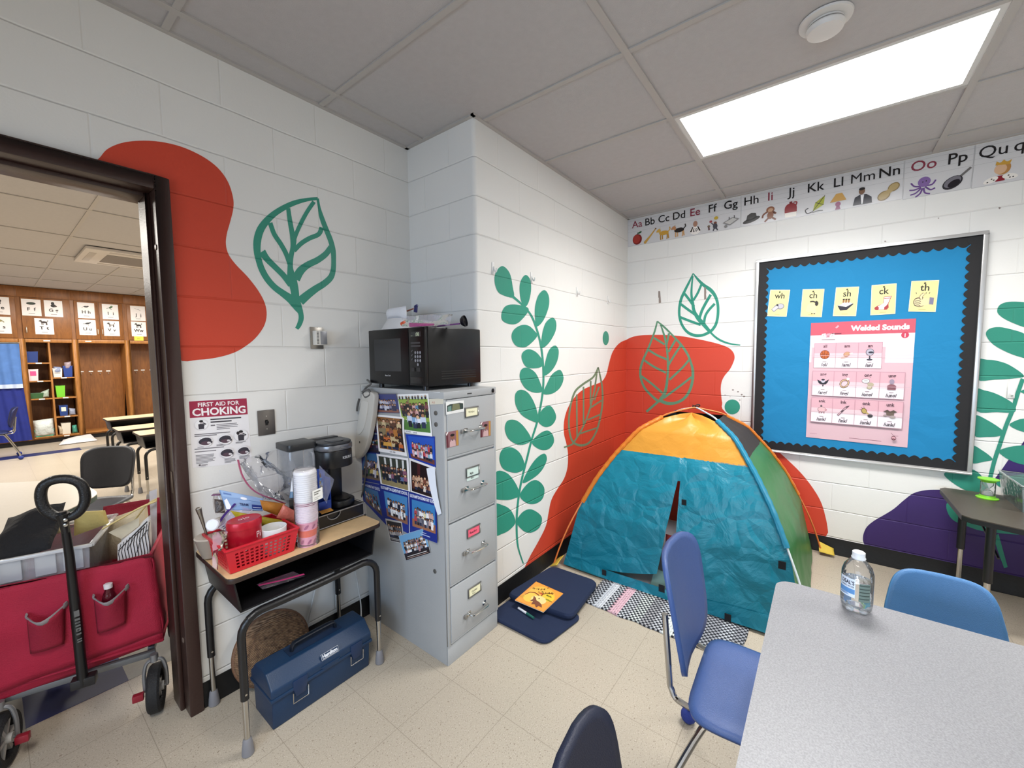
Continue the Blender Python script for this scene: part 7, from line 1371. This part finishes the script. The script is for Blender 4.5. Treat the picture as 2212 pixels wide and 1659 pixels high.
def unit(lb, x0, x1, doors, name='wall_cabinet'):
    t = thing(name, lb, 'cabinet', ((x0+x1)/2, FY, 0)); s = .028
    b = MB().box(x0, x1, FY+.06, FY+.5, 0, .085); b.build('toe_kick', M('15131a', .5), t)
    b = MB().box(x0, x0+s*2, FY-.02, FY+.5, .085, 1.86).box(x1-s, x1, FY-.02, FY+.5, .085, 1.86).box(x0+s*2, x1-s, FY-.02, FY+.5, .085, .125).box(x0+s*2, x1-s, FY-.02, FY+.5, 1.80, 1.86); b.build('frame', OKL, t, bevel=.002)
    MB().box(x0+s*2, x1-s, FY+.46, FY+.5, .125, 1.80).build('back_panel', OK_, t)
    MB().box(x0, x1, FY, FY+.5, 1.86, 2.757).build('upper_box', OK_, t)
    MB().box(x0, x1, FY-.02, FY, 2.58, 2.757).build('fascia', OK_, t, bevel=.002)
    n = len(doors)
    for i, (a, c, hx) in enumerate(doors):
        d = MB().box(a, c, FY-.022, FY-.001, 1.87, 2.572).build('door', OK_, t, bevel=.003)
        if hx: MB().tube(cat([(hx, FY-.023, 2.06), (hx, FY-.045, 2.05), (hx, FY-.045, 1.98), (hx, FY-.023, 1.97)], 3, False), .006, 8).build('handle', M('d8d2c4', .3, .6), d)
    return t
cub = unit('oak cabinet with open cubbies of bins seen through the doorway', .42, 1.05, [(.46, 1.035, .50)])
tag_plate(.72, 1.83, cub, .08)
MB().box(.728, .752, FY-.018, FY+.46, .125, 1.80).build('divider', OKL, cub)
for z, x0, x1 in ((1.435, .476, .728), (1.115, .476, .728), (.80, .476, .728), (1.165, .752, 1.022), (.80, .752, 1.022), (.455, .752, 1.022)):
    sh_ = MB().box(x0, x1, FY-.016, FY+.46, z-.011, z+.011).build('shelf', OKL, cub); tag_plate((x0+x1)/2, z, sh_, .07)
for x, z in ((.86, .105),): tag_plate(x, z, cub, .07)
coat = unit('open oak coat bay with white hooks beside the cubbies, seen through the doorway', 1.05, 1.76, [(1.085, 1.40, 1.375), (1.41, 1.735, 1.435)], 'coat_cabinet')
coat2 = unit('oak coat bay nearest the door frame, mostly hidden behind the desks', 1.76, 2.5, [(1.80, 2.12, None), (2.13, 2.47, None)], 'coat_cabinet')
for par, xs in ((coat, (1.16, 1.29, 1.415, 1.535)), (coat2, (1.835, 1.95, 2.06, 2.2))):
    for x in xs:
        MB().box(x-.03, x+.03, FY+.452, FY+.46, 1.245, 1.268).build('name_tag', WHP, par); MB().tube([(x, FY+.46, 1.22), (x, FY+.43, 1.205), (x, FY+.425, 1.22)], .006, 8).build('coat_hook', M('d5d0c8', .3, .6), par)
tag_plate(1.235, 1.83, coat, .08)
cur_u = unit('oak cabinet bay closed by a blue curtain at the left of the doorway', -.45, .42, [(-.43, -.02, None), (-.01, .395, None)])
t = thing('curtain', 'blue curtain hanging across the left cabinet bay', 'curtain', (.0, FY-.04, .1))
for nm, z0, z1, c, am in (('lower_curtain', .10, 1.08, '16257a', .018), ('upper_curtain', 1.02, 1.77, '4f78b8', .014)):
    MB().grid(lambda u, v: V3((-.42+.82*u+(.05*(1-v) if nm == 'lower_curtain' else 0)*u, FY-.045-(.012 if nm == 'upper_curtain' else 0)+am*sin(u*46+v*2)*(.6+.4*noise.noise(V3((u*7, v*2, 0)))), z0+(z1-z0)*v)), 90, 10).build(nm, M(c, .8, var=.15, vs=12), t)
MB().grid(lambda u, v: V3((-.42+.82*u, FY-.078+.012*sin(u*46), 1.015+.07*v)), 90, 2).build('white_hem', M('b9c6e0', .8), t)
MB().tube([(-.42, FY-.03, 1.785), (.41, FY-.03, 1.785)], .008, 8).build('rod', M('c9c6c0', .3, .7), t)
# letter cards on the cupboard doors
for nm, ic, x0, x1, z0, z1 in (('Ee', 'ele', .105, .338, 2.26, 2.55), ('Ss', 'snake', .10, .336, 1.942, 2.222), ('Ff', 'melon', .467, .687, 2.26, 2.545), ('Gg', 'gorilla', .725, .944, 2.26, 2.546), ('Tt', 'cow', .597, .817, 1.943, 2.222), ('Hh', 'rat', 1.129, 1.351, 2.26, 2.547), ('Uu', 'bird', 1.13, 1.352, 1.948, 2.233), ('Ii', 'lizard', 1.454, 1.677, 2.259, 2.547), ('Vv', 'cow2', 1.456, 1.675, 1.942, 2.229), ('Jj', 'fly', 1.853, 2.075, 2.255, 2.549), ('Ww', 'wolf', 1.849, 2.072, 1.945, 2.237)):
    y = FY-.0231; a = Art([(x0, y, z1), (x1, y, z1), (x1, y, z0), (x0, y, z0)], 85, 110, (0, -1, 0), 'e6e1e0', .001, .0004)
    icon(a, ic, 42, 82, 21); a.text(nm[0], 30, 34, 30, '252022', 'C', .02); a.text(nm[1], 57, 34, 30, '252022', 'C', .02); a.rect(28, 14, 56, 17, '8a8486')
    a.thing('letter_card', 'white letter card %s with a picture on the oak doors in the next room' % nm, 'letter card', 'letter cards on the oak doors', .5)
y = FY-.0232; a = Art([(1.88, y, 1.945), (2.02, y, 1.945), (2.02, y, 1.862), (1.88, y, 1.862)], 60, 40, (0, -1, 0), 'd9d24a', .001, .0004); a.text('H-', 30, 12, 20, '8a7a2a'); a.thing('sticky_note', 'yellow note under the Ww letter card', 'note')
# bins in the cubbies
def tub(x, z, w, h, col, lb, label=None, lblcol=None, name='bin', dp=.16, tp=.85):
    t = thing(name, lb, 'bin', (x, FY+.11, z)); y0, y1 = FY+.02, FY+.02+dp; m = MB(); q = [(-1, 0), (1, 0), (1, 1), (-1, 1)]
    T_ = [V3((x+a*w/2, y0+b*dp, z+h)) for a, b in q]; B_ = [V3((x+a*w/2*tp, y0+.01+b*(dp-.02), z+.001)) for a, b in q]
    for i in range(4): j = (i+1) % 4; m.add([T_[i], T_[j], B_[j], B_[i]], [(0, 1, 2, 3)])
    m.add(B_, [(0, 1, 2, 3)]); m.build('wall', M(col, .45), t, smooth=False, solid=.004)
    r = MB().tube(T_, .005, 6, closed=True); r.build('rim', M(col, .45), t)
    if label: MB().box(x-w*.28, x+w*.28, y0-.002, y0+.006, z+h*.45, z+h*.85).build('label_card', M(lblcol or 'e2dfda', .5), t)
    return t
tub(.535, 1.447, .14, .19, '1c3575', 'navy bin in the top left cubby'); tub(.53, 1.127, .12, .20, 'e0c9cc', 'white bucket with a pink label in the second left cubby', True, 'd0457e', 'bucket')
tub(.818, 1.177, .115, .155, 'd9d6d4', 'white bin with a grey label in the upper right cubby', True, 'a9a6a4'); tub(.948, 1.177, .115, .20, '1c3a85', 'navy bin beside the white bin in the upper right cubby')
tub(.835, .812, .115, .205, '6fc02e', 'lime green bucket in the middle right cubby', name='bucket'); tub(.852, .467, .105, .19, '1a3a7c', 'small navy bin with a pale label in the lower right cubby', True, 'd6dcc8')
tub(.865, .127, .115, .20, 'd2cabb', 'cream bucket in the bottom right cubby', name='bucket'); tub(.548, 1.127-.315, .16, .09, '2f5a32', 'dark green tray in the third left cubby', name='tray')
m = pouch([(.48, FY+.06, .42), (.72, FY+.06, .44), (.725, FY+.05, .13), (.475, FY+.05, .13)], (0, -1, 0), .16, .02, 14, 4); m.thing('plastic_bag', 'big clear and teal bag in the bottom left cubby', 'plastic bag', M('c3c9c6', .3, bump=.01, bs=30))
t = tub(.60, .126, .235, .12, '4fa38c', 'teal tub holding the big bag in the bottom left cubby', name='tub', dp=.26); 
for q, cl, lb in ((((.775, FY+.05, 1.37), (.87, FY+.05, 1.36), (.87, FY+.04, 1.25), (.775, FY+.04, 1.25)), '7f8aa8', 'crumpled bag on the white bin in the upper right cubby'), (((.91, FY+.05, 1.44), (1.0, FY+.05, 1.46), (.99, FY+.04, 1.32), (.91, FY+.04, 1.32)), '9a8a92', 'bag of supplies in the navy bin of the upper right cubby'), (((.60, FY+.06, .92), (.70, FY+.06, .97), (.69, FY+.05, .83), (.60, FY+.05, .815)), '9aa89a', 'clear bag leaning in the third left cubby'), (((.92, FY+.06, .60), (1.0, FY+.06, .58), (1.0, FY+.05, .47), (.92, FY+.05, .47)), '8a90a4', 'grey bag beside the labelled navy bin in the lower right cubby'), (((.765, FY+.05, .30), (.83, FY+.05, .26), (.82, FY+.04, .13), (.775, FY+.04, .13)), 'b5a58e', 'tan bag beside the cream bucket in the bottom right cubby'), (((.94, FY+.06, .27), (1.0, FY+.06, .28), (1.01, FY+.05, .13), (.94, FY+.05, .13)), '3f8a78', 'teal pouch in the bottom right cubby')):
    pouch(q, (0, -1, 0), .07, .012, 20, 5, 10, 8).thing('supply_bag', lb, 'bag', M(cl, .35, bump=.006, bs=40), 'bags in the oak cubbies')
m = pouch([(.80, 10.82, .06), (1.15, 10.88, .10), (1.20, 10.55, .012), (.72, 10.52, .012)], (0, 0, 1), .05, .02, 9, 2); m.v = [V3((v.x, v.y, max(v.z, .002))) for v in m.v]; m.thing('plastic_bag', 'white plastic bag lying on the floor below the cubbies', 'plastic bag', M('d6d2d2', .35, bump=.008, bs=30))
# desks
for (x, y), lb in (((1.265, 7.56), 'wood-topped desk farthest back in the next room'), ((1.195, 6.40), 'wood-topped desk in the middle of the three in the next room'), ((1.275, 5.83), 'wood-topped desk nearest the door frame in the next room')):
    dup(desk, (x, y, 0), 0, lb)
for o in [q for q in bpy.data.objects if q.get('category') == 'desk' and q.name.startswith('student_desk')]: o['group'] = 'wood-topped student desks'
make_chair('grey-blue chair under the nearest desk in the next room', (1.36, 5.52, 0), radians(90), '5f7f93', .36, .36, .40, .46, .66, '1c2560')
make_chair('dark blue chair in front of the blue curtain at the left edge', (-.02, 9.78, 0), radians(180), '18214f', .40, .40, .43, .48, .78, '24347e')
make_chair('dark grey chair standing behind the wagon handle by the pale table', (.42, 4.30, 0), radians(232), '3a3c42', .38, .38, .43, .48, .80, '24347e')
t = thing('work_table', 'large pale table with a dark green edge behind the wagon', 'table', (-.2, 3.4, 0)); C0 = V3((.31, 3.29, 0)); e1, e2 = V3((-.62, -.78, 0)).normalized(), V3((-.66, .75, 0)).normalized()
q = cat([(.31, 3.29), (.37, 3.52), (.28, 3.95), (.02, 4.24), (-.5, 4.75), (-1.1, 4.3), (-1.25, 3.3), (-.75, 2.62), (-.35, 2.47), (-.02, 2.875)], 4)
MB().prism([p+V3((0, 0, .696)) for p in q], (0, 0, .004)).build('table_top', M('cfc9bd', .3, var=.05, vs=50), t); MB().prism([p+V3((0, 0, .668)) for p in q], (0, 0, .0278)).build('edge_trim', M('1d3a38', .5), t)
for a, b in ((.15, .15), (.15, .85), (.85, .2), (.8, .85)):
    p = C0+e1*a+e2*b; MB().tube([p+V3((0, 0, .668)), p+V3((0, 0, .0))], .016, 10).build('leg', M('2a2a2c', .4), t)
# ceiling air unit
t = thing('air_unit', 'square air-conditioning cassette in the next room ceiling', 'air conditioner', (1.26, 7.02, CZ)); ax0, ax1, ay0, ay1 = .775, 1.745, 6.53, 7.52
MB().box(ax0, ax1, ay0, ay1, CZ-.035, CZ-.002).build('panel', M('cfc9c3', .5), t, bevel=.006)
for a in ((ax0+.2, ax1-.2, ay0+.05, ay0+.11), (ax0+.2, ax1-.2, ay1-.11, ay1-.05), (ax0+.05, ax0+.11, ay0+.2, ay1-.2), (ax1-.11, ax1-.05, ay0+.2, ay1-.2)): MB().box(*a, CZ-.038, CZ-.0345).build('louvre', M('b5afa9', .5), t, bevel=.001)
gm = MB()
for i in range(18): gm.box(ax0+.2, ax1-.2, ay0+.22+i*.031, ay0+.24+i*.031, CZ-.040, CZ-.036)
gm.build('grille', M('8f8a86', .5), t, smooth=False)
# ================================================================ LIGHT
def area(n, loc, rot, sx, sy, e, col=(1, 1, 1), spread=180):
    d = bpy.data.lights.new(n, 'AREA'); d.shape = 'RECTANGLE'; d.size = sx; d.size_y = sy; d.energy = e; d.color = col; d.spread = radians(spread)
    o = bpy.data.objects.new(n, d); COL.objects.link(o); o.location = loc; o.rotation_euler = rot; return o
area('panel_and_fill_lamp', ((LX0+LX1)/2, (LY0+LY1)/2, CZ-.004), (0, 0, 0), .53, 1.13, 30, (1, .985, .96), 140)
area('panel_and_fill_lamp', (2.64, -2.3, CZ-.01), (0, 0, 0), .55, 1.15, 40, (1, .985, .96), 150)
area('panel_and_fill_lamp', (-.41, .105, CZ-.01), (0, 0, 0), .55, 1.15, 42, (1, .98, .95), 140)  # unseen fill lamp, added to brighten the lower door wall more than its top
area('window_daylight', (XW+.06, -.2, 1.2), (0, radians(-68), 0), 1.5, 2.6, 70, (.55, .74, 1), 130)
for x, y in ((-.9, 5.6), (2.1, 4.2), (2.8, 7.6), (-.9, 8.6), (1.3, 9.3)): area('next_room_lamp', (x, y, CZ-.012), (0, 0, 0), .55, 1.15, 80, (1, .95, .87))
wd = bpy.data.worlds.new('world'); SC.world = wd; wd.use_nodes = True; wd.node_tree.nodes['Background'].inputs[0].default_value = (.7, .75, .8, 1); wd.node_tree.nodes['Background'].inputs[1].default_value = .3
SC.view_settings.view_transform = 'Standard'; SC.view_settings.look = 'None'; SC.view_settings.gamma = 1; SC.view_settings.exposure = .3
SC.view_settings.use_curve_mapping = False
SC.cycles.use_denoising = True; SC.cycles.max_bounces = 10; SC.cycles.transparent_max_bounces = 24; SC.cycles.sample_clamp_indirect = 8
